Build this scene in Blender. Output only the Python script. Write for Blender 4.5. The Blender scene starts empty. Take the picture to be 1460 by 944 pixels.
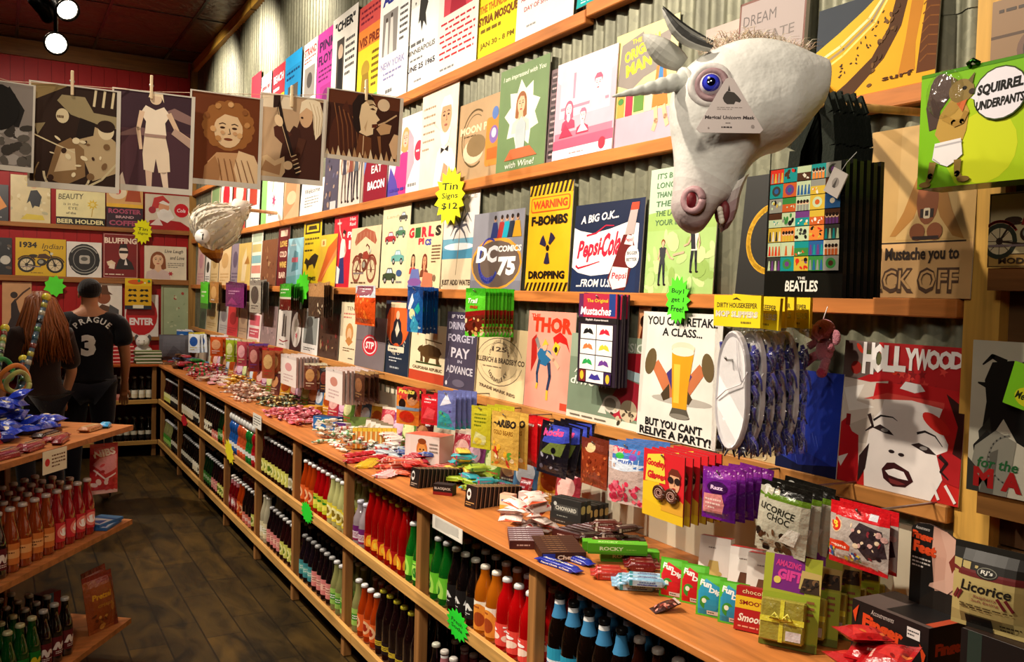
import bpy, math, random
from mathutils import Vector, Matrix, noise
from mathutils.geometry import tessellate_polygon
S = bpy.context.scene
COL = S.collection
PI = math.pi
# ------------------------------------------------------------------ camera
RX = Vector((0.86981384, 0.00383178, 0.49336517))      # world x,y,z expressed in the camera's (right, down, forward)
RY = Vector((-0.49263331, -0.04825107, 0.8688983))
RZ = Vector((0.02713482, -0.99882789, -0.04008179))
FPX = 1287.56
EYE = Vector((0, 0, 1.655)); CAM_R = Vector((RX[0], RY[0], RZ[0])); CAM_U = -Vector((RX[1], RY[1], RZ[1])); CAM_F = Vector((RX[2], RY[2], RZ[2]))
cd = bpy.data.cameras.new('camera'); cam = bpy.data.objects.new('camera', cd); COL.objects.link(cam)
cd.sensor_width = 36; cd.lens = FPX / 1460 * 36; cd.clip_start = 0.05
m = Matrix(((RX[0], -RX[1], -RX[2], EYE[0]), (RY[0], -RY[1], -RY[2], EYE[1]), (RZ[0], -RZ[1], -RZ[2], EYE[2]), (0, 0, 0, 1)))
cam.matrix_world = m
S.camera = cam
# ------------------------------------------------------------------ world, exposure, lights
w = bpy.data.worlds.new('world'); S.world = w; w.use_nodes = True
w.node_tree.nodes['Background'].inputs[0].default_value = (1.0, .8, .6, 1)
w.node_tree.nodes['Background'].inputs[1].default_value = 0.03
S.view_settings.view_transform = 'Standard'; S.view_settings.look = 'None'
S.view_settings.exposure = 0.1; S.view_settings.gamma = 1; S.view_settings.use_curve_mapping = False
S.cycles.use_denoising = True
S.cycles.max_bounces = 6; S.cycles.diffuse_bounces = 3; S.cycles.glossy_bounces = 3; S.cycles.transmission_bounces = 4
S.cycles.caustics_reflective = False; S.cycles.caustics_refractive = False
S.cycles.sample_clamp_indirect = 4
WARM = (1.0, .865, .7)
def spot(loc, to, power, size=70, blend=.6, rad=.04, col=WARM):
 l = bpy.data.lights.new('ceiling_spot', 'SPOT'); l.energy = power; l.color = col
 l.spot_size = math.radians(size); l.spot_blend = blend; l.shadow_soft_size = rad
 o = bpy.data.objects.new('ceiling_spot', l); COL.objects.link(o)
 o.location = loc; o.rotation_euler = (Vector(to) - Vector(loc)).to_track_quat('-Z', 'Y').to_euler()
 return o
def area(loc, to, power, sx, sy, col=WARM):
 l = bpy.data.lights.new('ceiling_panel', 'AREA'); l.energy = power; l.color = col; l.shape = 'RECTANGLE'; l.size = sx; l.size_y = sy
 o = bpy.data.objects.new('ceiling_panel', l); COL.objects.link(o)
 o.location = loc; o.rotation_euler = (Vector(to) - Vector(loc)).to_track_quat('-Z', 'Y').to_euler()
 return o
for sy, pw in ((2.15, 330), (3.2, 250), (4.2, 270), (5.3, 280), (6.6, 290), (8.2, 300)): spot((-.4, sy, 3.75), (1.75, sy - .75, 1.4), pw, 80, .85)
for sy, pw in ((4.6, 50), (6.0, 120), (7.3, 250), (8.6, 240)): spot((.75, sy, 3.9), (1.85, sy + .2, 3.1), pw, 85, .8)
spot((-.3, 7.4, 3.8), (.6, 10.1, 1.9), 230, 80, .8)
spot((-.5, -.6, 3.4), (.8, 3.0, 1.7), 240, 62, .9, .25)  # added soft fill from behind the camera onto the hanging prints, no fixture
spot((-1.3, .1, 2.95), (1.35, 1.35, 1.7), 75, 46, .9, .3)  # added fill below ceiling height, brightens the unicorn mask's front
spot((-.9, 1.6, 3.8), (-.1, 3.6, 1.0), 60, 55, .8)
# ------------------------------------------------------------------ rays: a pixel of the 1460 x 944 photograph to a point on a plane
def ray(px, py):
 v = Vector((px - 730, py - 472, FPX))
 return Vector((RX.dot(v), RY.dot(v), RZ.dot(v))) / FPX
def at_x(px, py, X): r = ray(px, py); return EYE + r * (X / r.x)
def at_y(px, py, Y): r = ray(px, py); return EYE + r * (Y / r.y)
def at_z(px, py, Z): r = ray(px, py); return EYE + r * ((Z - EYE.z) / r.z)
def at_d(px, py, d): return EYE + ray(px, py) * d
def px_of(P): v = P - EYE; return 730 + FPX * v.dot(Vector((RX[0], RY[0], RZ[0]))) / depth_of(P)
def depth_of(P): return (P - EYE).dot(Vector((RX[2], RY[2], RZ[2])))
# ------------------------------------------------------------------ colours and materials
_hc = {}
def C(h):
 if not isinstance(h, str): return h
 if h not in _hc:
  s = h if len(h) == 6 else ''.join(c * 2 for c in h)
  _hc[h] = tuple(((v / 12.92) if v <= .04045 else ((v + .055) / 1.055) ** 2.4) for v in (int(s[i:i + 2], 16) / 255 for i in (0, 2, 4)))
 return _hc[h]
MATS = {}
def mat(name, rough=.5, metal=0, spec=.5, coat=0, trans=0, bump=0, bscale=40, grain=None, var=0, emit=0, sheen=0):
 mt = bpy.data.materials.new(name); mt.use_nodes = True
 nt = mt.node_tree; N = nt.nodes; L = nt.links; b = N['Principled BSDF']
 at = N.new('ShaderNodeAttribute'); at.attribute_name = 'Col'
 b.inputs['Roughness'].default_value = rough; b.inputs['Metallic'].default_value = metal
 b.inputs['Specular IOR Level'].default_value = spec; b.inputs['Coat Weight'].default_value = coat; b.inputs['Coat Roughness'].default_value = .05
 b.inputs['Transmission Weight'].default_value = trans; b.inputs['Sheen Weight'].default_value = sheen
 src = at.outputs['Color']
 if grain or var:
  tc = N.new('ShaderNodeTexCoord'); mp = N.new('ShaderNodeMapping'); nz = N.new('ShaderNodeTexNoise')
  L.new(tc.outputs['Object'], mp.inputs[0]); L.new(mp.outputs[0], nz.inputs['Vector'])
  mp.inputs['Scale'].default_value = grain or (9, 9, 9)
  nz.inputs['Scale'].default_value = 1; nz.inputs['Detail'].default_value = 5; nz.inputs['Distortion'].default_value = .8 if grain else 0
  rp = N.new('ShaderNodeMapRange'); L.new(nz.outputs[0], rp.inputs[0])
  rp.inputs[1].default_value = .3; rp.inputs[2].default_value = .7; v = var or .35
  rp.inputs[3].default_value = 1 - v; rp.inputs[4].default_value = 1 + v * .6
  mx = N.new('ShaderNodeMix'); mx.data_type = 'RGBA'; mx.blend_type = 'MULTIPLY'; mx.inputs[0].default_value = 1
  L.new(src, mx.inputs[6]); L.new(rp.outputs[0], mx.inputs[7]); src = mx.outputs[2]
 L.new(src, b.inputs['Base Color'])
 if emit: L.new(src, b.inputs['Emission Color']); b.inputs['Emission Strength'].default_value = emit
 if bump:
  tc2 = N.new('ShaderNodeTexCoord'); n2 = N.new('ShaderNodeTexNoise'); n2.inputs['Scale'].default_value = bscale; n2.inputs['Detail'].default_value = 3
  L.new(tc2.outputs['Object'], n2.inputs['Vector']); bp = N.new('ShaderNodeBump'); bp.inputs['Strength'].default_value = bump; bp.inputs['Distance'].default_value = .01
  L.new(n2.outputs[0], bp.inputs['Height']); L.new(bp.outputs[0], b.inputs['Normal'])
 MATS[name] = mt
 return mt
mat('paper', .75, spec=.25, var=.06); mat('tin', .38, spec=.45, var=.1); mat('foil', .28, spec=.6, bump=.5, bscale=45); mat('card', .5, spec=.4)
mat('glass', .06, spec=.8, coat=1, trans=.3); mat('clear_glass', .04, spec=.6, trans=.85); mat('metal', .3, metal=1); mat('capmetal', .35, metal=.15)
mat('wood_y', .5, spec=.3, grain=(30, 2.2, 30), var=.32); mat('wood_x', .5, spec=.3, grain=(2.2, 30, 30), var=.32); mat('wood_z', .55, spec=.3, grain=(28, 28, 2), var=.32)
mat('cloth', .9, spec=.1, bump=.25, bscale=120, var=.12, sheen=.2); mat('skin', .55, spec=.3); mat('hair', .45, spec=.4, grain=(70, 70, 5), var=.35)
mat('latex', .5, spec=.3, bump=.45, bscale=26, var=.1); mat('feather', .8, spec=.2); mat('plush', .95, spec=.1, bump=.6, bscale=260, sheen=.5)
mat('plastic', .25, spec=.5); mat('lamp_glow', .5, emit=30); mat('eye', .03, spec=.8, coat=1)
# clear plastic film: mostly see-through with glossy highlights
def film():
 mt = bpy.data.materials.new('film'); mt.use_nodes = True; N = mt.node_tree.nodes; L = mt.node_tree.links
 for n in list(N): N.remove(n)
 o = N.new('ShaderNodeOutputMaterial'); t = N.new('ShaderNodeBsdfTransparent'); g = N.new('ShaderNodeBsdfGlossy'); x = N.new('ShaderNodeMixShader'); f = N.new('ShaderNodeLayerWeight'); mr = N.new('ShaderNodeMapRange')
 tc = N.new('ShaderNodeTexCoord'); nz = N.new('ShaderNodeTexNoise'); nz.inputs['Scale'].default_value = 28; bp = N.new('ShaderNodeBump'); bp.inputs['Strength'].default_value = .8; bp.inputs['Distance'].default_value = .02
 L.new(tc.outputs['Object'], nz.inputs['Vector']); L.new(nz.outputs[0], bp.inputs['Height']); L.new(bp.outputs[0], g.inputs['Normal'])
 g.inputs['Roughness'].default_value = .12; f.inputs[0].default_value = .35; mr.inputs[3].default_value = .05; mr.inputs[4].default_value = .35
 L.new(f.outputs[1], mr.inputs[0]); L.new(mr.outputs[0], x.inputs[0]); L.new(t.outputs[0], x.inputs[1]); L.new(g.outputs[0], x.inputs[2]); L.new(x.outputs[0], o.inputs[0]); MATS['film'] = mt
film()
# ------------------------------------------------------------------ 2-D art: convex pieces with a colour and a layer
_gl = {}
def glyphs(text, bold=0.0, space=1.0):
 k = (text, bold, space)
 if k not in _gl:
  cu = bpy.data.curves.new('t', 'FONT'); cu.body = text; cu.size = 1; cu.resolution_u = 2; cu.offset = bold; cu.space_character = space
  ob = bpy.data.objects.new('t', cu); me = ob.to_mesh()
  vs = [(v.co.x, v.co.y) for v in me.vertices]; fs = [tuple(p.vertices) for p in me.polygons]
  ob.to_mesh_clear(); bpy.data.objects.remove(ob); bpy.data.curves.remove(cu)
  if vs:
   x0 = min(v[0] for v in vs); x1 = max(v[0] for v in vs); y0 = min(v[1] for v in vs); y1 = max(v[1] for v in vs)
   vs = [((x - x0) / max(x1 - x0, 1e-6) - .5, (y - y0) / max(y1 - y0, 1e-6) - .5) for x, y in vs]
  _gl[k] = (vs, fs, (x1 - x0) / (y1 - y0) if vs else 1)
 return _gl[k]
def clip(poly, ax, lim, keep_less):
 out = []; n = len(poly)
 for i in range(n):
  p, q = poly[i], poly[(i + 1) % n]
  dp = lim - p[ax] if keep_less else p[ax] - lim; dq = lim - q[ax] if keep_less else q[ax] - lim
  if dp >= 0: out.append(p)
  if dp * dq < 0:
   t = dp / (dp - dq); out.append((p[0] + (q[0] - p[0]) * t, p[1] + (q[1] - p[1]) * t))
 return out
class Art:
 """Flat artwork. Coordinates run 0..1 both ways (y up); a = width / height, so strokes and circles keep their shape."""
 def __init__(s, a=1.0, seed=1): s.a = a; s.f = []; s.k = 0; s.R = random.Random(seed)
 def _add(s, pts, c): s.f.append((pts, C(c), s.k))
 def nx(s): s.k += 1; return s
 def r(s, x0, y0, x1, y1, c):
  s.nx(); a = s.a; s._add([(x0 * a, y0), (x1 * a, y0), (x1 * a, y1), (x0 * a, y1)], c); return s
 def bg(s, c): return s.r(0, 0, 1, 1, c)
 def p(s, pts, c):
  s.nx(); q = [(pts[i] * s.a, pts[i + 1]) for i in range(0, len(pts), 2)]
  if len(q) == 3: s._add(q, c)
  else:
   for t in tessellate_polygon([[Vector((x, y, 0)) for x, y in q]]):
    s._add([q[i] for i in t], c)
  return s
 def e(s, cx, cy, rx, ry, c, rot=0, n=18):
  s.nx(); cr, sr = math.cos(rot), math.sin(rot); pts = []
  for i in range(n):
   t = 2 * PI * i / n; x, y = rx * s.a * math.cos(t), ry * math.sin(t)
   pts.append((cx * s.a + x * cr - y * sr, cy + x * sr + y * cr))
  s._add(pts, c); return s
 def o(s, cx, cy, r, c, n=18): return s.e(cx, cy, r / s.a, r, c, 0, n)           # a true circle, radius in heights
 def l(s, pts, w, c, w2=None):
  s.nx(); q = [Vector((pts[i] * s.a, pts[i + 1])) for i in range(0, len(pts), 2)]; n = len(q); w2 = w if w2 is None else w2
  for i in range(n - 1):
   d = q[i + 1] - q[i]
   if d.length < 1e-6: continue
   d.normalize(); nn = Vector((-d.y, d.x)); wa = (w + (w2 - w) * i / (n - 1)) / 2; wb = (w + (w2 - w) * (i + 1) / (n - 1)) / 2
   s._add([tuple(q[i] - nn * wa), tuple(q[i + 1] - nn * wb), tuple(q[i + 1] + nn * wb), tuple(q[i] + nn * wa)], c)
   if i: s._add([(q[i].x + wa * math.cos(2 * PI * j / 8), q[i].y + wa * math.sin(2 * PI * j / 8)) for j in range(8)], c)
  return s
 def arc(s, cx, cy, r, a0, a1, w, c, n=14, rx=None):
  pts = []
  for i in range(n + 1):
   t = math.radians(a0 + (a1 - a0) * i / n); pts += [cx + (rx or r / s.a) * math.cos(t), cy + r * math.sin(t)]
  return s.l(pts, w, c)
 def t(s, text, cx, cy, h, w=None, c='000', b=.02, sh=0, rot=0, sp=1.0):
  s.nx(); vs, fs, ar = glyphs(text, b, sp); ww = w * s.a if w else h * ar
  cr, sr = math.cos(math.radians(rot)), math.sin(math.radians(rot)); q = []
  for x, y in vs:
   X = x * ww + y * h * sh; Y = y * h
   q.append((cx * s.a + X * cr - Y * sr, cy + X * sr + Y * cr))
  for f in fs: s._add([q[i] for i in f], c)
  return s
 def arct(s, text, cx, cy, r, a0, a1, h, c, b=.02):
  n = len(text)
  for i, ch in enumerate(text):
   if ch == ' ': continue
   t = math.radians(a0 + (a1 - a0) * (i + .5) / n); rot = math.degrees(t) - 90 if a0 > a1 else math.degrees(t) + 90
   vs, fs, ar = glyphs(ch, b)
   s.t(ch, cx + r * math.cos(t) / s.a, cy + r * math.sin(t), h, min(h * ar, h * .95) / s.a, c, b, 0, rot)
  return s
 def micro(s, x0, y0, x1, y1, n, c, fill=.42, cen=False):
  s.nx(); st = (y1 - y0) / n; a = s.a
  for i in range(n):
   y = y1 - (i + .5) * st; x = x0; e = x1 if i < n - 1 else x0 + (x1 - x0) * .6
   if cen: d = s.R.uniform(0, .2) * (x1 - x0); x += d; e = x1 - d
   while x < e - .01:
    wl = min(s.R.uniform(.08, .22) * (x1 - x0) * .9, e - x)
    s._add([(x * a, y - st * fill / 2), ((x + wl) * a, y - st * fill / 2), ((x + wl) * a, y + st * fill / 2), (x * a, y + st * fill / 2)], C(c)); x += wl + .035 * (x1 - x0)
  return s
 def star(s, cx, cy, r1, r2, n, c, rot=0):
  s.nx(); pr = [(cx * s.a + (r1 if i % 2 == 0 else r2) * math.cos(PI * i / n + rot), cy + (r1 if i % 2 == 0 else r2) * math.sin(PI * i / n + rot)) for i in range(2 * n)]
  s._add([pr[i] for i in range(1, 2 * n, 2)], c)
  for i in range(0, 2 * n, 2): s._add([pr[i - 1], pr[i], pr[(i + 1) % (2 * n)]], c)
  return s
 def rr(s, x0, y0, x1, y1, r, c):
  s.nx(); a = s.a; pts = []
  for (cx, cy, q) in ((x1 * a - r, y1 - r, 0), (x0 * a + r, y1 - r, 1), (x0 * a + r, y0 + r, 2), (x1 * a - r, y0 + r, 3)):
   for i in range(5):
    t = (q + i / 4) * PI / 2; pts.append((cx + r * math.cos(t), cy + r * math.sin(t)))
  s._add(pts, c); return s
 def fr(s, m, w, c):
  a = s.a; mx = m / a; s.nx()
  for q in ((mx, m, 1 - mx, m + w), (mx, 1 - m - w, 1 - mx, 1 - m), (mx, m, mx + w / a, 1 - m), (1 - mx - w / a, m, 1 - mx, 1 - m)):
   s._add([(q[0] * a, q[1]), (q[2] * a, q[1]), (q[2] * a, q[3]), (q[0] * a, q[3])], C(c))
  return s
 def blobs(s, x0, y0, x1, y1, n, cols, r=.05, el=2.2):
  for i in range(n):
   R = s.R; rr = r * R.uniform(.5, 1.3)
   s.e(R.uniform(x0, x1), R.uniform(y0, y1), rr / s.a, rr * R.uniform(.3, 1) , R.choice(cols), R.uniform(0, 3), 9)
  return s
 # ---- composite motifs -------------------------------------------------
 def face(s, cx, cy, h, skin='e8b890', hair='6a3a1a', style='long', lips='c02020', top='c03030', dark='2a1a10', tilt=0, eyes=True, body=True, smile=0):
  """A head and shoulders: h is the head height; drawn from the shoulders up."""
  a = s.a; X = lambda u: cx + u * h / a; Y = lambda v: cy + v * h
  if style in ('long', 'curl', 'wave'):
   s.e(X(0), Y(.02), .5 * h / a, .58 * h, hair)
   if style != 'curl': s.p([X(-.5), Y(.1), X(-.55), Y(-.6), X(-.2), Y(-.75), X(.2), Y(-.75), X(.55), Y(-.6), X(.5), Y(.1)], hair)
   if style == 'curl':
    for i in range(13):
     t = PI * (-.28 + 1.56 * i / 12); s.o(X(.5 * math.cos(t)), Y(.08 + .5 * math.sin(t)), .17 * h, hair, 10)
  elif style == 'up':
   s.e(X(0), Y(.2), .42 * h / a, .42 * h, hair); s.o(X(.05), Y(.55), .2 * h, hair)
  if body:
   s.p([X(-.85), Y(-1.35), X(-.75), Y(-.85), X(-.2), Y(-.62), X(.2), Y(-.62), X(.75), Y(-.85), X(.85), Y(-1.35)], top)
   s.p([X(-.18), Y(-.3), X(-.24), Y(-.68), X(0), Y(-.9), X(.24), Y(-.68), X(.18), Y(-.3)], skin)
  s.e(X(0), Y(0), .36 * h / a, .48 * h, skin)
  if style == 'short':
   s.p([X(-.38), Y(.05), X(-.4), Y(.35), X(-.2), Y(.58), X(.2), Y(.58), X(.42), Y(.35), X(.38), Y(.05), X(.3), Y(.28), X(-.28), Y(.3)], hair)
  if style in ('long', 'wave', 'up', 'curl'):
   s.p([X(-.38), Y(.05), X(-.36), Y(.4), X(0), Y(.56), X(.36), Y(.4), X(.38), Y(.05), X(.22), Y(.33), X(-.1), Y(.38), X(-.3), Y(.22)], hair)
  if eyes:
   for q in (-1, 1):
    s.e(X(.15 * q), Y(.03), .065 * h / a, .03 * h, dark); s.l([X(.07 * q), Y(.12), X(.15 * q), Y(.15), X(.24 * q), Y(.11)], .025 * h, dark)
   s.l([X(.02), Y(.02), X(.05), Y(-.12), X(-.01), Y(-.13)], .02 * h, dark)
   s.e(X(0), Y(-.26), .11 * h / a, (.035 + .03 * smile) * h, lips)
   if smile: s.e(X(0), Y(-.25), .08 * h / a, .02 * h, 'fff')
  return s
 def fig(s, cx, y0, h, skin='e8b890', top='c03030', bot='203050', hair='402010', legs=None, arms=None, shoes='201010', skirt=False):
  """A standing figure of height h with its feet at y0."""
  a = s.a; X = lambda u: cx + u * h / a; Y = lambda v: y0 + v * h
  legs = legs or ((-.05, .5, -.08, .26, -.09, .02), (.05, .5, .07, .26, .1, .02)); arms = arms or ((-.11, .8, -.17, .62, -.12, .48), (.11, .8, .17, .62, .13, .47))
  for L in legs:
   s.l([v for i in range(0, 6, 2) for v in (X(L[i]), Y(L[i + 1]))], .09 * h, skin if skirt else bot, .05 * h); s.e(X(L[4] + .02), Y(L[5]), .045 * h / a, .022 * h, shoes)
  if skirt: s.p([X(-.07), Y(.6), X(-.17), Y(.36), X(.17), Y(.36), X(.07), Y(.6)], bot)
  for L in arms: s.l([v for i in range(0, 6, 2) for v in (X(L[i]), Y(L[i + 1]))], .055 * h, skin, .035 * h)
  s.p([X(-.12), Y(.83), X(-.07), Y(.6), X(-.1), Y(.47), X(.1), Y(.47), X(.07), Y(.6), X(.12), Y(.83), X(.03), Y(.86), X(-.03), Y(.86)], top)
  s.l([X(0), Y(.84), X(0), Y(.9)], .04 * h, skin); s.e(X(0), Y(.955), .062 * h / a, .075 * h, hair); s.e(X(.005), Y(.93), .046 * h / a, .056 * h, skin)
  return s
 def bike(s, cx, cy, w, c='7a2a1a', c2='222', tyre='222'):
  """A motorcycle seen from the side, w wide."""
  a = s.a; u = w * a; X = lambda q: cx + q * w; Y = lambda q: cy + q * u; r = .2 * u
  for q in (-.32, .32):
   s.o(X(q), Y(-.12), r, tyre); s.o(X(q), Y(-.12), r * .74, 'd8c8a0')
   for i in range(4):
    t = i * PI / 4; s.l([X(q) - r * .72 * math.cos(t) / a, Y(-.12) - r * .72 * math.sin(t), X(q) + r * .72 * math.cos(t) / a, Y(-.12) + r * .72 * math.sin(t)], .008 * u, c2)
   s.o(X(q), Y(-.12), r * .2, c2)
  s.l([X(.32), Y(-.12), X(.22), Y(.14), X(.18), Y(.24)], .03 * u, c2); s.l([X(.2), Y(.22), X(.1), Y(.27), X(.05), Y(.24)], .022 * u, c2)
  s.l([X(-.32), Y(-.12), X(-.05), Y(-.16), X(.1), Y(-.1), X(.2), Y(.1), X(-.2), Y(.06), X(-.32), Y(-.12)], .022 * u, c2)
  s.p([X(-.08), Y(.05), X(-.05), Y(.15), X(.1), Y(.17), X(.2), Y(.1), X(.16), Y(.04)], c); s.e(X(-.17), Y(.11), .1 * w, .035 * u, c2)
  s.e(X(.02), Y(-.05), .11 * w, .09 * u, c2); s.e(X(.0), Y(-.04), .06 * w, .05 * u, '998')
  s.arc(X(-.32), Y(-.12), r * 1.1, 30, 150, .03 * u, c); s.arc(X(.32), Y(-.12), r * 1.1, 20, 140, .03 * u, c); s.l([X(-.45), Y(-.17), X(.0), Y(-.17)], .025 * u, '877'); s.o(X(.24), Y(.17), .035 * u, 'ccb')
  return s
 def car(s, cx, cy, w, c='b02020', g='cde'):
  a = s.a; u = w * a; X = lambda q: cx + q * w; Y = lambda q: cy + q * u
  s.p([X(-.5), Y(-.1), X(-.48), Y(.06), X(-.25), Y(.1), X(-.14), Y(.24), X(.17), Y(.24), X(.28), Y(.1), X(.48), Y(.06), X(.5), Y(-.1)], c)
  s.p([X(-.2), Y(.1), X(-.12), Y(.21), X(.01), Y(.21), X(.01), Y(.1)], g); s.p([X(.03), Y(.1), X(.03), Y(.21), X(.15), Y(.21), X(.23), Y(.1)], g)
  for q in (-.3, .3): s.o(X(q), Y(-.1), .1 * u, '222'); s.o(X(q), Y(-.1), .05 * u, 'bbb')
  return s
 def pieces(s, gx=None, gy=None):
  """Everything clipped to the sheet and, if asked, cut along a grid (u and v cuts, 0..1)."""
  out = []
  for pts, c, k in s.f:
   q = pts
   for ax, lim, less in ((0, 0, False), (0, s.a, True), (1, 0, False), (1, 1, True)):
    if any((v[ax] > lim) if less else (v[ax] < lim) for v in q): q = clip(q, ax, lim, less)
    if len(q) < 3: break
   if len(q) < 3: continue
   qs = [q]
   for ax, cuts, sc in ((0, gx, s.a), (1, gy, 1)):
    for g in cuts or ():
     g *= sc; nq = []
     for q in qs:
      lo = min(v[ax] for v in q); hi = max(v[ax] for v in q)
      if lo < g - 1e-6 and hi > g + 1e-6: nq += [clip(q, ax, g, True), clip(q, ax, g, False)]
      else: nq.append(q)
     qs = nq
   out += [([(x / s.a, y) for x, y in q], c, k) for q in qs if len(q) >= 3]
  return out
# ------------------------------------------------------------------ mesh builder
class MB:
 def __init__(s): s.v = []; s.f = []; s.c = []; s.m = []; s.s = []
 def face(s, pts, c, m=0, sm=False):
  b = len(s.v); s.v += [tuple(p) for p in pts]; s.f.append(tuple(range(b, b + len(pts)))); s.c.append(C(c)); s.m.append(m); s.s.append(sm)
 def add(s, vs, fs, c, m=0, sm=False, cols=None):
  b = len(s.v); s.v += [tuple(p) for p in vs]
  for i, f in enumerate(fs): s.f.append(tuple(j + b for j in f)); s.c.append(C(cols[i]) if cols else C(c)); s.m.append(m); s.s.append(sm)
 def box(s, x0, y0, z0, x1, y1, z1, c, m=0, M=None):
  vs = [Vector(p) for p in ((x0, y0, z0), (x1, y0, z0), (x1, y1, z0), (x0, y1, z0), (x0, y0, z1), (x1, y0, z1), (x1, y1, z1), (x0, y1, z1))]
  if M: vs = [M @ p for p in vs]
  s.add(vs, [(0, 3, 2, 1), (4, 5, 6, 7), (0, 1, 5, 4), (1, 2, 6, 5), (2, 3, 7, 6), (3, 0, 4, 7)], c, m)
  return s
 def bbox(s, x0, y0, z0, x1, y1, z1, c, r=.004, m=0, M=None):
  """A box with its long edges eased (an octagonal section on each axis pair)."""
  vs = [];
  for sx in (0, 1):
   for sy in (0, 1):
    for sz in (0, 1):
     X = (x0, x1)[sx]; Y = (y0, y1)[sy]; Z = (z0, z1)[sz]; dx = r if sx == 0 else -r; dy = r if sy == 0 else -r; dz = r if sz == 0 else -r
     vs += [(X, Y + dy, Z + dz), (X + dx, Y, Z + dz), (X + dx, Y + dy, Z)]
  I = lambda a, b, c_, k: ((a * 2 + b) * 2 + c_) * 3 + k
  fs = []
  for q in (0, 1):
   fs.append([I(q, 0, 0, 0), I(q, 0, 1, 0), I(q, 1, 1, 0), I(q, 1, 0, 0)]); fs.append([I(0, q, 0, 1), I(1, q, 0, 1), I(1, q, 1, 1), I(0, q, 1, 1)]); fs.append([I(0, 0, q, 2), I(0, 1, q, 2), I(1, 1, q, 2), I(1, 0, q, 2)])
  for a in (0, 1):
   for b in (0, 1):
    fs.append([I(a, b, 0, 0), I(a, b, 1, 0), I(a, b, 1, 1), I(a, b, 0, 1)]); fs.append([I(a, 0, b, 0), I(a, 1, b, 0), I(a, 1, b, 2), I(a, 0, b, 2)]); fs.append([I(0, a, b, 1), I(1, a, b, 1), I(1, a, b, 2), I(0, a, b, 2)])
    for c_ in (0, 1): fs.append([I(a, b, c_, 0), I(a, b, c_, 1), I(a, b, c_, 2)])
  cen = Vector(((x0 + x1) / 2, (y0 + y1) / 2, (z0 + z1) / 2)); out = []
  for f in fs:
   p = [Vector(vs[i]) for i in f]; n = (p[1] - p[0]).cross(p[2] - p[0]); mid = sum(p, Vector()) / len(p)
   out.append(tuple(f) if n.dot(mid - cen) >= 0 else tuple(reversed(f)))
  if M: vs = [M @ Vector(p) for p in vs]
  s.add(vs, out, c, m); return s
 def lathe(s, prof, c, n=16, m=0, M=None, cols=None, cap=True):
  """prof: (r, z) from the bottom up."""
  vs = []; fs = []; cl = []
  for r, z in prof:
   for i in range(n): vs.append(Vector((r * math.cos(2 * PI * i / n), r * math.sin(2 * PI * i / n), z)))
  for j in range(len(prof) - 1):
   for i in range(n):
    fs.append((j * n + i, j * n + (i + 1) % n, (j + 1) * n + (i + 1) % n, (j + 1) * n + i)); cl.append(cols[j] if cols else c)
  if M: vs = [M @ p for p in vs]
  b = len(s.v); s.add(vs, fs, c, m, True, cl)
  if cap:
   for j, rev in ((0, True), (len(prof) - 1, False)):
    f = [b + j * n + i for i in range(n)]
    s.f.append(tuple(reversed(f)) if rev else tuple(f)); s.c.append(C(cl[min(j, len(prof) - 2) * n])); s.m.append(m); s.s.append(False)
  return s
 def tube(s, pts, r, c, n=8, m=0, r2=None, cap=True, flat=1.0):
  pts = [Vector(p) for p in pts]; N = len(pts); rs = r if isinstance(r, (list, tuple)) else [r + ((r2 if r2 is not None else r) - r) * i / max(N - 1, 1) for i in range(N)]
  vs = []; fs = []; up = None
  for i, p in enumerate(pts):
   d = (pts[min(i + 1, N - 1)] - pts[max(i - 1, 0)]).normalized()
   if up is None: up = d.orthogonal().normalized()
   up = (up - d * up.dot(d)); up = up.normalized() if up.length > 1e-6 else d.orthogonal().normalized()
   b = d.cross(up)
   for k in range(n): t = 2 * PI * k / n; vs.append(p + (up * math.cos(t) + b * math.sin(t) * flat) * rs[i])
  for i in range(N - 1):
   for k in range(n): fs.append((i * n + k, i * n + (k + 1) % n, (i + 1) * n + (k + 1) % n, (i + 1) * n + k))
  if cap: fs += [tuple(reversed(range(n))), tuple(range((N - 1) * n, N * n))]
  s.add(vs, fs, c, m, True); return s
 def ball(s, p, r, c, m=0, nu=12, nv=8, M=None, sc=(1, 1, 1)):
  vs = []; fs = []; p = Vector(p)
  for j in range(nv + 1):
   ph = PI * j / nv
   for i in range(nu): t = 2 * PI * i / nu; vs.append(Vector((math.sin(ph) * math.cos(t) * r * sc[0], math.sin(ph) * math.sin(t) * r * sc[1], -math.cos(ph) * r * sc[2])))
  vs = [(M @ q if M else q) + p for q in vs]
  for j in range(nv):
   for i in range(nu): fs.append((j * nu + i, j * nu + (i + 1) % nu, (j + 1) * nu + (i + 1) % nu, (j + 1) * nu + i))
  s.add(vs, fs, c, m, True); return s
 def art(s, A, fn, m=0, gx=None, gy=None, sm=False):
  for q, c, k in A.pieces(gx, gy): s.face([fn(u, v, k) for u, v in q], c, m, sm)
  return s
 def build(s, name, mats, parent=None, M=None, weld=False):
  me = bpy.data.meshes.new(name); me.from_pydata(s.v, [], s.f)
  mats = mats if isinstance(mats, (list, tuple)) else [mats]
  for q in mats: me.materials.append(MATS[q] if isinstance(q, str) else q)
  me.polygons.foreach_set('material_index', s.m); me.polygons.foreach_set('use_smooth', s.s)
  at = me.color_attributes.new('Col', 'FLOAT_COLOR', 'CORNER'); buf = []
  for f, c in zip(s.f, s.c): buf += [c[0], c[1], c[2], 1.0] * len(f)
  at.data.foreach_set('color', buf); me.update()
  o = bpy.data.objects.new(name, me); COL.objects.link(o)
  if parent: o.parent = parent
  if M: o.matrix_local = M
  return o
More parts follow.
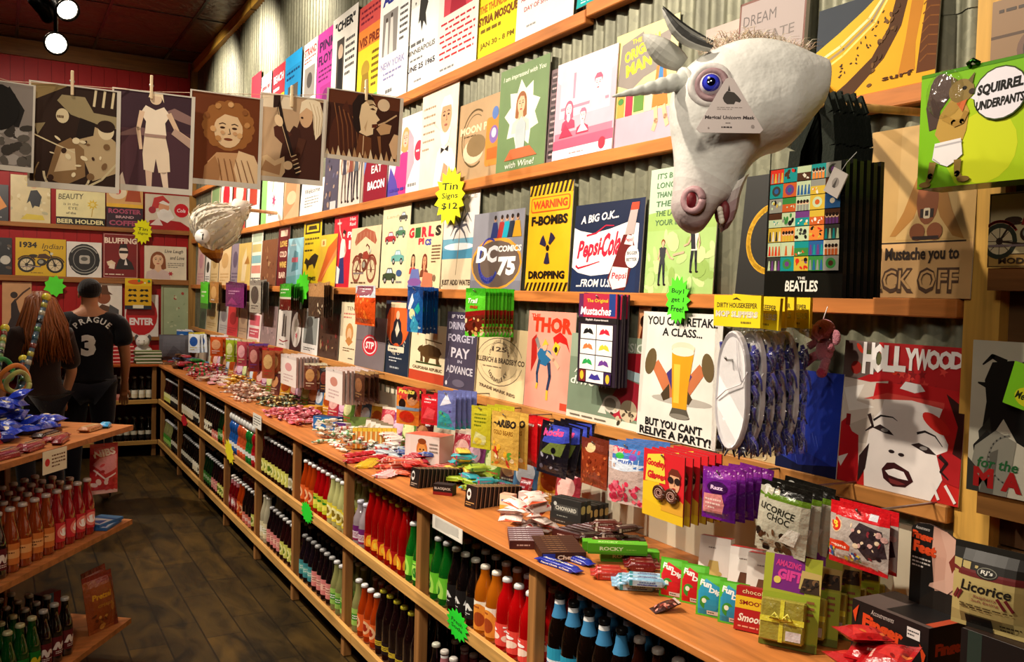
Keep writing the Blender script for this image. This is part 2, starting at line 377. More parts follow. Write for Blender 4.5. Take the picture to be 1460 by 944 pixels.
def tag(o, label=None, cat=None, group=None, kind=None):
 for k, v in (('label', label), ('category', cat), ('group', group), ('kind', kind)):
  if v: o[k] = v
 return o
def empty(name, loc=(0, 0, 0), rz=0, label=None, cat=None, group=None, kind=None):
 o = bpy.data.objects.new(name, None); COL.objects.link(o); o.location = loc; o.rotation_euler = (0, 0, rz); o.empty_display_size = .05
 return tag(o, label, cat, group, kind)
def dup(o, M=None, label=None, group=None, parent=None):
 c = o.copy(); COL.objects.link(c); c.parent = parent
 if M: c.matrix_local = M
 if label: c['label'] = label
 if group: c['group'] = group
 for ch in [q for q in CH.get(o.name, ())]:
  d = dup(ch, ch.matrix_basis.copy(), None, None, c)
 return c
CH = {}
def kids(o, *ch): CH[o.name] = ch; return o
def TR(loc, rz=0, tilt=0, roll=0, sc=1):
 """Local frame: x right, front faces -y, z up. tilt leans the top back (+), roll turns in the front plane."""
 return Matrix.Translation(Vector(loc)) @ Matrix.Rotation(rz, 4, 'Z') @ Matrix.Rotation(-tilt, 4, 'X') @ Matrix.Rotation(roll, 4, 'Y') @ Matrix.Scale(sc, 4)
WALLR = -PI / 2                     # rotation that makes a thing face away from the right-hand wall
# ------------------------------------------------------------------ the room
WX = 1.83; BY = 10.2; CZ = 4.03; CTR = .89
def pmat(name, build):
 mt = bpy.data.materials.new(name); mt.use_nodes = True; build(mt.node_tree.nodes, mt.node_tree.links, mt.node_tree.nodes['Principled BSDF']); MATS[name] = mt; return mt
def _floor(N, L, b):
 tc = N.new('ShaderNodeTexCoord'); mp = N.new('ShaderNodeMapping'); mp.inputs['Rotation'].default_value = (0, 0, PI / 2); L.new(tc.outputs['Object'], mp.inputs[0])
 br = N.new('ShaderNodeTexBrick'); L.new(mp.outputs[0], br.inputs['Vector']); br.offset = .37; br.inputs['Scale'].default_value = 1
 br.inputs['Brick Width'].default_value = .62; br.inputs['Row Height'].default_value = .17; br.inputs['Mortar Size'].default_value = .004; br.inputs['Bias'].default_value = 0
 br.inputs['Color1'].default_value = (*C('5a4a28'), 1); br.inputs['Color2'].default_value = (*C('38301c'), 1); br.inputs['Mortar'].default_value = (*C('1e190e'), 1)
 n1 = N.new('ShaderNodeTexNoise'); n1.inputs['Scale'].default_value = 4; n1.inputs['Detail'].default_value = 8; n1.inputs['Distortion'].default_value = 1.2
 m2 = N.new('ShaderNodeMapping'); m2.inputs['Scale'].default_value = (1.8, .7, 1); L.new(tc.outputs['Object'], m2.inputs[0]); L.new(m2.outputs[0], n1.inputs['Vector'])
 cr = N.new('ShaderNodeValToRGB'); L.new(n1.outputs[0], cr.inputs[0]); e = cr.color_ramp.elements
 e[0].position = .32; e[0].color = (.12, .12, .11, 1); e[1].position = .72; e[1].color = (1.25, 1.0, .58, 1)
 x = N.new('ShaderNodeMix'); x.data_type = 'RGBA'; x.blend_type = 'MULTIPLY'; x.inputs[0].default_value = 1; L.new(br.outputs[0], x.inputs[6]); L.new(cr.outputs[0], x.inputs[7]); L.new(x.outputs[2], b.inputs['Base Color'])
 b.inputs['Roughness'].default_value = .42; b.inputs['Specular IOR Level'].default_value = .35
 bp = N.new('ShaderNodeBump'); bp.inputs['Strength'].default_value = .35; bp.inputs['Distance'].default_value = .004; L.new(n1.outputs[0], bp.inputs['Height']); L.new(bp.outputs[0], b.inputs['Normal'])
pmat('floor_plank', _floor)
def _galv(N, L, b):
 at = N.new('ShaderNodeAttribute'); at.attribute_name = 'Col'; tc = N.new('ShaderNodeTexCoord')
 v = N.new('ShaderNodeTexVoronoi'); v.inputs['Scale'].default_value = 55; n = N.new('ShaderNodeTexNoise'); n.inputs['Scale'].default_value = 2.4; n.inputs['Detail'].default_value = 6
 mp = N.new('ShaderNodeMapping'); mp.inputs['Scale'].default_value = (1, 5, .8); L.new(tc.outputs['Object'], mp.inputs[0]); L.new(mp.outputs[0], n.inputs['Vector']); L.new(tc.outputs['Object'], v.inputs['Vector'])
 r1 = N.new('ShaderNodeMapRange'); r1.inputs[3].default_value = .82; r1.inputs[4].default_value = 1.12; L.new(v.outputs['Color'], r1.inputs[0])
 r2 = N.new('ShaderNodeMapRange'); r2.inputs[1].default_value = .3; r2.inputs[2].default_value = .7; r2.inputs[3].default_value = .6; r2.inputs[4].default_value = 1.2; L.new(n.outputs[0], r2.inputs[0])
 mu = N.new('ShaderNodeMath'); mu.operation = 'MULTIPLY'; L.new(r1.outputs[0], mu.inputs[0]); L.new(r2.outputs[0], mu.inputs[1])
 x = N.new('ShaderNodeMix'); x.data_type = 'RGBA'; x.blend_type = 'MULTIPLY'; x.inputs[0].default_value = 1; L.new(at.outputs['Color'], x.inputs[6]); L.new(mu.outputs[0], x.inputs[7]); L.new(x.outputs[2], b.inputs['Base Color'])
 b.inputs['Metallic'].default_value = .35; b.inputs['Roughness'].default_value = .48
pmat('galvanised', _galv)
def _ceil(N, L, b):
 at = N.new('ShaderNodeAttribute'); at.attribute_name = 'Col'; tc = N.new('ShaderNodeTexCoord'); n = N.new('ShaderNodeTexNoise'); n.inputs['Scale'].default_value = 3; n.inputs['Detail'].default_value = 5; n.inputs['Distortion'].default_value = 2.5
 L.new(tc.outputs['Object'], n.inputs['Vector']); bp = N.new('ShaderNodeBump'); bp.inputs['Strength'].default_value = .6; bp.inputs['Distance'].default_value = .03
 L.new(n.outputs[0], bp.inputs['Height']); L.new(bp.outputs[0], b.inputs['Normal']); L.new(at.outputs['Color'], b.inputs['Base Color']); b.inputs['Roughness'].default_value = .3; b.inputs['Metallic'].default_value = .3
pmat('pressed_tin', _ceil)
def st(name, mb, m): return tag(mb.build(name, m), kind='structure')
st('floor', MB().box(-4, -2.5, -.05, WX + .05, BY + .1, 0, '6d5a30'), 'floor_plank')
c = MB(); xs = [-4, -3.27, -2.59, -1.91, -1.23, -.55, .13, .81, 1.49, WX + .05]; ys = [-2.5 + 1.22 * i for i in range(11)] + [BY]
for i in range(len(xs) - 1):
 for j in range(len(ys) - 1): c.box(xs[i] + .012, ys[j] + .006, CZ, xs[i + 1] - .012, ys[j + 1] - .006, CZ + .02, '4a2c1a')
st('ceiling', c, 'pressed_tin')
g = MB()
for x in xs[1:-1]: g.box(x - .013, -2.5, CZ - .012, x + .013, BY, CZ + .01, '120c08')
for y in ys[1:-1]: g.box(-4, y - .007, CZ - .006, WX, y + .007, CZ + .01, '1a120c')
st('trim_1', g, 'plastic')
# right-hand wall: corrugated sheets above the ledge, white board below it, brown planks past the post
wl = MB(); PER = .068; RND = random.Random(5)
y = 1.2; edges = []
while y < BY: edges.append((y, min(y + .64, BY))); y += .62
for zi, (z0, z1) in enumerate(((1.12, 2.33), (2.3, 4.02))):
 for i, (ya, yb) in enumerate(edges):
  n = max(2, int((yb - ya) / PER * 8)); off = .004 * (i % 2) + .003 * zi; t = RND.uniform(.84, 1.08); col = tuple(v * t for v in C('80806a'))
  vs = []
  for k in range(n + 1):
   yy = ya + (yb - ya) * k / n; x = WX - .004 - off - .0085 * math.sin(2 * PI * yy / PER)
   vs += [(x, yy, z0 - .004 * (i % 3)), (x, yy, z1)]
  wl.add(vs, [(2 * k + 2, 2 * k, 2 * k + 1, 2 * k + 3) for k in range(n)], col, 0, True)
wl.box(WX + .012, 1.2, 1.1, WX + .06, BY + .1, CZ, '555')
wl.box(WX - .012, 1.2, 0, WX + .06, BY, 1.15, 'e6dec4', 1)
for i in range(14): wl.box(WX - .004 * (i % 2), -2.5, i * .29, WX + .06, 1.2, i * .29 + .286, ('5a3d22', '4c321b', '634527')[i % 3], 2)
st('wall_right', wl, ['galvanised', 'card', 'wood_y'])
b = MB(); b.box(-4, BY + .008, 0, WX, BY + .08, CZ, '5a0406')
x = -4
while x < WX: b.box(x, BY, 0, min(x + .117, WX), BY + .02, CZ, 'a0060a'); x += .12
st('wall_back', b, 'card')
st('wall_left', MB().box(-4.06, -2.5, 0, -4, BY, CZ, '6a2a1c'), 'card')
st('wall_front', MB().box(-4, -2.56, 0, WX, -2.5, CZ, '5a4a38'), 'card')
st('trim_2', MB().box(-4, BY - .045, 3.86, WX - .1, BY, 4.02, '7a5228'), 'wood_x')             # beam along the back wall
st('trim_3', MB().box(WX - .06, 1.2, 3.93, WX, BY, 4.025, 'c89a3c').box(WX - .06, 7.58, 3.925, WX - .001, 7.6, 4.02, '6a4a1a'), 'wood_y')
st('trim_4', MB().box(WX - .07, BY - .07, 0, WX, BY, 3.95, 'a87c3e'), 'wood_z')               # corner post
st('trim_5', MB().box(WX - .036, 1.125, 0, WX + .01, 1.205, CZ, 'd2a24a'), 'wood_z')           # post beside the licorice
st('trim_6', MB().box(WX - .09, -2.5, 1.235, WX + .01, 1.12, 1.28, '9c6a34').box(WX - .09, -2.5, 1.69, WX + .01, 1.12, 1.735, '7c5028'), 'wood_y')
# ledges that carry the signs
def ledge(x0, y0, y1, z0, z1, label, c='c67a3a'):
 b = MB(); b.bbox(x0, y0, z0, WX - .015, y1, z1, c, .003); return tag(b.build('wall_ledge', 'wood_y'), label, 'ledge', None, 'thing')
LX = 1.775
RZT = {1: 2.66, 2: 2.152, 3: 1.672, 4: 1.225}
ledge(LX, 2.67, 10.12, 2.612, RZT[1], 'long wooden ledge of the right wall carrying the row of concert posters')
ledge(LX, 1.2, 2.665, 2.63, 2.678, 'short upper wooden ledge butted to the concert poster ledge above the unicorn')
ledge(LX, 1.21, 10.12, 2.108, RZT[2], 'long wooden ledge directly behind the white unicorn head')
ledge(LX, 1.21, 10.12, 1.63, RZT[3], 'long wooden ledge at eye level under the yellow warning sign')
ledge(LX, 1.21, 10.12, 1.186, RZT[4], 'lowest wooden ledge just above the candy counter on the right wall', 'c28444')
BR = []
def ledge_b(z0, z1, label): BR.append(tag(MB().bbox(-4, BY - .06, z0, 1.76, BY - .002, z1, 'a06a38', .003).build('wall_ledge', 'wood_x'), label, 'ledge'))
ledge_b(2.195, 2.24, 'wooden ledge on the red back wall under the white bearded man sign'); ledge_b(1.66, 1.715, 'wooden ledge on the red back wall above the hanging sunglasses card')
ledge_b(2.75, 2.795, 'highest wooden ledge on the red back wall behind the hanging photographs')
# ------------------------------------------------------------------ the counter with its bottle bays
CX = 1.335; POSTY = [.55, 1.4, 2.23, 3.05, 3.87, 4.69, 5.5, 6.37, 7.26, 8.25, 9.22]
MIDZ = .53; LOWZ = .135
ct = empty('display_counter', (CX, 5, 0), 0, 'long wooden counter along the right wall with two open bottle shelves', 'counter')
def cpart(name, b, m):
 o = b.build(name, m, ct); o.matrix_parent_inverse = Matrix.Translation(Vector((-CX, -5, 0))); return o
WO = 'c67a3c'
cpart('worktop', MB().bbox(CX, -1.2, CTR - .022, WX - .013, 9.25, CTR, WO, .003), 'wood_y')
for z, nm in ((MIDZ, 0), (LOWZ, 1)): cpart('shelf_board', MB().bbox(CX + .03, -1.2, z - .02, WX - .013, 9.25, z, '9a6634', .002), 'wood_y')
for z, split in ((MIDZ, 3.68), (LOWZ, 3.7)):
 for ya, yb in ((-1.2, split - .002), (split + .002, 9.25)): cpart('rail', MB().bbox(CX, ya, z - .02, CX + .019, yb, z + .026, 'd7a45c', .002), 'wood_y')
for y in POSTY: cpart('post', MB().bbox(CX + .021, y - .02, 0, CX + .06, y + .02, CTR - .023, 'a87440', .003), 'wood_z')
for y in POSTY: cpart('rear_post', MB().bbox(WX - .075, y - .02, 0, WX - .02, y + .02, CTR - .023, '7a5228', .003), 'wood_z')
bc = empty('display_counter', (.5, 9.6, 0), 0, 'shorter wooden counter across the back wall with bottles below', 'counter')
def bpart(name, b, m):
 o = b.build(name, m, bc); o.matrix_parent_inverse = Matrix.Translation(Vector((-.5, -9.6, 0))); return o
bpart('worktop', MB().bbox(-2.4, 9.255, CTR - .022, WX - .02, BY - .005, CTR, 'a8541f', .003), 'wood_x')
for z in (MIDZ, LOWZ):
 bpart('shelf_board', MB().bbox(-2.4, 9.28, z - .02, CX + .02, BY - .01, z, '8a5a30', .002), 'wood_x'); bpart('rail', MB().bbox(-2.4, 9.255, z - .02, CX - .002, 9.275, z + .02, 'c89850', .002), 'wood_x')
for x in (CX - .03, .88, -.0, -.9, -1.8): bpart('post', MB().bbox(x - .02, 9.28, 0, x + .02, 9.32, CTR - .023, '9a6a38', .003), 'wood_z')
# ------------------------------------------------------------------ soda bottles
def prof(kind):
 if kind == 'long': return [(.026, 0), (.0295, .003), (.03, .01), (.03, .115), (.0285, .13), (.022, .155), (.016, .178), (.0135, .2), (.013, .225), (.0135, .228)], .03, (.03, .105), .228
 if kind == 'jug': return [(.03, 0), (.0335, .004), (.0345, .012), (.0345, .12), (.034, .14), (.029, .165), (.02, .185), (.0155, .2), (.015, .222), (.0155, .226)], .0345, (.02, .115), .226
 if kind == 'tall': return [(.028, 0), (.032, .003), (.0325, .012), (.0325, .15), (.031, .17), (.022, .205), (.0155, .23), (.014, .255), (.0145, .27)], .0325, (.03, .12), .27
 if kind == 'stub': return [(.028, 0), (.0325, .003), (.033, .01), (.033, .1), (.031, .118), (.02, .145), (.0145, .16), (.0135, .185), (.014, .19)], .033, (.02, .085), .19
 return [(.03, 0), (.033, .004), (.034, .012), (.034, .11), (.028, .135), (.027, .14), (.03, .148), (.034, .17), (.034, .19), (.022, .215)], .034, (.03, .1), .215          # kid: a squat bottle with a ball cap
def label_art(kind, cols, s=1):
 A = Art(1.0, s); a, b_, d = (list(cols) + ['fff', '222', 'c00'])[:3]
 A.bg(a)
 if kind == 'band': A.r(0, .3, 1, .7, b_).micro(.3, .36, .7, .64, 2, d)
 elif kind == 'oval':
  for x in (.25, .75): A.e(x, .5, .2, .38, b_).e(x, .5, .13, .22, d)
 elif kind == 'script':
  for x in (.25, .75): A.l([x - .18, .35, x - .1, .7, x - .02, .35, x + .06, .65, x + .16, .4], .09, b_).micro(x - .15, .1, x + .15, .28, 2, d)
 elif kind == 'fruit':
  for x in (.25, .75): A.o(x - .06, .35, .16, b_).o(x + .08, .42, .16, b_).e(x, .7, .16, .08, d).micro(x - .18, .78, x + .18, .95, 1, d)
 elif kind == 'stripe': A.r(0, .62, 1, 1, b_).r(0, 0, 1, .14, d).micro(.1, .25, .9, .55, 3, d)
 elif kind == 'arch':
  for x in (.25, .75): A.e(x, .3, .22, .62, b_).e(x, .38, .12, .25, d).micro(x - .14, .72, x + .14, .86, 1, d)
 return A
BT = {}
def flavour(key, pk, body, cap, lk, lcols, neck=None, lz=None):
 pr, R, (l0, l1), top = prof(pk); l0, l1 = lz or (l0, l1)
 def body_mb(mb, n): mb.lathe(pr, body, n, 0)
 def cap_mb(mb, n, m=0):
  z = top - .004
  if pk == 'kid': mb.ball((0, 0, top + .03), .035, cap, m, n, max(6, n // 2))
  else: mb.lathe([(.0155, z - .006), (.0165, z - .004), (.016, z + .005), (.013, z + .008)], cap, n, m)
 def lab_mb(mb, n, m=0, part=3):
  if lk and part & 1:
   A = label_art(lk, lcols, len(key)); A.a = 2 * PI * R / (l1 - l0) / 2
   fn = lambda u, v, k: Vector((math.cos(2 * PI * u) * (R + .0006 + k * .00012), math.sin(2 * PI * u) * (R + .0006 + k * .00012), l0 + (l1 - l0) * v))
   if n > 9: mb.art(A, fn, m, [i / 20 for i in range(1, 20)], None, True)
   else: mb.lathe([(R + .001, l0), (R + .001, (l0 + l1) / 2), (R + .001, l1)], lcols[0], n, m, cols=[lcols[0], lcols[1]], cap=False)
  if neck and part & 2:
   rr = lambda z: next(a[0] + (b[0] - a[0]) * (z - a[1]) / (b[1] - a[1]) for a, b in zip(pr, pr[1:]) if a[1] <= z <= b[1] + 1e-9)
   zs = [pr[-4][1] + (top - .014 - pr[-4][1]) * i / 4 for i in range(5)]
   mb.lathe([(rr(z) + .001, z) for z in zs], neck, n, m, cols=[neck, neck, neck, C('eee')] if n > 9 else None, cap=False)
 BT[key] = (body_mb, cap_mb, lab_mb, top)
flavour('dark beer bottle with blue and white labels', 'tall', '140a06', '222', 'stripe', ('e8f0f8', '2a9cc0', '1a2a80'), '3a80b0')
flavour('dark root beer bottle with a white cap', 'tall', '2a0f08', 'd0c8c0', 'band', ('3a2014', '6a3a1a', 'caa060'))
flavour('green soda bottle with a lime label', 'long', '0e6a1c', 'ccc', 'arch', ('6fd030', 'b0f060', '1a7a20'))
flavour('dark cola bottle with white script', 'long', '120c0c', 'c8c8b8', 'script', ('161010', 'e8e8e8', 'ddd'))
flavour('orange cream bottle with a big white label', 'jug', 'c86a10', 'e8e0d0', 'arch', ('f4ead8', 'e89030', 'a04010'))
flavour('red soda bottle with a white fruit label', 'jug', 'c80a0e', 'ddd', 'fruit', ('e8483c', 'f8e0d0', 'fff'), None, (.02, .09))
flavour('clear bottle with a purple and white label', 'stub', 'b8a8b0', 'd8d8e8', 'stripe', ('d8c8d8', '6a1a6a', '902050'))
flavour('red soda bottle with a gold cap and flame label', 'tall', 'a80808', 'c0b030', 'arch', ('a80808', 'f0a020', 'f0d040'), None, (.03, .085))
flavour('clear bottle with a pale green label', 'long', 'a8a868', 'ddd', 'band', ('a0d060', '4a9a30', 'fff'))
flavour('orange soda bottle with an orange label', 'long', 'c2400c', 'eee', 'oval', ('e86828', 'f4c090', 'a02808'))
flavour('dark bottle with a gold cap and yellow label', 'tall', '1c0a0c', 'b4a828', 'band', ('1c0a0c', 'c8b030', '302010'), None, (.03, .08))
flavour('deep red bottle with a pink neck label', 'long', '7a0810', 'e0d8d0', 'oval', ('902028', 'e0a0a0', 'fff'), 'b87078')
flavour('red soda bottle with a lemon label', 'long', 'b80a10', 'e8e0e0', 'fruit', ('c8d030', 'f0e860', '208020'))
flavour('pale lemon soda bottle with a yellow label', 'long', 'd8d890', 'eee', 'oval', ('e8d840', 'f8f4b0', '806a10'))
flavour('dark bottle with a teal label', 'long', '1a1018', '888', 'band', ('40909a', '70c0b8', 'eee'))
flavour('dark bottle with a pink label', 'long', '180c10', 'aaa', 'band', ('e08a88', 'f4c0b0', '902030'))
flavour('dark bottle with a yellow green label', 'long', '2a0c0e', 'ccc', 'oval', ('d8d868', 'f0f0a0', '5a7a10'))
flavour('dark bottle with a cream label', 'long', '161210', 'bbb', 'oval', ('e8e0c0', 'f8f4e0', '4a3a20'))
flavour('milky white bottle with a white cap', 'tall', 'd8d0b0', 'f0ece0', 'band', ('e8e0b8', 'f8f8e8', '90a040'))
for nm, cc in (('blue', '2060b8'), ('orange', 'e06030'), ('green', '188030'), ('red', 'b81020')): flavour(nm + ' kids drink bottle with a white ball cap', 'kid', cc, 'e8e8e4', 'band', (cc, 'eee', 'fff'))
flavour('black bottle with a white oval label', 'long', '0c0a08', '999', 'oval', ('1a1612', 'e0dcc8', 'b0a880'))
flavour('dark bottle with a pink lower label', 'long', '1c1010', 'ccc', 'band', ('d87868', 'e8a090', 'fff'), None, (.005, .07))
flavour('dark green bottle with a green label', 'long', '0a2a12', 'bbb', 'band', ('3a7a30', '80b060', 'eee'))
flavour('green ginger bottle with a silver cap', 'long', '0c4a18', 'b8b088', 'script', ('0e6a1c', 'd8c020', 'e0e040'))
P = lambda s: next(k for k in BT if s in k)
PL = []            # (flavour key, x, y, z, row, where, group)
def bay(y0, y1, z, where, cols, rows=3, x0=CX + .068, pitch=.072, step=.079):
 """Fill a bay from its far end (left in the photograph) to its near end."""
 n = int((y1 - y0 - .085) / pitch); tot = sum(c[1] for c in cols); seq = []
 for key, wt in cols: seq += [P(key)] * max(1, round(wt * n / tot))
 seq = seq[:n] + [seq[-1]] * max(0, n - len(seq))
 for i, key in enumerate(seq):
  y = y1 - .0425 - (i + .5) * (y1 - y0 - .085) / n
  for r in range(rows): PL.append((key, x0 + r * step + RND.uniform(-.0015, .0015), y + RND.uniform(-.001, .001), z, r, where, None))
ORD = ['nearest', 'second', 'third', 'fourth', 'fifth', 'sixth', 'seventh', 'eighth', 'farthest']
def two(i, up, lo):
 y0, y1 = POSTY[i + 1] + .0, POSTY[i + 2]; nm = ORD[i]
 bay(y0, y1, MIDZ, 'in the upper shelf of the %s counter bay' % nm, up)
 if lo: bay(y0, y1, LOWZ, 'in the lower shelf of the %s counter bay' % nm, lo)
two(0, [('dark beer', 6), ('dark root beer', 6)], None)
two(1, [('lime label', 2), ('dark cola', 4), ('orange cream', 2), ('white fruit', 4)], [('dark cola', 1), ('deep red', 8)])
two(2, [('purple and white', 3), ('gold cap and flame', 7), ('lime label', 2)], [('pale green label', 1), ('orange soda', 3), ('gold cap and yellow', 7)])
two(3, [('orange soda', 4), ('red soda bottle with a lemon', 4), ('pale lemon', 4)], [('dark bottle with a teal', 4), ('dark bottle with a pink label', 5), ('pale green label', 3)])
two(4, [('yellow green label', 9), ('black bottle', 2)], [('milky white', 2), ('dark bottle with a pink label', 4), ('yellow green label', 4), ('black bottle', 1)])
two(5, [('blue kids', 3), ('orange kids', 3), ('green kids', 2), ('red kids', 3)], [('deep red', 3), ('orange soda', 2), ('dark bottle with a pink lower', 3), ('yellow green label', 2)])
two(6, [('cream label', 4), ('dark bottle with a pink lower', 3), ('dark green bottle', 2), ('orange soda', 3)], [('dark green bottle', 4), ('dark bottle with a pink label', 3), ('yellow green label', 3)])
two(7, [('cream label', 6), ('black bottle', 5)], [('black bottle', 6), ('cream label', 4)])
two(8, [('yellow green label', 4), ('black bottle', 5)], [('pale green label', 4), ('black bottle', 4)])
for z, cs, wh in ((MIDZ, [('dark bottle with a pink lower', 3), ('cream label', 4)], 'on the upper shelf of the back counter'), (LOWZ, [('black bottle', 7)], 'on the lower shelf of the back counter')):
 seq = [P(k) for k, n in cs for _ in range(n)]
 for i, key in enumerate(seq):
  for r in range(2): PL.append((key, .84 + (i + .5) * .066, 9.37 + r * .075, z, r, wh, None))
def place_bottles(extra):
 """The 300 that show largest stand as single bottles with cap and label; the rest behind them is one mass."""
 allp = PL + extra
 def score(p):
  d = depth_of(Vector((p[1], p[2], p[3] + .15))); Pv = Vector((p[1], p[2], p[3] + .15)) - EYE
  vis = 1 if p[4] == 0 else (.5, .22)[min(p[4] - 1, 1)]
  px = 730 + FPX * Vector((RX[0], RY[0], RZ[0])).dot(Pv) / d; py = 472 + FPX * Vector((RX[1], RY[1], RZ[1])).dot(Pv) / d
  return 0 if d < .3 or not (-20 < px < 1480 and py < 960) else vis / d
 allp = sorted(allp, key=score, reverse=True); protos = {}; rest = MB()
 for i, p in enumerate(allp):
  key, x, y, z, r, wh = p[:6]; sc = score(p); M = Matrix.Translation((x, y, z + .0005)) @ Matrix.Rotation(RND.uniform(-.5, .5) + PI * .6, 4, 'Z')
  bm, cm, lm, top = BT[key]
  if i < 300 and sc > 0:
   small = depth_of(Vector((x, y, z))) > 7.2
   lab = '%s %s%s' % (key, ('in the front row ', 'in the second row ', 'in the third row ')[r] if not wh.startswith('on the') else '', wh); lab = ' '.join(lab.split()[:16]) if len(lab.split()) > 16 else lab
   pk = (key, small)
   if pk not in protos:
    b = MB(); bm(b, 16 if not small else 8)
    if small: cm(b, 8, 1); lm(b, 8, 2); o = b.build('soda_bottle', ['glass', 'capmetal', 'paper'])
    else:
     o = b.build('soda_bottle', 'glass'); b = MB(); cm(b, 14); c1 = b.build('bottle_cap', 'capmetal', o); b = MB(); lm(b, 16, 0, 1); c2 = b.build('paper_label', 'paper', o); b = MB(); lm(b, 16, 0, 2); kids(o, c1, c2, *([b.build('neck_label', 'paper', o)] if b.f else []))
    protos[pk] = o; o.matrix_local = M; o['category'] = 'bottle'; o['label'] = lab; o['group'] = lab
   else: dup(protos[pk], M, lab, lab)
  else:
   b = MB(); bm(b, 8); cm(b, 8, 1); lm(b, 8, 2)
   rest.add([M @ Vector(v) for v in b.v], b.f, None, 0, True, b.c)
   rest.m[-len(b.f):] = b.m
 if rest.f: tag(rest.build('stored_bottles', ['glass', 'capmetal', 'paper']), 'mass of further soda bottles standing behind the front rows', 'bottles', None, 'stuff')
# ------------------------------------------------------------------ signs and posters
def sheet(name, w, h, fn, M, label, cat, m='tin', t=.003, edge=None, group=None, seed=1, shape=None, back='777'):
 A = Art(w / h, seed); fn(A); ep = min(.00011, .002 / (A.k + 1)); b = MB(); base = edge or 'cfc8b8'
 if shape == 'oval':
  n = 28; P2 = [(.5 + .5 * math.cos(2 * PI * i / n), .5 + .5 * math.sin(2 * PI * i / n)) for i in range(n)]
  f3 = lambda u, v, y: Vector(((u - .5) * w, y, v * h))
  b.face([f3(u, v, -t) for u, v in P2], base); b.face([f3(u, v, 0) for u, v in reversed(P2)], back)
  for i in range(n): p, q = P2[i], P2[(i + 1) % n]; b.face([f3(*p, 0), f3(*q, 0), f3(*q, -t), f3(*p, -t)], base)
 else: b.box(-w / 2, -t, 0, w / 2, 0, h, base)
 b.art(A, lambda u, v, k: Vector(((u - .5) * w, -t - .0002 - k * ep, v * h)))
 o = b.build(name, m); o.matrix_local = M
 return tag(o, label, cat, group)
SG = []
def sign(rail, xl, xr, yt, fn, label, cat='sign', name='tin_sign', m='tin', ym=None, lean=.016, X=None, z=None, seed=1, shape=None, t=.003):
 z = RZT[rail] + .0005 if z is None else z; X = LX + .014 if X is None else X
 xc = (xl + xr) / 2; zt = at_x(xc, yt, X + lean * .8).z; h = max(.05, zt - z)
 if ym is None:
  ym = yt
  for _ in range(4):
   Pm = at_x(xc, ym, X); ym += (Pm.z - (z + h / 2)) * FPX / depth_of(Pm)
 ya = at_x(xl, ym, X).y; yb = at_x(xr, ym, X).y
 for (r_, a_, b_, x_) in SG[::-1]:
  if r_ == rail and a_ > yb - .004 and b_ < ya + .004 and abs(x_ - X) < .005: X = x_ - .0075
 SG.append((rail, ya, yb, X))
 return sheet(name, ya - yb, h, fn, TR((X, (ya + yb) / 2, z), WALLR, lean / h), label, cat, m, t, None, None, seed, shape)
def poster(xl, xr, yt, fn, label, seed=1): return sign(1, xl, xr, yt, fn, label, 'poster', 'concert_poster', 'paper', None, .016, None, None, seed, None, .0015)
# --- row of concert posters on the top ledge
poster(356, 369, 108, lambda A: A.bg('e8e0dc').r(0, .55, 1, 1, 'd03040').micro(.1, .1, .9, .5, 4, '903040'), 'farthest concert poster, white with a red head, at the dark end of the top ledge')
poster(370, 384, 108, lambda A: A.bg('f0e8e4').r(0, 0, 1, .25, 'e04858').micro(.1, .35, .9, .9, 5, 'c02030'), 'white and red concert poster left of the yellow and red one', 2)
poster(386, 403, 96, lambda A: A.bg('f4dc18').r(0, .66, 1, 1, 'd82838').t('BEACH', .5, .86, .09, .8, 'fff').micro(.1, .7, .9, .78, 1, 'fff').micro(.12, .3, .88, .6, 4, '806000').r(.2, .05, .8, .25, 'c09010'), 'yellow concert poster with a red head beside the blue one')
poster(404, 427, 78, lambda A: A.bg('1c8cc8').r(0, .86, 1, 1, '2098d8').micro(.1, .72, .9, .84, 2, '083868').r(.22, .1, .82, .66, '58524a').e(.5, .5, .13, .07, 'b09878').p([.3, .12, .4, .45, .6, .45, .75, .12], '2a2420'), 'blue concert poster with a dark portrait')
poster(430, 449, 61, lambda A: A.bg('f6f2ea').t('STRAND', .5, .9, .08, .9, 'd03838', .04).micro(.08, .78, .92, .85, 2, 'b03030').r(.12, .42, .88, .74, '9a948c').e(.5, .6, .2, .08, '504a46').r(0, 0, 1, .38, 'd83048').micro(.1, .06, .9, .34, 4, 'f4e0e0'), 'white and red concert poster headed STRAND')
poster(450, 478, 43, lambda A: A.bg('c83c9c').r(0, 0, 1, .3, 'e088b8').t('PINK', .5, .86, .1, .8, '40104a', .04).t('FLOYD', .5, .72, .1, .86, '40104a', .04).micro(.1, .5, .9, .64, 3, '601858').r(.2, .1, .8, .46, 'a83088').e(.5, .3, .2, .12, '782068'), 'magenta concert poster between the STRAND poster and the dark long dressed singer')
poster(473, 508, 20, lambda A: A.bg('f4f0e6').t('"CHER"', .5, .9, .09, .8, '1a1a1a', .05).r(.2, .2, .5, .78, '4a443e').e(.36, .66, .1, .07, 'd0b8a0').p([.24, .2, .28, .6, .44, .6, .48, .2], '141414').micro(.56, .4, .92, .76, 6, '333').micro(.2, .04, .9, .16, 2, '555'), 'white concert poster of a dark long dressed singer')
poster(509, 543, 4, lambda A: A.bg('f0d830').r(0, .78, 1, 1, 'd0504c').r(0, .6, 1, .78, 'e88838').r(0, 0, 1, .14, '78c868').micro(.08, .82, .92, .97, 3, '7a1c30').t('VIS PRES', .5, .66, .09, .92, '803010', .04).e(.34, .4, .17, .08, 'b89830').p([.16, .14, .22, .36, .48, .36, .55, .14], 'a08028').micro(.6, .2, .92, .55, 6, '705010'), 'red to yellow to green concert poster beside the white one with blue lettering')
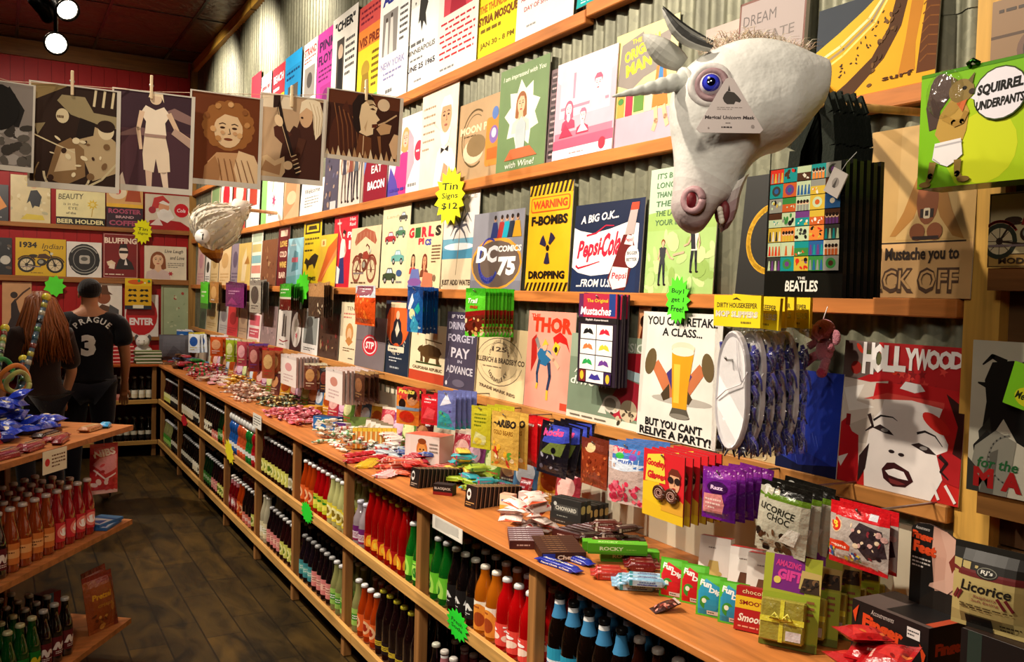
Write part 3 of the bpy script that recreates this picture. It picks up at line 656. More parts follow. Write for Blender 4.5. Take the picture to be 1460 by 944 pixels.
poster(541, 583, -26, lambda A: A.bg('f6f4f0').t('ABBA', .5, .88, .1, .84, '28308c', .05).r(.12, .4, .62, .76, '8a8682').p([.18, .4, .22, .68, .3, .68, .32, .4], 'e8e4de').p([.36, .4, .38, .7, .46, .7, .5, .4], 'd8d4ce').o(.25, .7, .02, '3a302a').o(.42, .72, .02, '3a302a').micro(.7, .45, .95, .75, 6, '444').t('NEW YORK', .5, .31, .06, .8, '9a98c8').micro(.2, .18, .8, .26, 2, '8a88b8').micro(.3, .05, .7, .12, 1, '777'), 'white concert poster with blue lettering and a grey group photograph')
poster(576, 625, -40, lambda A: A.bg('faf8f4').r(.15, .72, .85, .96, 'e8e4dc').p([.4, .56, .44, .8, .5, .86, .58, .82, .66, .7, .6, .62, .64, .5, .55, .56, .5, .48, .46, .58], '2a2826').star(.3, .75, .018, .01, 5, '333').star(.82, .82, .018, .01, 5, '333').micro(.1, .36, .9, .43, 1, '666').t('MINNEAPOLIS', .5, .33, .045, .8, '555').micro(.2, .24, .8, .28, 1, '777').t('JUNE 25 1965', .5, .18, .065, .84, '2a2a3a', .03).micro(.35, .05, .7, .09, 1, '888'), 'white concert poster dated June 25 1965')
poster(626, 683, -70, lambda A: A.bg('f4ece4').r(.14, .5, .86, .97, 'd84858').p([.3, .5, .36, .8, .5, .88, .62, .8, .7, .5], 'b02038').e(.48, .85, .1, .07, 'e88890').micro(.06, .12, .94, .46, 7, 'c82838', .34, True).micro(.1, .03, .7, .07, 1, '888'), 'white concert poster with a red photograph and red lines of text')
poster(681, 741, -90, lambda A: A.bg('f2dc20').r(.14, .6, .86, 1, '9a8a28').p([.2, .6, .26, .95, .42, .95, .46, .6], '3a3418').p([.52, .6, .58, .92, .74, .95, .8, .6], '4a4420').micro(.1, .52, .9, .57, 1, '7a6010').t('THE THUNDERBIRD', .5, .43, .07, .9, 'c87818', .04).t('SYRIA MOSQUE', .5, .32, .09, .92, '7a4410', .05).micro(.1, .2, .9, .27, 1, '7a6010').t('JAN 30 - 8 PM', .5, .1, .06, .8, '7a6010', .02), 'yellow concert poster lettered SYRIA MOSQUE')
poster(740, 822, -110, lambda A: A.bg('f4eee8').r(0, .6, 1, 1, 'e8d8d0').e(.5, .53, .04, .03, 'b03040').micro(.2, .66, .8, .8, 2, 'c06070').t('ADVANCED TICKETS $5.50', .5, .38, .055, .86, 'b8606a', .02).t('DAY OF SHOW $6.50', .5, .27, .055, .72, 'b8606a', .02).micro(.2, .08, .5, .12, 1, '999'), 'white concert poster with red ticket prices at the near end of the long top ledge')
sign(1, 824, 884, -60, lambda A: A.bg('18a8a8').r(.1, .3, .9, .9, '0c8c94').micro(.1, .06, .9, .2, 2, 'd0f0f0'), 'teal concert poster on the short upper ledge', 'poster', 'concert_poster', 'paper', None, .016, None, 2.679)
# --- second row
def s2(*a, **k): return sign(2, *a, **k)
s2(300, 313, 252, lambda A: A.bg('c8b898').r(.1, .3, .9, .9, '7a9a68'), 'small green and tan sign at the far end of the second ledge')
s2(314, 330, 246, lambda A: A.bg('e8dcd0').o(.5, .6, .25, 'c02030').micro(.2, .1, .8, .25, 2, '664'), 'small pale sign with a red disc above the eagle mask')
s2(332, 350, 240, lambda A: A.bg('d83830').e(.5, .6, .3, .2, 'f0d8c0').micro(.1, .1, .9, .3, 2, 'fff'), 'red sign above the dowel of the eagle mask')
s2(352, 370, 225, lambda A: A.bg('eee').r(.2, .3, .8, .8, 'b04030'), 'white sign with a brick red square partly behind the curly child photograph')
s2(373, 404, 222, lambda A: A.bg('f0ece4').r(0, 0, .25, 1, '8ac070').star(.58, .32, .12, .05, 7, 'c84878').l([.5, .45, .6, .9], .03, '6a9a50').micro(.35, .08, .9, .16, 1, '777'), 'white sign with a pink leaf below the guitarist photograph')
s2(405, 427, 215, lambda A: A.bg('d8b088').p([0, 0, .7, .2, 1, 1, .2, 1], 'c89468').e(.5, .3, .3, .1, 'e8c8a0'), 'tan sign left of the small certificate')
s2(428, 460, 258, lambda A: A.bg('f8f6f2').t('Welcome', .5, .7, .14, .66, '333', .01, .2).micro(.2, .2, .8, .55, 4, '888', .35), 'small white certificate style sign', seed=3)
s2(462, 482, 205, lambda A: A.bg('4c4a5c').blobs(.1, .05, .9, .95, 24, ['8a6a5c', '2a2834', 'a89080', '6a6a88'], .05).r(.5, 0, .9, .12, 'c8c8c8'), 'dark grey blue collage sign', seed=4)
s2(483, 514, 185, lambda A: A.bg('d8ccc0').fig(.25, .05, .8, 'a07858', '3a3a48', '6a5a50').fig(.55, .04, .84, 'c09878', '8a4a3a', '3a3440').fig(.8, .06, .78, 'a07858', '54606a', '2a2a30'), 'pale sign showing three standing women', seed=5)
s2(515, 525, 200, lambda A: A.bg('b8a898').p([.2, 0, .5, .9, .9, 0], '8a7468'), 'narrow beige sign pinched between the three women and the maroon sign')
s2(521, 554, 160, lambda A: A.bg('8a1028').t('KEEP', .55, .84, .1, .6, 'f0e0e0', .03).t('CALM', .55, .68, .1, .6, 'f0e0e0', .03).t('AND', .55, .5, .09, .5, 'f0e0e0', .03).t('EAT', .55, .35, .09, .45, 'f0e0e0', .03).t('BACON', .55, .17, .1, .72, 'fff', .04).p([0, .3, .16, .55, 0, .7], '6a88c8'), 'maroon sign lettered EAT BACON')
s2(552, 600, 168, lambda A: A.bg('f0dce0').p([.15, 0, .3, .5, .5, .56, .75, .5, .95, 0], 'd03888').p([0, 0, .1, .4, .3, .2, .4, 0], '5848a8').face(.52, .72, .24, 'e8b8a0', 'c8a060', 'wave', body=False).face(.2, .62, .2, 'e0b098', '7a4020', 'long', body=False).micro(.1, .03, .9, .12, 1, '4838a0'), 'pink sign of women in magenta dresses', seed=6)
s2(582, 607, 170, lambda A: A.bg('faf6f2').o(.62, .55, .14, 'd83050').micro(.48, .52, .78, .58, 1, 'fff').p([0, .1, .4, .4, .3, .75, 0, .9], 'e8a8b8').micro(.1, .05, .9, .15, 1, '888'), 'white sign with a round red seal beside the old man')
s2(601, 652, 125, lambda A: A.bg('f4e4d0').micro(.06, .36, .4, .86, 6, 'a08468', .25).p([.42, 0, .5, .34, .62, .4, .9, .34, 1, .22, 1, 0], 'f8f0e6').face(.7, .68, .34, 'd8a078', 'f0ece4', 'short', 'a06050', body=False).p([.55, .56, .6, .42, .7, .38, .8, .42, .85, .56, .7, .5], 'f4f0ea').p([.6, .38, .7, .35, .6, .32], '1a1a1a').p([.8, .38, .7, .35, .8, .32], '1a1a1a').p([.62, .05, .7, .22, .8, .18, .82, 0], 'd89a78'), 'cream sign of an old white haired man with a black bow tie')
s2(652, 714, 142, lambda A: A.bg('b89870').arc(.4, .52, .36, 60, 300, .025, '6a5430', 24).arc(.4, .52, .3, 60, 300, .012, '6a5430', 24).e(.38, .36, .24, .16, 'd8c8a8').e(.44, .42, .22, .14, '8a7048').t('MOON PIE', .42, .64, .1, .74, 'e8dcb0', .04).micro(.14, .54, .6, .58, 1, '5a4420').rr(.66, .12, .98, .72, .05, 'e08830').o(.83, .5, .11, '8868b0').o(.83, .52, .06, 'e8d8e0').o(.84, .76, .08, '5878b8').r(.7, .2, .94, .34, 'c86820'), 'tan sign of a round cookie pie with an orange wrapper')
s2(712, 781, 92, lambda A: A.bg('6f8a58').t('I am impressed with You', .5, .9, .06, .86, 'e8ecd8', .01, .2).star(.5, .52, .34, .24, 9, 'eef0d8', .3).face(.48, .62, .2, 'e8b890', '9a5a28', 'wave', 'c03828', 'd8d4c0').p([.42, .12, .38, .42, .5, .5, .6, .42, .58, .12], 'b8c4c8').p([.18, .1, .3, .2, .7, .2, .85, .1], 'c86838').t('with Wine!', .5, .05, .06, .6, 'e8ecd8', .01, .2), 'green sign of a woman in a pale star burst')
s2(781, 797, 100, lambda A: [A.bg('7a6468')] + [A.rr(.12, .04 + i * .118, .88, .13 + i * .118, .02, ('2c2226', '4a383c')[i % 2]).micro(.2, .06 + i * .118, .8, .11 + i * .118, 1, 'c8b0b0') for i in range(8)], 'narrow dark strip sign left of the pink family')
def pinkfam(A):
 A.bg('f6dce0').r(.0, .14, 1, .9, 'eeb0c0').e(.5, .86, .5, .16, 'f4d0d8').r(.08, .42, .92, .8, 'f4ccd6').r(0, .1, 1, .2, 'd85878').r(.02, .2, .98, .27, 'e07890').r(.3, .6, .34, .86, 'e890a8').r(.1, .5, .9, .53, 'e088a0')
 A.face(.72, .68, .17, 'f8d8d8', 'd85070', 'short', 'b02848', 'f4c8d0', 'a83050').face(.25, .5, .15, 'f8d8d8', 'd85878', 'wave', 'b02848', 'd03a60', 'a83050').face(.5, .4, .13, 'f8d8d8', 'e07090', 'short', 'b02848', 'c83058', 'a83050').p([.1, .22, .2, .36, .34, .22], 'c82850').p([.42, .24, .5, .34, .6, .24], 'f8e0e4').r(0, 0, 1, .1, 'f8ecec').o(.84, .08, .06, 'c82840').micro(.3, .03, .7, .06, 1, 'd88')
s2(793, 878, 80, pinkfam, 'pink sign of a family in a diner')
def origman(A):
 A.bg('e8d890').p([.06, .55, .1, .9, .45, .96, .5, .86, .9, .9, .86, .62, .5, .56, .3, .48], '8a8078').t('ORIGINAL', .46, .82, .1, .62, 'f8e020', .05, 0, 10).t('MAN', .4, .68, .11, .42, 'f8e020', .05, 0, 8).t('THE', .35, .9, .04, .16, 'f0d020', .03)
 A.r(0, 0, 1, .26, 'd8a8b8').r(.08, .26, .2, .46, 'e09838').r(.22, .26, .34, .48, 'b01840').r(.36, .28, .52, .42, '5a8a28').r(.54, .26, .66, .44, 'c8c0b0').e(.14, .4, .05, .03, '408030').p([.66, .28, .7, .62, .84, .62, .9, .28], 'e07820').p([.72, .4, .75, .62, .8, .62, .82, .4], '2878b8').l([.72, .28, .74, .16, .7, .08], .05, 'e8b890').l([.84, .28, .88, .18, .92, .1], .05, 'e8b890')
s2(874, 962, 38, origman, 'tall sign with yellow lettering about an original man')
s2(1000, 1054, 36, lambda A: A.bg('a89488').micro(.1, .55, .9, .8, 2, '6a5a54').e(.4, .62, .2, .08, 'c0a898').micro(.1, .2, .9, .45, 3, '7a6a60'), 'grey pink board half hidden above the unicorn mane', z=RZT[2])
s2(1055, 1150, -6, lambda A: A.bg('9a8c88').fr(0, .02, '6a3a2c').t('DREAM', .32, .83, .09, .5, '5a504e', .0).t('CREATE', .5, .66, .08, .7, '6a605c', 0).t('LAUGH', .4, .5, .08, .6, '6a605c', 0).t('LOVE', .62, .36, .09, .55, '5a504e', 0).micro(.15, .1, .85, .25, 2, '7a706c'), 'grey wooden board with pencilled words in a brown frame', m='card', t=.012)
def beach(A):
 A.bg('d8a020').p([0, 1, 0, .5, .2, .7, .4, .85, .55, 1], '3a4048').p([0, .56, 0, .42, .25, .58, .5, .78, .66, 1, .55, 1, .4, .86, .2, .7], 'c8a830').l([0, .44, .22, .56, .45, .76, .6, 1], .03, 'f0e0a0').l([0, .3, .25, .46, .5, .7, .64, 1], .025, 'e8d070').l([0, .37, .25, .52, .48, .73, .6, .98], .03, '98886a')
 A.p([.1, 0, .3, .16, .5, .36, .62, .62, .68, 1, .78, 1, .72, .6, .6, .32, .4, .08, .34, 0], '4a2c14').p([.72, .1, .76, .45, .8, 1, .9, 1, .84, .4, .85, .14], 'b87820').p([.86, .1, .88, .5, .92, 1, 1, 1, 1, .1], '5a3010')
 for i in range(9): A.l([.88, .2 + i * .09, .93, .26 + i * .09, 1, .24 + i * .09], .012, '7a4818')
 R = random.Random(3)
 for i in range(26): t = R.random(); A.e(.18 + .42 * t + R.uniform(-.07, .05), .2 + .55 * t * t + R.uniform(0, .12), .012, .008, '3a2c1c', R.random() * 3, 7)
 for i in range(18): t = R.random(); A.e(.46 + .22 * t + R.uniform(-.03, .07), .06 + .8 * t + R.uniform(-.03, .03), .022, .018, ('4a3018', '6a4a28')[i % 2], R.random() * 3, 8)
 A.t('surf', .72, .12, .05, .24, '4a2810', .02)
sign(2, 1163, 1336, -10, beach, 'orange poster of a winding coast road above the sea', 'poster', 'art_poster', 'paper', None, .012)
# --- third row
def s3(*a, **k): return sign(3, *a, **k)
W3 = [(281, 291, 352, 'd8b0a8', 'c88898', 'pink and beige sign at the far end of the eye level ledge'), (292, 299, 366, 'e8e4dc', '2a2a2a', 'narrow black and white sign under the eagle beak'), (300, 311, 352, 'c8ac78', 'a88850', 'tan sign under the eagle beak'),
      (312, 328, 351, 'd8b888', 'c09860', 'tan sign with a square of print right of the eagle beak'), (329, 340, 348, '8a7c8c', '5c5068', 'purple grey sign on the far part of the eye level ledge')]
for xl, xr, yt, c1, c2, lb in W3: s3(xl, xr, yt, lambda A, c1=c1, c2=c2: A.bg(c1).e(.5, .62, .3, .2, c2).micro(.12, .08, .88, .32, 3, c2), lb)
s3(340, 358, 347, lambda A: A.bg('d8b868').p([.3, .1, .35, .6, .6, .9, .7, .5, .6, .1], 'e8d0a0').p([.5, .5, .75, .7, .9, .5], 'b07830'), 'tan yellow sign with a pale figure right of the purple grey one')
s3(357, 373, 328, lambda A: A.bg('f0ecd8').r(.1, .78, .9, .95, 'b8c8b0').r(.1, .6, .9, .74, 'c8b878').r(.1, .4, .9, .54, '80b0b8').r(.1, .22, .9, .36, 'd08878').micro(.1, .04, .9, .16, 2, '555'), 'white sign with coloured bands')
s3(373, 395, 342, lambda A: A.bg('7a4a30').blobs(.1, .1, .9, .9, 20, ['9a6a48', '5a3020', 'b08860'], .06), 'brown sign with mottled figures', seed=8)
s3(395, 411, 321, lambda A: [A.bg('6a1420')] + [A.t(tx, .5, .86 - i * .17, .1, .6, ('f0d0b8', 'e8c060')[i % 2], .04) for i, tx in enumerate(('I', 'LOVE', 'COLD', 'WINE', 'BAR'))], 'maroon sign with a column of pale words')
s3(410, 432, 340, lambda A: A.bg('9cd0e0').p([.3, .3, .45, .75, .7, .7, .75, .35], '5898a8').r(.3, .5, .7, .6, 'c86070').p([0, 0, 0, .2, 1, .25, 1, 0], '78c0c8').micro(.2, .82, .8, .9, 1, 'e8f4f4'), 'pale blue sign of a bathing scene')
s3(431, 456, 315, lambda A: A.bg('f0d020').r(.08, .8, .92, .97, '3a3010').r(.16, .83, .84, .94, 'f0d020').p([.25, .86, .3, .92, .7, .92, .75, .86], '3a3010').micro(.1, .62, .9, .76, 2, '6a5a10').micro(.1, .52, .9, .58, 1, '3a3010').p([.1, .36, .2, .44, .35, .4, .5, .46, .7, .5, .9, .46, .8, .36, .7, .26, .6, .34, .4, .32, .3, .24, .22, .34], '1a1608').t('IN TIMES', .5, .12, .06, .6, '3a3010', .04), 'yellow sign with a black running cowboy')
s3(455, 480, 335, lambda A: A.bg('f4c838').p([.0, .1, .25, .1, 1, .75, 1, .95, .5, .75], 'e06820').p([.1, .1, 1, .6, 1, .75], 'f09050').rr(.1, .78, .38, .92, .03, 'f8e890').t('B', .24, .85, .08, .1, 'c05010', .04).r(0, 0, 1, .08, 'e8b028'), 'yellow sign with an orange diagonal flash')
def pinup(A):
 A.bg('cc1c34').p([.2, .05, .3, .35, .34, .5, .45, .5, .5, .3, .55, .05], '283070').p([.3, .4, .32, .6, .36, .68, .5, .66, .52, .42], 'f0e8e4').l([.38, .66, .26, .8, .22, .95], .03, 'f0d0b8').l([.5, .64, .56, .5, .5, .42], .03, 'f0d0b8').o(.45, .73, .035, 'f0d0b8').p([.38, .74, .44, .8, .54, .77, .5, .72, .44, .75], '2a1408').p([.05, .05, .3, .05, .34, .25, .2, .3], 'f4f0ec')
 A.t('Hot', .8, .93, .05, .24, 'f4e0e0', .03).t('Rod', .8, .86, .05, .24, 'f4e0e0', .03).t('Pin', .78, .72, .08, .34, 'fff', .03, .2).r(.68, .52, .76, .64, 'f8ecec').r(.8, .06, .95, .42, '8a0818').micro(.15, .86, .45, .93, 1, 'f4d8d8')
s3(474, 507, 307, pinup, 'red sign of a pin up woman with a raised arm')
def indianb(A):
 A.bg('e8d0a8').p([.14, .76, .2, .9, .5, .98, .8, .9, .88, .76, .84, .7, .5, .84, .18, .7], 'a85a40')
 for i in range(6): A.l([.2 + i * .12, .72, .22 + i * .11, .92], .006, 'e8d0a8')
 A.bike(.5, .42, .78, '9a3a28', '6a3424', '8a4a38').micro(.08, .05, .92, .11, 1, '6a4a30')
s3(500, 542, 324, indianb, 'beige sign of an old red brown motorcycle under a feather fan')
def rover(A):
 A.bg('e6dcb4').t('Landys', .45, .86, .05, .6, 'b8a880', .01, .2).car(.75, .84, .3, '4a4a40').car(.32, .6, .4, 'b03038').car(.68, .66, .36, '4a7a5a', 'bcd').car(.62, .36, .46, '6ab0a8').car(.35, .14, .5, '3a4a30').e(.7, .18, .1, .04, '3a5a8a').micro(.6, .05, .95, .1, 1, '888')
s3(543, 582, 293, rover, 'cream sign with rows of small off road cars')
def guitars(A):
 A.bg('ecd6a8')
 for i, (ch, cc) in enumerate(zip('GIRLS', ('d82838', '2a6a30', 'd82838', 'd02848', '2a2a20'))): A.t(ch, .12 + i * .19, .86, .16, .16, cc, .06, 0, RND.uniform(-8, 8))
 A.t('PI', .42, .72, .1, .16, 'c83040', .06).t('CS', .62, .7, .1, .18, '3848a8', .06).face(.22, .44, .16, 'e0a880', '3a2418', 'wave', 'c02020', 'c03838').face(.56, .42, .18, 'd89870', '7a3018', 'long', 'c02020', '7a4028').micro(.74, .38, .97, .66, 6, '7a5a40').p([.1, .02, .2, .3, .4, .3, .5, .02], '6a78b8').p([.5, .02, .55, .26, .8, .22, .82, .02], 'c87858').e(.3, .1, .2, .06, '8858a0').o(.85, .16, .05, '8a6a50')
s3(580, 630, 318, guitars, 'cream sign with jumbled red green and blue letters over two women', seed=9)
def palm(A):
 A.bg('e8e0d8').r(0, .38, 1, .5, '6fa8c0').r(0, .3, 1, .39, '4a90b0').e(.5, .42, .4, .035, 'f0f4f4').r(0, 0, 1, .3, 'e8d4b0').l([.46, .14, .5, .4, .52, .62], .012, '9a8060').t('PEACE', .68, .9, .05, .5, 'b0a8a0', .02)
 for dx, dy in ((-.3, .06), (-.26, -.05), (.3, .07), (.28, -.04), (-.12, .14), (.14, .15), (-.18, -.1), (.2, -.12)): A.l([.52, .62, .52 + dx * .6, .62 + dy + .05, .52 + dx, .62 + dy - .04], .035, '5a5a62', .006)
 A.t('JUST ADD WATER', .5, .06, .07, .84, '5a4a3a', .03)
s3(628, 680, 268, palm, 'pale beach sign of a palm tree lettered JUST ADD WATER')
def dc(A):
 A.bg('8e8e98').r(0, 0, 1, .12, '7a7a86').e(.5, .34, .5, .34, 'e8a038').e(.5, .33, .47, .3, '6a5a50').arc(.36, .4, .26, 60, 300, .03, '4a4aa8', 18).arc(.36, .36, .26, 140, 330, .045, '3a48a8', 18).t('DC', .32, .46, .22, .42, 'f4f4f8', .05, .15).t('COMICS', .76, .52, .08, .44, 'f4f0e8', .04, .1).t('75', .72, .3, .24, .34, 'f8f4f0', .06, .1)
 for i, (cc, x) in enumerate((('2a3a78', .45), ('a8302c', .58), ('18a0b8', .68), ('283040', .78), ('d8a028', .88))): A.p([x - .08, .66, x - .04, .86, x + .04, .86, x + .09, .66], cc).o(x, .9, .035, 'c89878').o(x, .92, .03, '2a1c14')
s3(674, 746, 302, dc, 'grey sign with a large 75 in an orange oval')
def fbomb(A):
 A.bg('f4b41c').r(0, .9, 1, 1, '2a1c08').r(0, 0, 1, .08, '2a1c08')
 for i in range(11):
  for y0, y1 in ((.9, 1), (0, .08)): x = -.05 + i * .1; A.p([x, y0, x + .045, y0, x + .1, y1, x + .055, y1], 'f4b41c')
 A.rr(.05, .74, .95, .88, .03, 'd8581c').rr(.07, .75, .93, .87, .025, 'f6b018').t('WARNING', .5, .81, .08, .8, 'd8441c', .05).t('F-BOMBS', .5, .66, .09, .84, '1c140c', .05)
 for a0 in (35, 125, 250):
  p = [.5 + .045 * math.cos(math.radians(a0)) / A.a, .4 + .045 * math.sin(math.radians(a0))]
  for j in range(6): t = math.radians(a0 + j * 8); p += [.5 + .15 * math.cos(t) / A.a, .4 + .15 * math.sin(t)]
  p += [.5 + .045 * math.cos(math.radians(a0 + 40)) / A.a, .4 + .045 * math.sin(math.radians(a0 + 40))]; A.p(p, '2a2440')
 A.o(.5, .4, .028, '1c140c').t('DROPPING', .5, .15, .075, .84, '1c140c', .05)
s3(751, 812, 262, fbomb, 'yellow warning sign with a black radiation trefoil')
def pepsi(A):
 A.bg('f2ecea').p([0, 1, 1, 1, 1, .72, .8, .76, .55, .7, .3, .66, .1, .7, 0, .74], '16223e').p([0, 0, 1, 0, 1, .3, .8, .25, .55, .2, .3, .18, .1, .22, 0, .28], '1c2c50').r(.94, 0, 1, 1, '1c2848')
 A.t('A BIG O.K...', .38, .84, .09, .56, 'f4f0ec', .03, .2, 3).t('...FROM U.S.A.', .4, .1, .09, .62, 'f4f0ec', .03, .2)
 A.t('Pepsi', .25, .47, .26, .34, 'c8203c', .035, .3, 5).t('Cola', .58, .53, .26, .27, 'c8203c', .035, .3, 5).l([.06, .3, .1, .27, .25, .3, .42, .34], .028, 'c8203c', .01).l([.2, .64, .34, .66, .48, .74, .6, .73], .022, 'c8203c', .01).r(.41, .47, .46, .5, 'c8203c')
 A.p([.62, .04, .56, .16, .62, .3, .68, .46, .74, .62, .84, .64, .9, .5, .88, .3, .84, .1, .8, .02], '6a1c18').p([.76, .62, .82, .9, .92, .9, .88, .62], 'b8a8a4').p([.815, .88, .83, .96, .93, .96, .925, .88], 'd84830').p([.58, .14, .62, .28, .84, .26, .82, .06, .64, .03], 'f0e0dc').t('Pepsi', .72, .17, .09, .2, 'c8203c', .02, .1).p([.76, .52, .8, .62, .88, .6, .88, .5], 'f0dcd8').t('Pepsi', .82, .56, .05, .1, 'c8203c', .02).o(.88, .38, .12, 'f2ecea').t('BIGGER', .88, .42, .035, .14, '222', .02).t('BETTER', .88, .35, .035, .14, '222', .02)
s3(816, 914, 288, pepsi, 'white and navy soda sign with a red script and a bottle')
def couple(A):
 A.bg('a8c878').r(0, .62, 1, 1, 'bcd8b8').p([0, .5, 0, .64, .5, .68, 1, .6, 1, .5], 'a0c068').blobs(0, .02, 1, .45, 30, ['b8d088', '98b860', 'c8d898'], .07)
 for i, tx in enumerate(("IT'S BEEN A", 'LONG DAY', 'THANKS FOR', 'THE FUN', 'THE LAUGHS', 'YOUR DAY')): A.t(tx, .36, .94 - i * .075, .045, .5, '5a7a58', .005, .1)
 A.fig(.26, .06, .36, 'd8b090', '3a3c40', '2a2c34', '8a4a28', None, ((-.1, .8, -.14, .6, .0, .5), (.1, .8, .25, .62, .38, .58))).fig(.72, .16, .36, 'd8b090', 'e8e0d0', '2a2a30', '5a3a20', None, ((-.1, .8, -.2, .62, -.34, .58), (.11, .8, .16, .64, .14, .5))).l([.42, .3, .58, .32], .018, 'd8b090').p([.68, .34, .66, .46, .72, .46, .74, .34], '2a2a30')
s3(922, 1020, 236, couple, 'pale green sign of a couple pulling hands in a field', seed=4)
def mustache(A):
 A.bg('cfa766').r(0, .33, 1, 1, 'c09a5c').r(.3, .34, .84, 1, 'c8a468').r(0, .315, .94, .325, '2a1a10').r(0, .0, 1, .315, 'd4a870')
 A.p([.55, .62, .5, .75, .36, .5, .24, .36, .3, .36, .46, .46, .52, .58], 'a87430').p([.64, .62, .68, .75, .8, .5, .92, .33, .82, .35, .7, .46, .64, .58], 'a87430').e(.58, .56, .1, .14, '8a4c24').e(.58, .76, .075, .05, 'd8b888').p([.5, .8, .56, .86, .62, .86, .67, .8], 'c89858').l([.55, .84, .53, .95, .57, .98], .03, 'a87838', .01).r(.52, .46, .64, .51, '2a1a10').rr(.55, .455, .61, .515, .01, 'e0d0b0').r(.565, .47, .595, .5, '2a1a10').e(.5, .38, .07, .05, '8a4c24').e(.66, .38, .07, .05, '8a4c24').r(.46, .335, .7, .355, '2a1410')
 A.t('Afraid I Mustache you to', .38, .245, .095, 1.02, '33241c', .03).t('BACK OFF', .42, .1, .15, .96, '5a4030', .05).t('BACK OFF', .425, .105, .11, .94, 'd4a870', .0)
sign(3, 1236, 1390, 178, mustache, 'tan sign lettered BACK OFF with a long moustached outlaw', lean=.012)
# --- fourth row, on the lowest ledge
def s4(*a, **k): return sign(4, *a, **k)
W4 = [(284, 293, 438, '3a4a38', '222', 'dark green narrow sign at the far end of the lowest ledge'), (294, 310, 430, 'c8b080', 'a88848', 'tan sign behind the brown hanging packs'), (312, 325, 432, 'b8b4b0', '8a8488', 'silver grey sign left of the plain red one'),
      (325, 340, 437, 'd03038', 'a01824', 'plain red sign under the purple hanging bag'), (340, 352, 430, 'c8a888', 'a88870', 'beige sign right of the plain red one')]
for xl, xr, yt, c1, c2, lb in W4: s4(xl, xr, yt, lambda A, c1=c1, c2=c2: A.bg(c1).e(.5, .6, .32, .22, c2).micro(.12, .08, .88, .3, 3, c2), lb)
s4(353, 371, 446, lambda A: A.bg('f0dcd8').r(.12, .55, .88, .92, 'd86070').r(.12, .12, .88, .45, 'd05868').micro(.2, .2, .8, .4, 2, 'f8e0e0'), 'white sign with two pink red squares')
s4(372, 394, 436, lambda A: A.bg('a08888').blobs(.1, .1, .9, .9, 18, ['c8a8a8', '786068', 'e0c8c0'], .06), 'mauve mottled sign left of the crossed legs', seed=11)
s4(395, 413, 442, lambda A: A.bg('eee8e0').p([.35, .3, .4, .9, .5, .9, .52, .3], '5a5450').p([.55, .3, .55, .85, .65, .85, .7, .3], '6a645c').l([.2, .2, .5, .16, .85, .22], .03, 'a83040').micro(.2, .06, .8, .12, 1, '555'), 'white sign of two crossed legs')
s4(414, 429, 440, lambda A: A.bg('3a2a28').e(.5, .5, .46, .42, 'e8e0d8').star(.55, .36, .09, .04, 7, 'd04058').e(.45, .6, .15, .16, 'b8b0a0'), 'dark sign with a pale oval and red flower')
s4(430, 453, 440, lambda A: A.bg('f2f0ec').r(.1, .22, .92, .93, '9aa09c').e(.45, .7, .2, .13, '4a4e4c').p([.2, .22, .3, .6, .62, .6, .75, .22], '5a605e').micro(.15, .06, .85, .15, 2, '555'), 'white framed black and white photograph sign')
s4(454, 482, 446, lambda A: A.bg('4a3428').blobs(.05, .05, .95, .95, 34, ['6a4a34', '2a1c18', 'a88a68', '7a2a28'], .06), 'dark brown mottled sign', seed=12)
s4(484, 511, 431, lambda A: A.bg('efe0bc').t('TEN', .5, .9, .06, .4, '7a7060', .02).micro(.15, .72, .85, .84, 2, 'd0786a').e(.5, .5, .2, .16, 'd09050').e(.5, .47, .12, .11, 'e8c090').p([.3, .36, .5, .28, .7, .36, .5, .44], 'c88848').micro(.2, .18, .8, .26, 2, '7a5a3a').micro(.5, .06, .9, .1, 1, '333'), 'cream sign with a feathered head')
s4(508, 550, 452, lambda A: A.bg('7a7074').arc(.5, .55, .42, 40, 140, .1, '5a5054', 14).r(0, .52, 1, .53, '5a5054').e(.5, .45, .26, .21, 'd83040').e(.5, .45, .22, .175, 'f0e0e0').e(.5, .45, .19, .15, 'c81c30').t('STP', .5, .45, .14, .28, 'f4ecec', .04, .1), 'dark grey sign with a red oval of three white letters')
def moto(A):
 A.bg('1c2c40').e(.5, .68, .46, .3, 'e05a28').e(.5, .68, .42, .27, 'e8682c').rr(.2, .9, .8, .97, .01, 'e8d8b0').p([.3, .42, .36, .7, .5, .8, .64, .7, .7, .42], '1c2430').o(.5, .8, .06, 'e8c8a0').o(.38, .5, .1, '18202c').o(.62, .5, .1, '18202c').p([.42, .6, .5, .72, .6, .6, .5, .5], 'e8e0c8').arct('THUNDER CYCLES', .5, .62, .34, 205, 335, .05, 'e8e0c8').rr(.18, .3, .82, .38, .02, 'e8dcc0').micro(.24, .32, .76, .36, 1, '1c2c40').micro(.25, .16, .75, .24, 2, 'c8ccd0').micro(.3, .06, .9, .12, 1, 'a8b0b8')
s4(547, 583, 428, moto, 'navy and orange sign of a motorcycle rider')
def calif(A):
 A.bg('f0e2bc').r(0, 0, 1, .17, 'c8482c').star(.18, .84, .06, .024, 5, 'c06838', .3).p([.3, .42, .28, .52, .36, .62, .5, .66, .66, .64, .8, .6, .86, .52, .82, .48, .8, .4, .84, .34, .74, .33, .72, .42, .56, .42, .52, .33, .42, .33, .42, .42, .36, .44, .38, .34, .3, .34], '5a4020').p([.26, .5, .2, .54, .24, .6, .34, .64, .36, .54], '5a4020').l([.4, .74, .85, .7], .02, '6a5428').l([.44, .66, .42, .74], .02, '5a4020').r(.18, .305, .88, .335, '3a4a24').t('CALIFORNIA REPUBLIC', .5, .23, .055, .8, '6a4a30', .03)
s4(584, 636, 463, calif, 'cream sign of a brown bear lettered CALIFORNIA REPUBLIC')
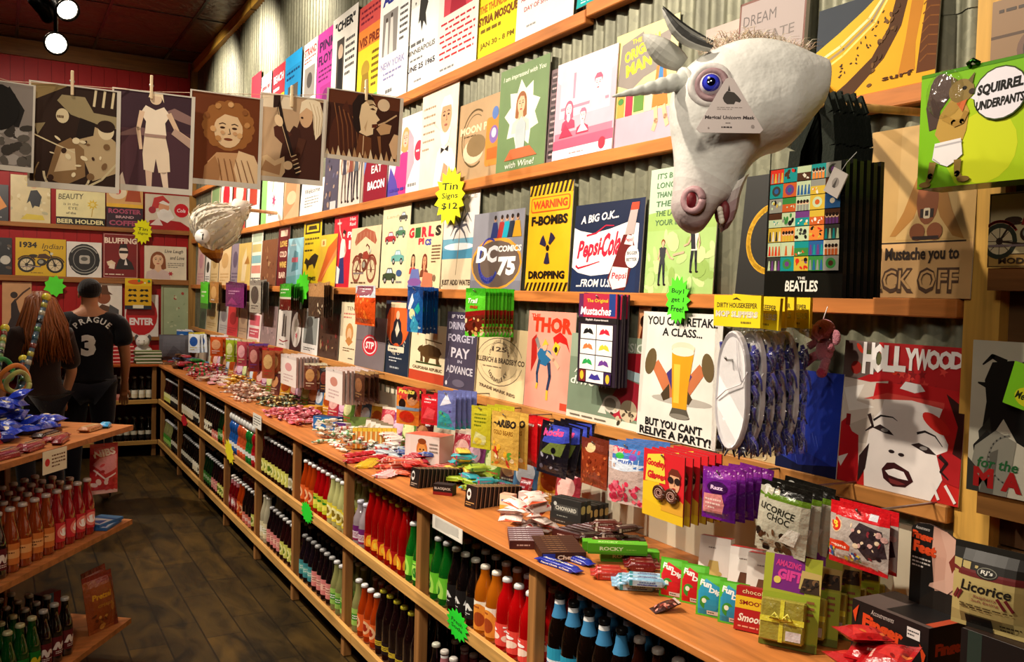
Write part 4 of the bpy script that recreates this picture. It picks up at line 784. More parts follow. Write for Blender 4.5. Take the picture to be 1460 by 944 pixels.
def drink(A):
 A.bg('4a4458').r(.0, .9, .6, 1, '3a3448').t('IF YOU', .4, .94, .05, .5, 'd0ccd8', .02)
 for i, (tx, hh) in enumerate((('DRINK TO', .1), ('FORGET', .1), ('PAY', .13), ('IN', .04), ('ADVANCE', .1))): A.t(tx, .5, (.82, .66, .47, .36, .25)[i], hh, (.86, .86, .6, .14, .86)[i], ('b8b4c8', 'c0bcd0', 'd8d4e0', 'c0bcd0', 'd0ccd8')[i], .03)
 A.arc(.5, .72, .03, 0, 180, .008, '8a86a0').l([.06, .05, .2, .15, .1, .4, .16, .55], .008, '8a86a0').e(.5, .08, .2, .05, '6a6478').o(.1, .06, .03, 'e8e4ec')
s4(636, 680, 445, drink, 'dark purple chalk style sign lettered PAY IN ADVANCE')
def hiller(A):
 A.bg('ecd4a4').arc(.5, .52, .34, 0, 360, .012, '6a5848', 30, .44).arc(.5, .52, .27, 0, 360, .006, '8a7860', 30, .36).rr(.02, .46, .98, .62, .01, 'ecd4a4').t('HILLERICH & BRADSBY CO', .5, .54, .08, .96, '5a4a3c', .04).t('125', .5, .7, .07, .28, '5a4a3c', .03).arct('LOUISVILLE SLUGGER', .5, .52, .3, 165, 15, .05, '6a5848').arct('LOUISVILLE KY', .5, .56, .31, 215, 325, .06, '5a4a3c').t('TRADE MARK REG', .5, .12, .045, .7, '7a6850', .03, 0, -4).micro(.2, .43, .8, .46, 1, '8a7860')
s4(674, 748, 468, hiller, 'cream sign with a round stamp about Louisville')
def thor(A):
 A.bg('eea08c').t('THOR', .52, .86, .16, .84, 'd8381c', .06).t('THE', .16, .95, .04, .2, 'd8381c', .04).r(.78, .03, .92, .1, 'c84830').p([.56, .74, .7, .8, .84, .74, .92, .6, .84, .68, .7, .7, .6, .66], 'c8201c').p([.1, .7, .2, .76, .24, .52, .12, .36], 'c02820').l([.28, .62, .2, .72], .06, '8a8480')
 A.p([.24, .56, .3, .62, .52, .6, .58, .54, .44, .44, .3, .46], '286a98').l([.3, .5, .26, .36, .28, .24], .05, '284868', .035).l([.5, .48, .54, .34, .5, .2], .06, '2a3a58', .04).l([.5, .2, .5, .1], .04, 'e0b838').l([.28, .26, .26, .2], .035, 'e0b838').l([.44, .58, .6, .52, .72, .44], .045, 'e8b090').o(.4, .64, .045, 'e8b090').p([.34, .64, .4, .72, .48, .66, .42, .66], 'e0b838').p([.56, .62, .62, .7, .72, .66, .66, .56], 'e0c030').o(.64, .62, .03, '2a1c14')
s4(749, 816, 444, thor, 'salmon pink comic sign with a flying figure in blue and a red cape')
def drive(A):
 A.bg('7d8f78').r(0, .0, 1, .08, 'e8e0cc').r(0, .72, 1, 1, '98a890').t('CLASSIC', .76, .89, .1, .46, 'e8ece0', .02).p([.68, .66, .7, .82, 1, .84, 1, .6, .74, .58], '9a1c28').p([.72, .56, .74, .66, 1, .62, 1, .52], 'b8d0d8').p([.5, .2, .62, .3, .76, .56, 1, .5, 1, .12, .7, .1], 'b02838').e(.64, .24, .12, .1, 'd8d0c0').e(.62, .24, .08, .07, '8a8474').p([.46, .12, .52, .24, .58, .12], 'e8e0d0').e(.86, .2, .11, .12, 'c8b898').blobs(.6, .05, .98, .2, 14, ['3a3428', 'c8b898', '5a4a38'], .03)
 A.t('A cool', .3, .58, .09, .42, 'e8ecdc', .01, .25).t('drive-in', .3, .45, .1, .52, 'f0f2e4', .015, .25).micro(.06, .02, .94, .06, 1, '7a7060')
s4(812, 916, 478, drive, 'green sign of a red classic car lettered drive-in', seed=5)
s4(904, 921, 437, lambda A: A.bg('4a2010').r(0, .74, 1, 1, 'e8a070').o(.5, .88, .05, '2a1008').p([.2, .74, .4, .86, .7, .8, .9, .74], '6a2810'), 'thin brown sign hidden between the classic car and the beer sign')
def retake(A):
 A.bg('ece8de').t('YOU CAN RETAKE', .5, .93, .07, .88, '161616', .03).t('A CLASS...', .52, .845, .065, .5, '161616', .03).e(.56, .32, .38, .035, 'b8b2a8')
 for q in (-1, 1): A.p([.5 + q * .02, .34, .5 + q * .13, .33, .5 + q * .34, .56, .5 + q * .26, .62, .5 + q * .1, .48], 'c8754a').e(.5 + q * .36, .6, .07, .11, '6a5838', q * .3).p([.5 + q * .08, .33, .5 + q * .16, .3, .5 + q * .2, .35, .5 + q * .1, .44], '4a3c28')
 A.p([.36, .52, .44, .58, .58, .58, .68, .52, .6, .4, .44, .4], '483878').p([.41, .72, .44, .42, .46, .25, .64, .25, .64, .42, .69, .72], 'e0a020').p([.45, .6, .47, .3, .54, .3, .53, .6], 'f0c848').e(.55, .73, .145, .045, 'e8dcc0').e(.55, .70, .14, .035, 'f0e8d4').p([.46, .26, .43, .2, .68, .2, .64, .26], '5a5448').e(.555, .2, .125, .02, '8a8478')
 A.t('BUT YOU CAN\'T', .48, .12, .065, .72, '161616', .03).t('RELIVE A PARTY!', .5, .045, .065, .9, '161616', .03)
s4(916, 1030, 446, retake, 'white sign of a tall beer glass lettered YOU CAN RETAKE A CLASS')
s4(1032, 1120, 560, lambda A: A.bg('c8b080').blobs(0, 0, 1, 1, 40, ['3a2c1c', 'e8d8b0', '8a6a40'], .06), 'spotted brown and cream sign behind the hanging slipper packs', seed=6)
def blue(A):
 A.bg('1c2c88').p([0, 1, 0, .4, .5, .2, 1, .1, 1, 1], '2038a8')
 for i in range(16): x = A.R.random(); y = A.R.random(); A.l([x, y, x + .06, y - .12], .006, ('5870d8', '8098e8', '3048b0')[i % 3], .002)
 A.p([0, 0, 0, .14, .4, .06, 1, .12, 1, 0], '10183c')
s4(1112, 1199, 528, blue, 'dark blue streaked sign between the slipper packs and the red Hollywood sign', seed=7)
def holly(A):
 A.bg('c02420').r(0, .62, 1, 1, 'b41c20').p([0, .66, 0, 1, .3, 1, .3, .8, .1, .72], '6a5a54').blobs(.05, .8, .5, .98, 10, ['d83820', '8a2018', '5a5a38'], .05)
 for i in range(16): A.star(.5 + A.R.random() * .46, .66 + A.R.random() * .18, .035, .015, 5, ('d84038', '8a1418')[i % 2], A.R.random())
 A.p([0, .1, 0, .74, .25, .72, .4, .74, .4, .1], 'd8ccc0').p([.02, .66, .2, .7, .14, .58, .3, .55, .08, .5], 'eee8e0').p([.08, .4, .3, .5, .34, .3, .1, .28], 'c0b4a8').p([0, 0, 0, .4, .06, .45, .12, .36, .18, .34, .2, .1, .16, 0], 'b81820').p([.0, .16, .1, .2, .04, .1], 'e8e0dc').r(.06, .4, .1, .48, '8a1418')
 A.p([.26, 0, .24, .2, .28, .45, .38, .56, .6, .6, .8, .52, .9, .38, .88, .16, .8, 0], 'ebe3de').p([.3, .72, .28, .6, .4, .64, .7, .66, .86, .56, .9, .44, .96, .4, 1, .5, 1, .72, .7, .74], 'c41c20').p([.38, .62, .36, .54, .6, .57, .82, .54, .84, .6, .6, .64], 'f0e8e4').p([.2, .6, .6, .63, .85, .6, .85, .64, .4, .66], 'd84840').p([.5, .7, .54, .75, .66, .74, .7, .7, .62, .68], 'f0ecec').e(.8, .5, .12, .045, 'd02820', -.5).p([.86, .7, 1, .62, 1, .2, .93, .3, .96, .5], '3a1614').p([.82, .3, .9, .34, 1, .3, 1, .12, .88, .14], 'a81c20')
 A.l([.3, .46, .36, .5, .46, .5, .5, .48], .016, '1c1414', .004).l([.66, .42, .72, .44, .8, .42, .86, .36], .018, '1c1414', .005).p([.3, .41, .36, .44, .44, .41, .48, .38, .4, .385], '2a1c1c').e(.4, .405, .03, .012, '8a8480').p([.62, .34, .68, .36, .76, .34, .82, .3, .74, .3], '2a1c1c').e(.72, .33, .03, .012, '8a8480').e(.47, .27, .025, .012, '2a1c1c').e(.55, .26, .025, .012, '2a1c1c').p([.4, .14, .44, .19, .5, .2, .56, .18, .62, .16, .66, .1, .6, .05, .5, .04, .42, .08], '3a1416').p([.43, .135, .5, .16, .58, .15, .62, .1, .54, .1, .46, .11], 'f4eeec').p([.46, .09, .56, .08, .6, .07, .54, .055, .48, .06], '7a3030')
 A.l([.26, .5, .3, .42, .24, .38], .03, '2a1818', .008).p([.2, .2, .28, .3, .26, .12, .2, .02], '2a1818').l([.84, .3, .9, .26, .86, .2, .92, .16], .03, '2a1416', .01).l([.8, .12, .86, .02], .02, 'e8e0dc').l([.9, .12, .98, .02], .02, 'e8e0dc')
 for i, ch in enumerate('HOLLYWOOD'): A.t(ch, .22 + i * .088, .885 + .004 * i, (.22, .2, .18, .17, .15, .14, .13, .12, .11)[i], .1 if ch not in 'W' else .12, 'f4efec', .05)
s4(1196, 1373, 490, holly, 'red and white sign lettered HOLLYWOOD over a laughing woman', seed=8)
# --- right of the post
def marl(A):
 A.bg('d4d0bc').p([.2, .74, .3, .86, .6, .88, .9, .84, 1, .7, 1, .3, .7, .36, .5, .5, .3, .34, .2, .44, .24, .6], '1c1c1a').p([.14, .4, .3, .5, .36, .3, .2, .2], '34342e').l([.5, .86, .3, .9, .16, .84], .05, '1c1c1a', .01).l([.3, .7, .1, .72], .05, '1c1c1a', .01).l([.3, .4, .1, .3, .12, .2], .04, '1c1c1a', .01).p([.0, .0, .1, .3, .4, .42, .7, .36, .6, 0], '9a988a').p([.2, .0, .3, .26, .45, .3, .4, 0], '6a685e').arc(.66, .24, .16, 100, 260, .012, '8a887e').p([0, 0, 0, .22, .14, .16, .2, 0], '3c3c36').t('M', .25, .1, .13, .3, 'b02020', .06).t('A', .66, .1, .13, .3, 'b02020', .06).t('for the', .45, .2, .07, .6, '2a6a3a', .02, .2)
sign(4, 1384, 1484, 487, marl, 'pale sign of a person with long dark dreadlocks beside the wooden post', X=1.735, lean=.0, z=1.2815)
def moto2(A): A.bg('d2c294').r(0, .0, 1, .17, 'b08a48').r(0, .17, 1, .185, '4a3018').fr(.01, .012, '3a2818').bike(.5, .5, 1.1, '8a1c1c', '3a2a20', '2e3428').t('MODEL K', .45, .09, .08, .6, '3a2818', .03)
sign(3, 1411, 1530, 272, moto2, 'framed sign of a red motorcycle at the right edge of the photo', X=1.738, lean=0, z=1.7355)
sign(2, 1415, 1520, -10, lambda A: A.bg('8a6a48').r(0, .5, 1, .54, '4a3018').o(.62, .3, .24, '6a4a3a').o(.62, .3, .16, '3a2818').micro(.1, .8, .9, .9, 1, '3a2818'), 'brown wooden sign with a round dark emblem beside the post', X=1.79, lean=.0, z=2.13, m='card')
# ------------------------------------------------------------------ signs on the red back wall
def signb(xl, xr, yt, yb, fn, label, z=None, seed=1, shape=None, Y=BY - .045, lean=.025, name='tin_sign', cat='sign', m='tin', t=.004):
 A0 = at_y(xl, (yt + yb) / 2, Y); A1 = at_y(xr, (yt + yb) / 2, Y); z0 = at_y((xl + xr) / 2, yb, Y).z if z is None else z + .0005; z1 = at_y((xl + xr) / 2, yt, Y).z; h = z1 - z0
 return sheet(name, A1.x - A0.x, h, fn, TR(((A0.x + A1.x) / 2, Y, z0), 0, lean / h), label, cat, m, t, None, None, seed, shape)
TOPZ, MZ = 2.24, 1.715
signb(-30, 12, 262, 316, lambda A: A.bg('201c20').p([.5, .2, .7, .7, .95, .4], 'd88828').micro(.5, .05, .95, .15, 1, 'aaa'), 'dark sign at the left edge of the photo on the back wall', TOPZ)
signb(15, 72, 250, 318, lambda A: A.bg('d8c898').blobs(0, .1, 1, 1, 20, ['c8b480', 'e4d8b0', 'b8b490'], .05).p([.4, .4, .5, .68, .66, .7, .78, .56, .72, .34, .6, .36, .55, .3, .48, .46], '1c1c20').o(.58, .78, .06, 'd8b088').p([.38, .8, .5, .9, .66, .86, .7, .8], 'e0c838').p([.25, .06, .4, .18, .8, .16, .86, .06], 'd8c040'), 'cream sign of a dancer in black under a yellow hat', TOPZ)
def beauty(A): A.bg('e8e0a8').r(0, 0, 1, .22, '16140e').t('BEAUTY', .3, .82, .16, .5, '4a4430', .01, .15, 4).t('is in the', .3, .6, .08, .3, '4a4430', .0, .1).t('EYE', .34, .48, .08, .18, '4a4430', .0).t('of the', .3, .34, .07, .2, '4a4430').t('BEER HOLDER', .5, .1, .13, .96, 'e8e0a8', .03).star(.74, .62, .16, .08, 9, 'e0c030').o(.74, .62, .06, 'e8d888').l([.74, .5, .72, .26], .02, 'b89830')
signb(80, 150, 272, 320, beauty, 'cream sign with a black foot about beauty and beer', TOPZ)
def rooster(A): A.bg('2a1428').r(0, .52, 1, 1, 'd8a868').e(.3, .8, .25, .16, 'e8d8b8').p([.5, .6, .6, .9, .9, .95, .95, .6], 'a84a28').o(.3, .82, .07, 'c83828').r(0, .46, 1, .54, 'e8b838').t('ROOSTER', .5, .37, .11, .9, 'a84a68', .04).t('BRAND', .5, .24, .06, .5, 'c8a0a8', .03).t('COFFEE', .5, .1, .12, .86, 'a84a68', .04)
signb(152, 204, 262, 322, rooster, 'purple and gold coffee sign with a rooster', TOPZ)
def santa(A): A.bg('d8ccb8').p([0, 0, .1, .25, .4, .3, .8, .25, 1, .1, 1, 0], 'a81018').p([.12, .5, .2, .9, .4, .98, .55, .8, .5, .66, .25, .6], 'c83838').o(.16, .55, .1, 'a82838').p([.25, .5, .3, .3, .5, .2, .66, .36, .56, .6], 'f0ece4').e(.42, .64, .12, .16, 'e0a078').p([.3, .76, .4, .84, .56, .74, .52, .7], 'f0ece4').p([.32, .56, .42, .6, .54, .55, .5, .48, .36, .48], 'f4f0ea').o(.82, .58, .2, 'd01828').t('Cola', .82, .58, .11, .2, 'f8e8e8', .02, .2).p([.1, .12, .3, .34, .4, .12], 'e8d8d0')
signb(207, 270, 278, 327, santa, 'sign of a white bearded man in red beside a red disc', TOPZ)
signb(-30, 17, 338, 393, lambda A: A.bg('1c1c20').blobs(.3, .1, 1, .9, 12, ['3a3a3c', '8a8a86', '5a4a3a'], .06).o(.8, .4, .12, 'c8c4b8'), 'dark skull sign at the left edge of the middle back ledge', MZ)
def ind(A): A.bg('d8b018').t('1934', .25, .82, .16, .34, '2a2008', .05).t('Indian', .74, .8, .14, .42, '6a5010', .01, .25).bike(.5, .42, .88, '4a2a18', '2a2418', '1c1810').micro(.3, .06, .7, .1, 1, '6a5010')
signb(22, 94, 340, 391, ind, 'yellow sign of a 1934 motorcycle', MZ)
def rnd(A): A.bg('e8e4dc').e(.5, .5, .45, .45, '1c1e20').e(.5, .5, .32, .32, '8a8a84').e(.5, .5, .3, .3, '1c1e20').rr(.36, .38, .66, .62, .05, 'b8b4a8').e(.5, .52, .1, .06, '5a5a54').arc(.5, .5, .38, 30, 150, .03, 'a8a8a0').arc(.5, .5, .38, 210, 330, .03, 'a8a8a0')
signb(95, 145, 345, 392, rnd, 'round black and white sign', MZ, 1, 'oval')
def bluff(A): A.bg('7a0c10').fr(.015, .012, 'c89890').t('BLUFFING', .5, .84, .13, .92, 'f0dcc8', .04).p([.34, .2, .45, .42, .6, .5, .82, .36, .9, .2], '1a1214').p([.6, .3, .64, .46, .7, .3], 'f0e8e0').e(.58, .58, .13, .16, 'f0dcc8').p([.44, .62, .48, .76, .66, .78, .72, .62, .66, .68, .5, .68], '1a1214').r(.46, .56, .72, .62, '1a1214').p([.1, .36, .14, .28, .3, .24, .36, .34, .24, .4], 'e8d0b0').p([.16, .22, .2, .32, .34, .3, .32, .2], 'f0dcc8').micro(.06, .06, .94, .11, 1, 'f0dcc8')
signb(147, 197, 333, 393, bluff, 'dark red sign lettered BLUFFING of a man in sunglasses', MZ)
def lll(A): A.bg('e8dcc0').face(.32, .58, .42, 'e8c098', '8a4a20', 'wave', 'b83830', 'd8c0b8').t('Live Laugh', .7, .84, .13, .44, '4a4038', .01, .2).t('and Love', .78, .66, .11, .34, '4a4038', .01, .2).micro(.55, .35, .95, .52, 3, '8a8070').star(.62, .18, .08, .04, 6, 'b83038')
signb(206, 266, 351, 398, lll, 'cream sign of a smiling brown haired woman', MZ)
for i, (xl, xr, yt, c1, c2, lb) in enumerate(((-30, 14, 232, 'd8c060', '8a7030', 'yellow sign at the far left of the highest back ledge'), (18, 46, 190, '18a8b8', '0c7080', 'turquoise sign on the highest back ledge left of the motorcyclist photograph'), (62, 120, 196, 'c8b898', '6a5a48', 'tan sign on the highest back ledge behind the motorcyclist photograph'))):
 signb(xl, xr, yt, 250, lambda A, c1=c1, c2=c2: A.bg(c1).e(.5, .55, .3, .25, c2).micro(.1, .1, .9, .25, 1, c2), lb, 2.7955)
def dance(A): A.bg('c89868').p([.1, .1, .3, .35, .3, .6, .45, .7, .55, .5, .7, .3, .95, .12, .6, .2, .45, .15], '2a1c1c').l([.45, .66, .7, .8, .95, .9], .03, '4a2c1c').o(.4, .76, .06, '2a1a14').p([.5, .2, .7, .5, .95, .3], 'd8a878')
signb(3, 45, 402, 474, dance, 'tan sign of a dark bending figure low on the back wall', CTR + .22)
def hat(A): A.bg('ece6da').p([.1, .05, .15, .5, .35, .6, .8, .52, .92, .2, .8, .05], '5a3a24').p([.5, .2, .6, .6, .9, .5, .88, .15], '4a4a4c').o(.4, .72, .12, '8a4a28').p([.15, .78, .3, .84, .34, .95, .52, .95, .56, .84, .7, .78], '5a3418').e(.35, .3, .16, .1, '8a5a38')
signb(130, 174, 403, 472, hat, 'white sign of a man in a brown brimmed hat', CTR + .22)
def enter(A): A.bg('e8e0d8').e(.5, .5, .47, .47, 'c01018').t('DO NOT', .5, .72, .12, .5, 'f4ecea', .04).t('ENTER', .5, .36, .17, .72, 'f4ecea', .05)
signb(178, 226, 420, 470, enter, 'white square sign with a red disc lettered ENTER', CTR + .22)
signb(230, 277, 407, 466, lambda A: A.bg('a8b890').fr(.03, .015, '7a6a48').blobs(.1, .1, .9, .9, 14, ['8aa078', 'b04838', '5a7858', 'c8d0a8'], .025), 'green sign with scattered small figures', CTR + .22, 3)
tag(MB().bbox(-1.8, BY - .055, CTR + .18, 1.76, BY - .002, CTR + .22, '9a6434', .003).build('wall_ledge', 'wood_x'), 'lowest wooden ledge just above the back counter', 'ledge')
# ------------------------------------------------------------------ sepia photographs pegged on a line across the aisle
LN = []
def photo(px, py, wpx, hpx, d, fn, label, roll=0, yaw=0, seed=1, bw=.045):
 c = at_d(px, py, d); w, h = wpx * d / FPX, hpx * d / FPX
 def full(A):
  fn(A); b = bw; A.r(0, 0, 1, b * 1.3, 'cfc8ba').r(0, 1 - b * .3, 1, 1, 'cfc8ba').r(0, 0, b * .5, 1, 'cfc8ba').r(1 - b * 1, 0, 1, 1, 'cfc8ba')
 f = EYE - c; rz = math.atan2(f.x, -f.y) * .55 + yaw
 MM = TR(c, rz, 0, roll) @ Matrix.Translation((0, 0, -h / 2)); o = sheet('photo_print', w, h, full, MM, label, 'photograph', 'paper', .0012, 'd8d0c0', None, seed)
 t = MM @ Vector((0, 0, h)); return o, t, rz
SB, SD, SM, SL = '6a3210', '2e1206', 'a8704a', 'e8cfa8'
def ph1(A): A.bg('8a8078').p([0, .55, .5, .95, .8, .7, .7, .5, .3, .5], '1c1814').blobs(.1, .1, .9, .5, 30, ['5a544c', '3a342e', 'a8a098'], .06).e(.3, .7, .4, .26, '14100c')
def ph2(A):
 A.bg('2c180c').p([0, .8, .4, .98, .4, 1, 0, 1], '8a7448').p([.3, .84, .35, .9, .6, .9, .7, .76, 1, .74, 1, .62, .7, .66, .45, .72], '9a8a64')
 for i in range(3): A.l([.72 + i * .1, .98, .7 + i * .1, .82], .022, 'd8c8a0')
 A.e(.36, .7, .07, .07, 'd8c8a0').micro(.3, .66, .42, .72, 1, '5a3a20').p([.1, .5, .18, .62, .06, .6], '8a7a58').p([.5, .5, .6, .66, .8, .6, .95, .5, .98, .2, .7, .1, .6, .3], 'b8a078').p([.5, .48, .55, .7, .72, .66, .7, .54], '1c0e06').e(.84, .6, .09, .09, 'e0cfa8').e(.84, .64, .1, .06, '2c180c').p([.2, .1, .3, .42, .45, .5, .6, .4, .62, .14, .4, .04], '8a6a44').p([.28, .16, .36, .38, .5, .4, .52, .2], 'd0b890').arc(.42, .16, .2, 180, 360, .02, 'd8c8a0').l([0, .52, .24, .44, .5, .36], .012, 'd8c8a0').l([.6, .02, .8, .12, .98, .3], .02, 'c8b890').arc(.42, .1, .28, 150, 350, .012, '8a7048').blobs(.2, .1, .9, .5, 18, ['e8d8b0', '3a2010', '7a5a38'], .03)
def ph3(A):
 A.bg('4a2c34').r(0, .62, 1, 1, '3a222c').p([0, .3, .35, .7, .3, .3, .2, 0, 0, 0], '5a3840').p([.6, .8, .75, .86, 1, .78, 1, .7, .8, .74], '8a6a64').p([.05, .05, .15, .18, .2, .02], 'd8c8b8').p([.0, .52, .3, .64, .6, .62, .62, .56, .3, .56], '7a5a58')
 A.l([.45, .36, .46, .24, .47, .04], .09, 'd8b8a0', .045).l([.6, .38, .64, .22, .68, .02], .09, 'e8d0b8', .045).p([.4, .6, .38, .38, .4, .22, .52, .2, .54, .34, .58, .2, .72, .22, .7, .4, .64, .6], 'e8d4b8').p([.4, .58, .41, .7, .34, .78, .4, .86, .52, .82, .62, .86, .7, .78, .64, .7, .66, .58], 'f0e0c8').l([.36, .8, .32, .62, .36, .42], .05, 'e0c0a0', .03).l([.68, .8, .8, .62, .98, .54], .05, 'd8b898', .035).o(.52, .93, .055, 'e0c4a4').p([.43, .94, .45, 1, .6, 1, .62, .9, .58, .96, .48, .96], 'f0dcb8').p([.72, .6, .98, .46, 1, .54, .76, .66], 'b89a88')
 A.e(.52, .02, .4, .02, '8a6a60').p([.4, .58, .66, .58, .65, .55, .4, .55], 'a8887a')
def ph4(A):
 A.bg(SB).p([.3, 0, .26, .25, .38, .36, .8, .38, .96, .2, 1, 0], 'c89a6c').p([.62, .2, .68, .4, .9, .36, 1, .2, 1, 0, .7, 0], 'e4c498').p([.2, .0, .22, .2, .36, .32, .45, .16, .4, 0], 'a8784c')
 A.face(.53, .62, .42, 'e4c498', '9a622e', 'curl', '7a3a1a', 'b88858', '3a1c08', 0, True, False)
 for i in range(26): t = i * .7; A.o(.52 + (.25 + .05 * math.sin(i * 2.1)) * math.cos(t) * 1.05, .68 + .21 * math.sin(t) * (1 if math.sin(t) > 0 else .9), .03, ('c08a50', '8a5428', 'd8a870')[i % 3], 8) if not (.4 < .52 + .3 * math.cos(t) < .66 and math.sin(t) < .2) else None
 A.e(.45, .58, .03, .02, 'd0a070').e(.62, .58, .03, .02, 'd0a070')
 for i in range(6): A.l([.4 + .08 * i, .3, .46 + .09 * i, .06], .008, '7a4a24')
def ph5(A):
 A.bg('b89a78').r(.0, .84, .5, 1, 'e0d0b4').p([.55, 0, .5, .4, .58, .66, .7, .96, 1, .96, 1, 0], '401c0e').p([.3, .1, .36, .44, .52, .66, .62, .62, .7, .3, .6, .04, .4, 0], '381608').p([.36, .44, .24, .52, .22, .62, .3, .66, .5, .56], '4a2010').e(.7, .78, .1, .13, 'd0a880').p([.6, .8, .62, .94, .74, 1, .9, .96, .97, .8, .94, .6, .86, .52, .82, .66, .8, .84, .7, .88], 'e8d8b8')
 for i in range(7): A.l([.74 + .03 * i, .95 - .01 * i, .82 + .022 * i, .78, .84 + .014 * i, .58], .007, ('c8b088', 'f0e4c8')[i % 2])
 A.e(.64, .76, .02, .012, '3a1c0c').l([.25, .98, .34, .7, .52, .3, .62, .1], .05, '1c0a04').l([.23, .98, .32, .7, .5, .3], .008, 'c8a880').p([.2, .84, .2, .99, .3, .99, .31, .86], '2a1006').e(.29, .7, .06, .07, 'e0c49c', .4).p([0, .1, .02, .26, .14, .3, .26, .24, .4, .3, .42, .12, .34, .02, .1, 0], 'd0b48c').p([.06, .12, .12, .24, .26, .18, .36, .22, .34, .08], 'a8805a').l([.66, .52, .6, .32, .46, .2], .09, '4a2412', .06).e(.46, .2, .07, .05, 'e0c49c', .3)
 for i in range(5): A.l([.5 + .02 * i, .3 - .045 * i, .58 + .02 * i, .33 - .045 * i], .012, 'd8bc94')
def ph6(A):
 A.bg('3a180a').r(0, .8, 1, 1, '5a2c14').o(.74, .86, .09, 'd8c0a0').o(.52, .95, .07, 'b89878').p([.0, .1, .1, .55, .26, .86, .36, .5, .4, .3, .3, .05], '4a200e')
 for i in range(9): A.l([.1 + .03 * i, .8 - .02 * i, .16 + .03 * i, .5, .2 + .03 * i, .1], .012, ('8a5830', '2a1006')[i % 2], .004)
 A.p([.4, .44, .38, .7, .42, .86, .5, .94, .6, .9, .66, .8, .64, .72, .7, .64, .66, .6, .67, .54, .62, .5, .62, .42, .54, .38], 'e4cca4').p([.36, .5, .33, .82, .4, .96, .54, 1, .62, .92, .52, .9, .45, .82, .43, .64, .46, .46, .42, .4], '200c04').p([.56, .78, .6, .8, .64, .77, .6, .765], '4a2410').l([.55, .83, .6, .85, .65, .82], .015, '4a2410').p([.6, .56, .68, .58, .66, .52, .6, .51], '5a2410').p([.5, .5, .54, .62, .52, .44], 'c8a880').l([.68, .56, .78, .62, .92, .74], .022, 'c8a880').p([.66, .5, .74, .6, .86, .58, .84, .46, .72, .42], 'c09a70').p([.44, .4, .6, .36, .62, .1, .4, .06], '6a3c1e').l([.5, .38, .5, .1], .012, 'd8b890').p([.84, .3, .9, .46, 1, .44, 1, .1, .9, .1], 'd8b48c').l([.7, .4, .74, .1], .05, '8a5a34', .02)
 for i in range(14): A.p([.02 + .07 * i, .05, .04 + .07 * i, .14 + .03 * (i % 3), .08 + .07 * i, .05], ('e0cca8', 'b08a60')[i % 2])
PH = [photo(12, 180, 66, 126, 3.02, ph1, 'grey photo print with a dark round head at the left edge of the photo', .02, .05, 2), photo(107, 197, 118, 148, 3.16, ph2, 'sepia photo print of a motorcycle rider on the line', .01, .0, 3), photo(218, 203, 110, 142, 3.3, ph3, 'purple brown photo print of a woman standing by rocks', .02, -.04, 4), photo(322, 200, 100, 131, 3.42, ph4, 'orange sepia photo print of a curly haired child', .02, .05), photo(416, 199, 92, 124, 3.58, ph5, 'sepia photo print of a fair haired guitarist', .03, -.05, 5), photo(519, 182, 110, 98, 3.68, ph6, 'wide sepia photo print of a singing face at the right end of the line', .04, .05, 6)]
pts = [Vector((-1.6, 1.75, 2.3))]
for o, t, rz in PH: pts.append(t + Vector((0, .012, .004)))
pts.append(at_x(590, 141, 1.8))
pts2 = []
for i in range(len(pts) - 1):
 for j in range(4): pts2.append(pts[i].lerp(pts[i + 1], j / 4))
pts2.append(pts[-1])
tag(MB().tube(pts2, .0012, 'c8a890', 5).build('clothesline', 'paper'), 'thin cord strung across the aisle carrying the sepia photo prints', 'line')
for px, py, k in ((103, 118, 1), (216, 124, 2), (416, 137, 4), (522, 128, 5)):
 o, t, rz = PH[k]; d = depth_of(t); p = at_d(px, py, d); e_ = empty('clothespin', p, rz, 'wooden clothespin clipping the ' + {1: 'motorcycle rider print', 2: 'print of the standing woman', 4: 'fair haired guitarist print', 5: 'wide singing face print'}[k], 'clothespin')
 for y0, y1 in ((-.012, -.004), (.003, .011)):
  MB().bbox(-.005, y0, -.045, .005, y1, .04, 'e0c8a0', .0015).build('jaw', 'wood_z', e_)
 MB().tube([(-.008, 0, .005), (.008, 0, .005)], .004, 'aaa', 8).build('spring', 'metal', e_)
# ------------------------------------------------------------------ spiky price tags
def burst(P, rz, w, h, c, label, text=(), n=15, roll=0, tilt=0):
 b = MB(); R = random.Random(len(label)); ring = []
 for i in range(2 * n):
  t = PI * i / n; k = (1 if i % 2 == 0 else .76) * R.uniform(.93, 1.05); ring.append((k * math.cos(t) * w / 2, k * math.sin(t) * h / 2))
 for yy, rev in ((-.0014, False), (0, True)):
  q = [Vector((x, yy, z)) for x, z in ring]
  for i in range(2 * n):
   tri = [Vector((0, yy, 0)), q[i], q[(i + 1) % (2 * n)]]; b.face(tri[::-1] if rev else tri, c)
 for i in range(2 * n): (x, z), (x2, z2) = ring[i], ring[(i + 1) % (2 * n)]; b.face([(x, 0, z), (x2, 0, z2), (x2, -.0014, z2), (x, -.0014, z)], c)
 A = Art(w / h)
 for i, tx in enumerate(text): A.t(tx, .5, .5 + (len(text) / 2 - i - .5) * .17, .12, .5, '1c2a18', .01, .1, -3)
 b.art(A, lambda u, v, k: Vector(((u - .5) * w, -.0016 - k * .0002, (v - .5) * h)))
 o = b.build('price_burst', 'paper'); o.matrix_local = TR(P, rz, tilt, roll); return tag(o, label, 'price tag')
NY, NG = 'f0f01c', '58f02c'
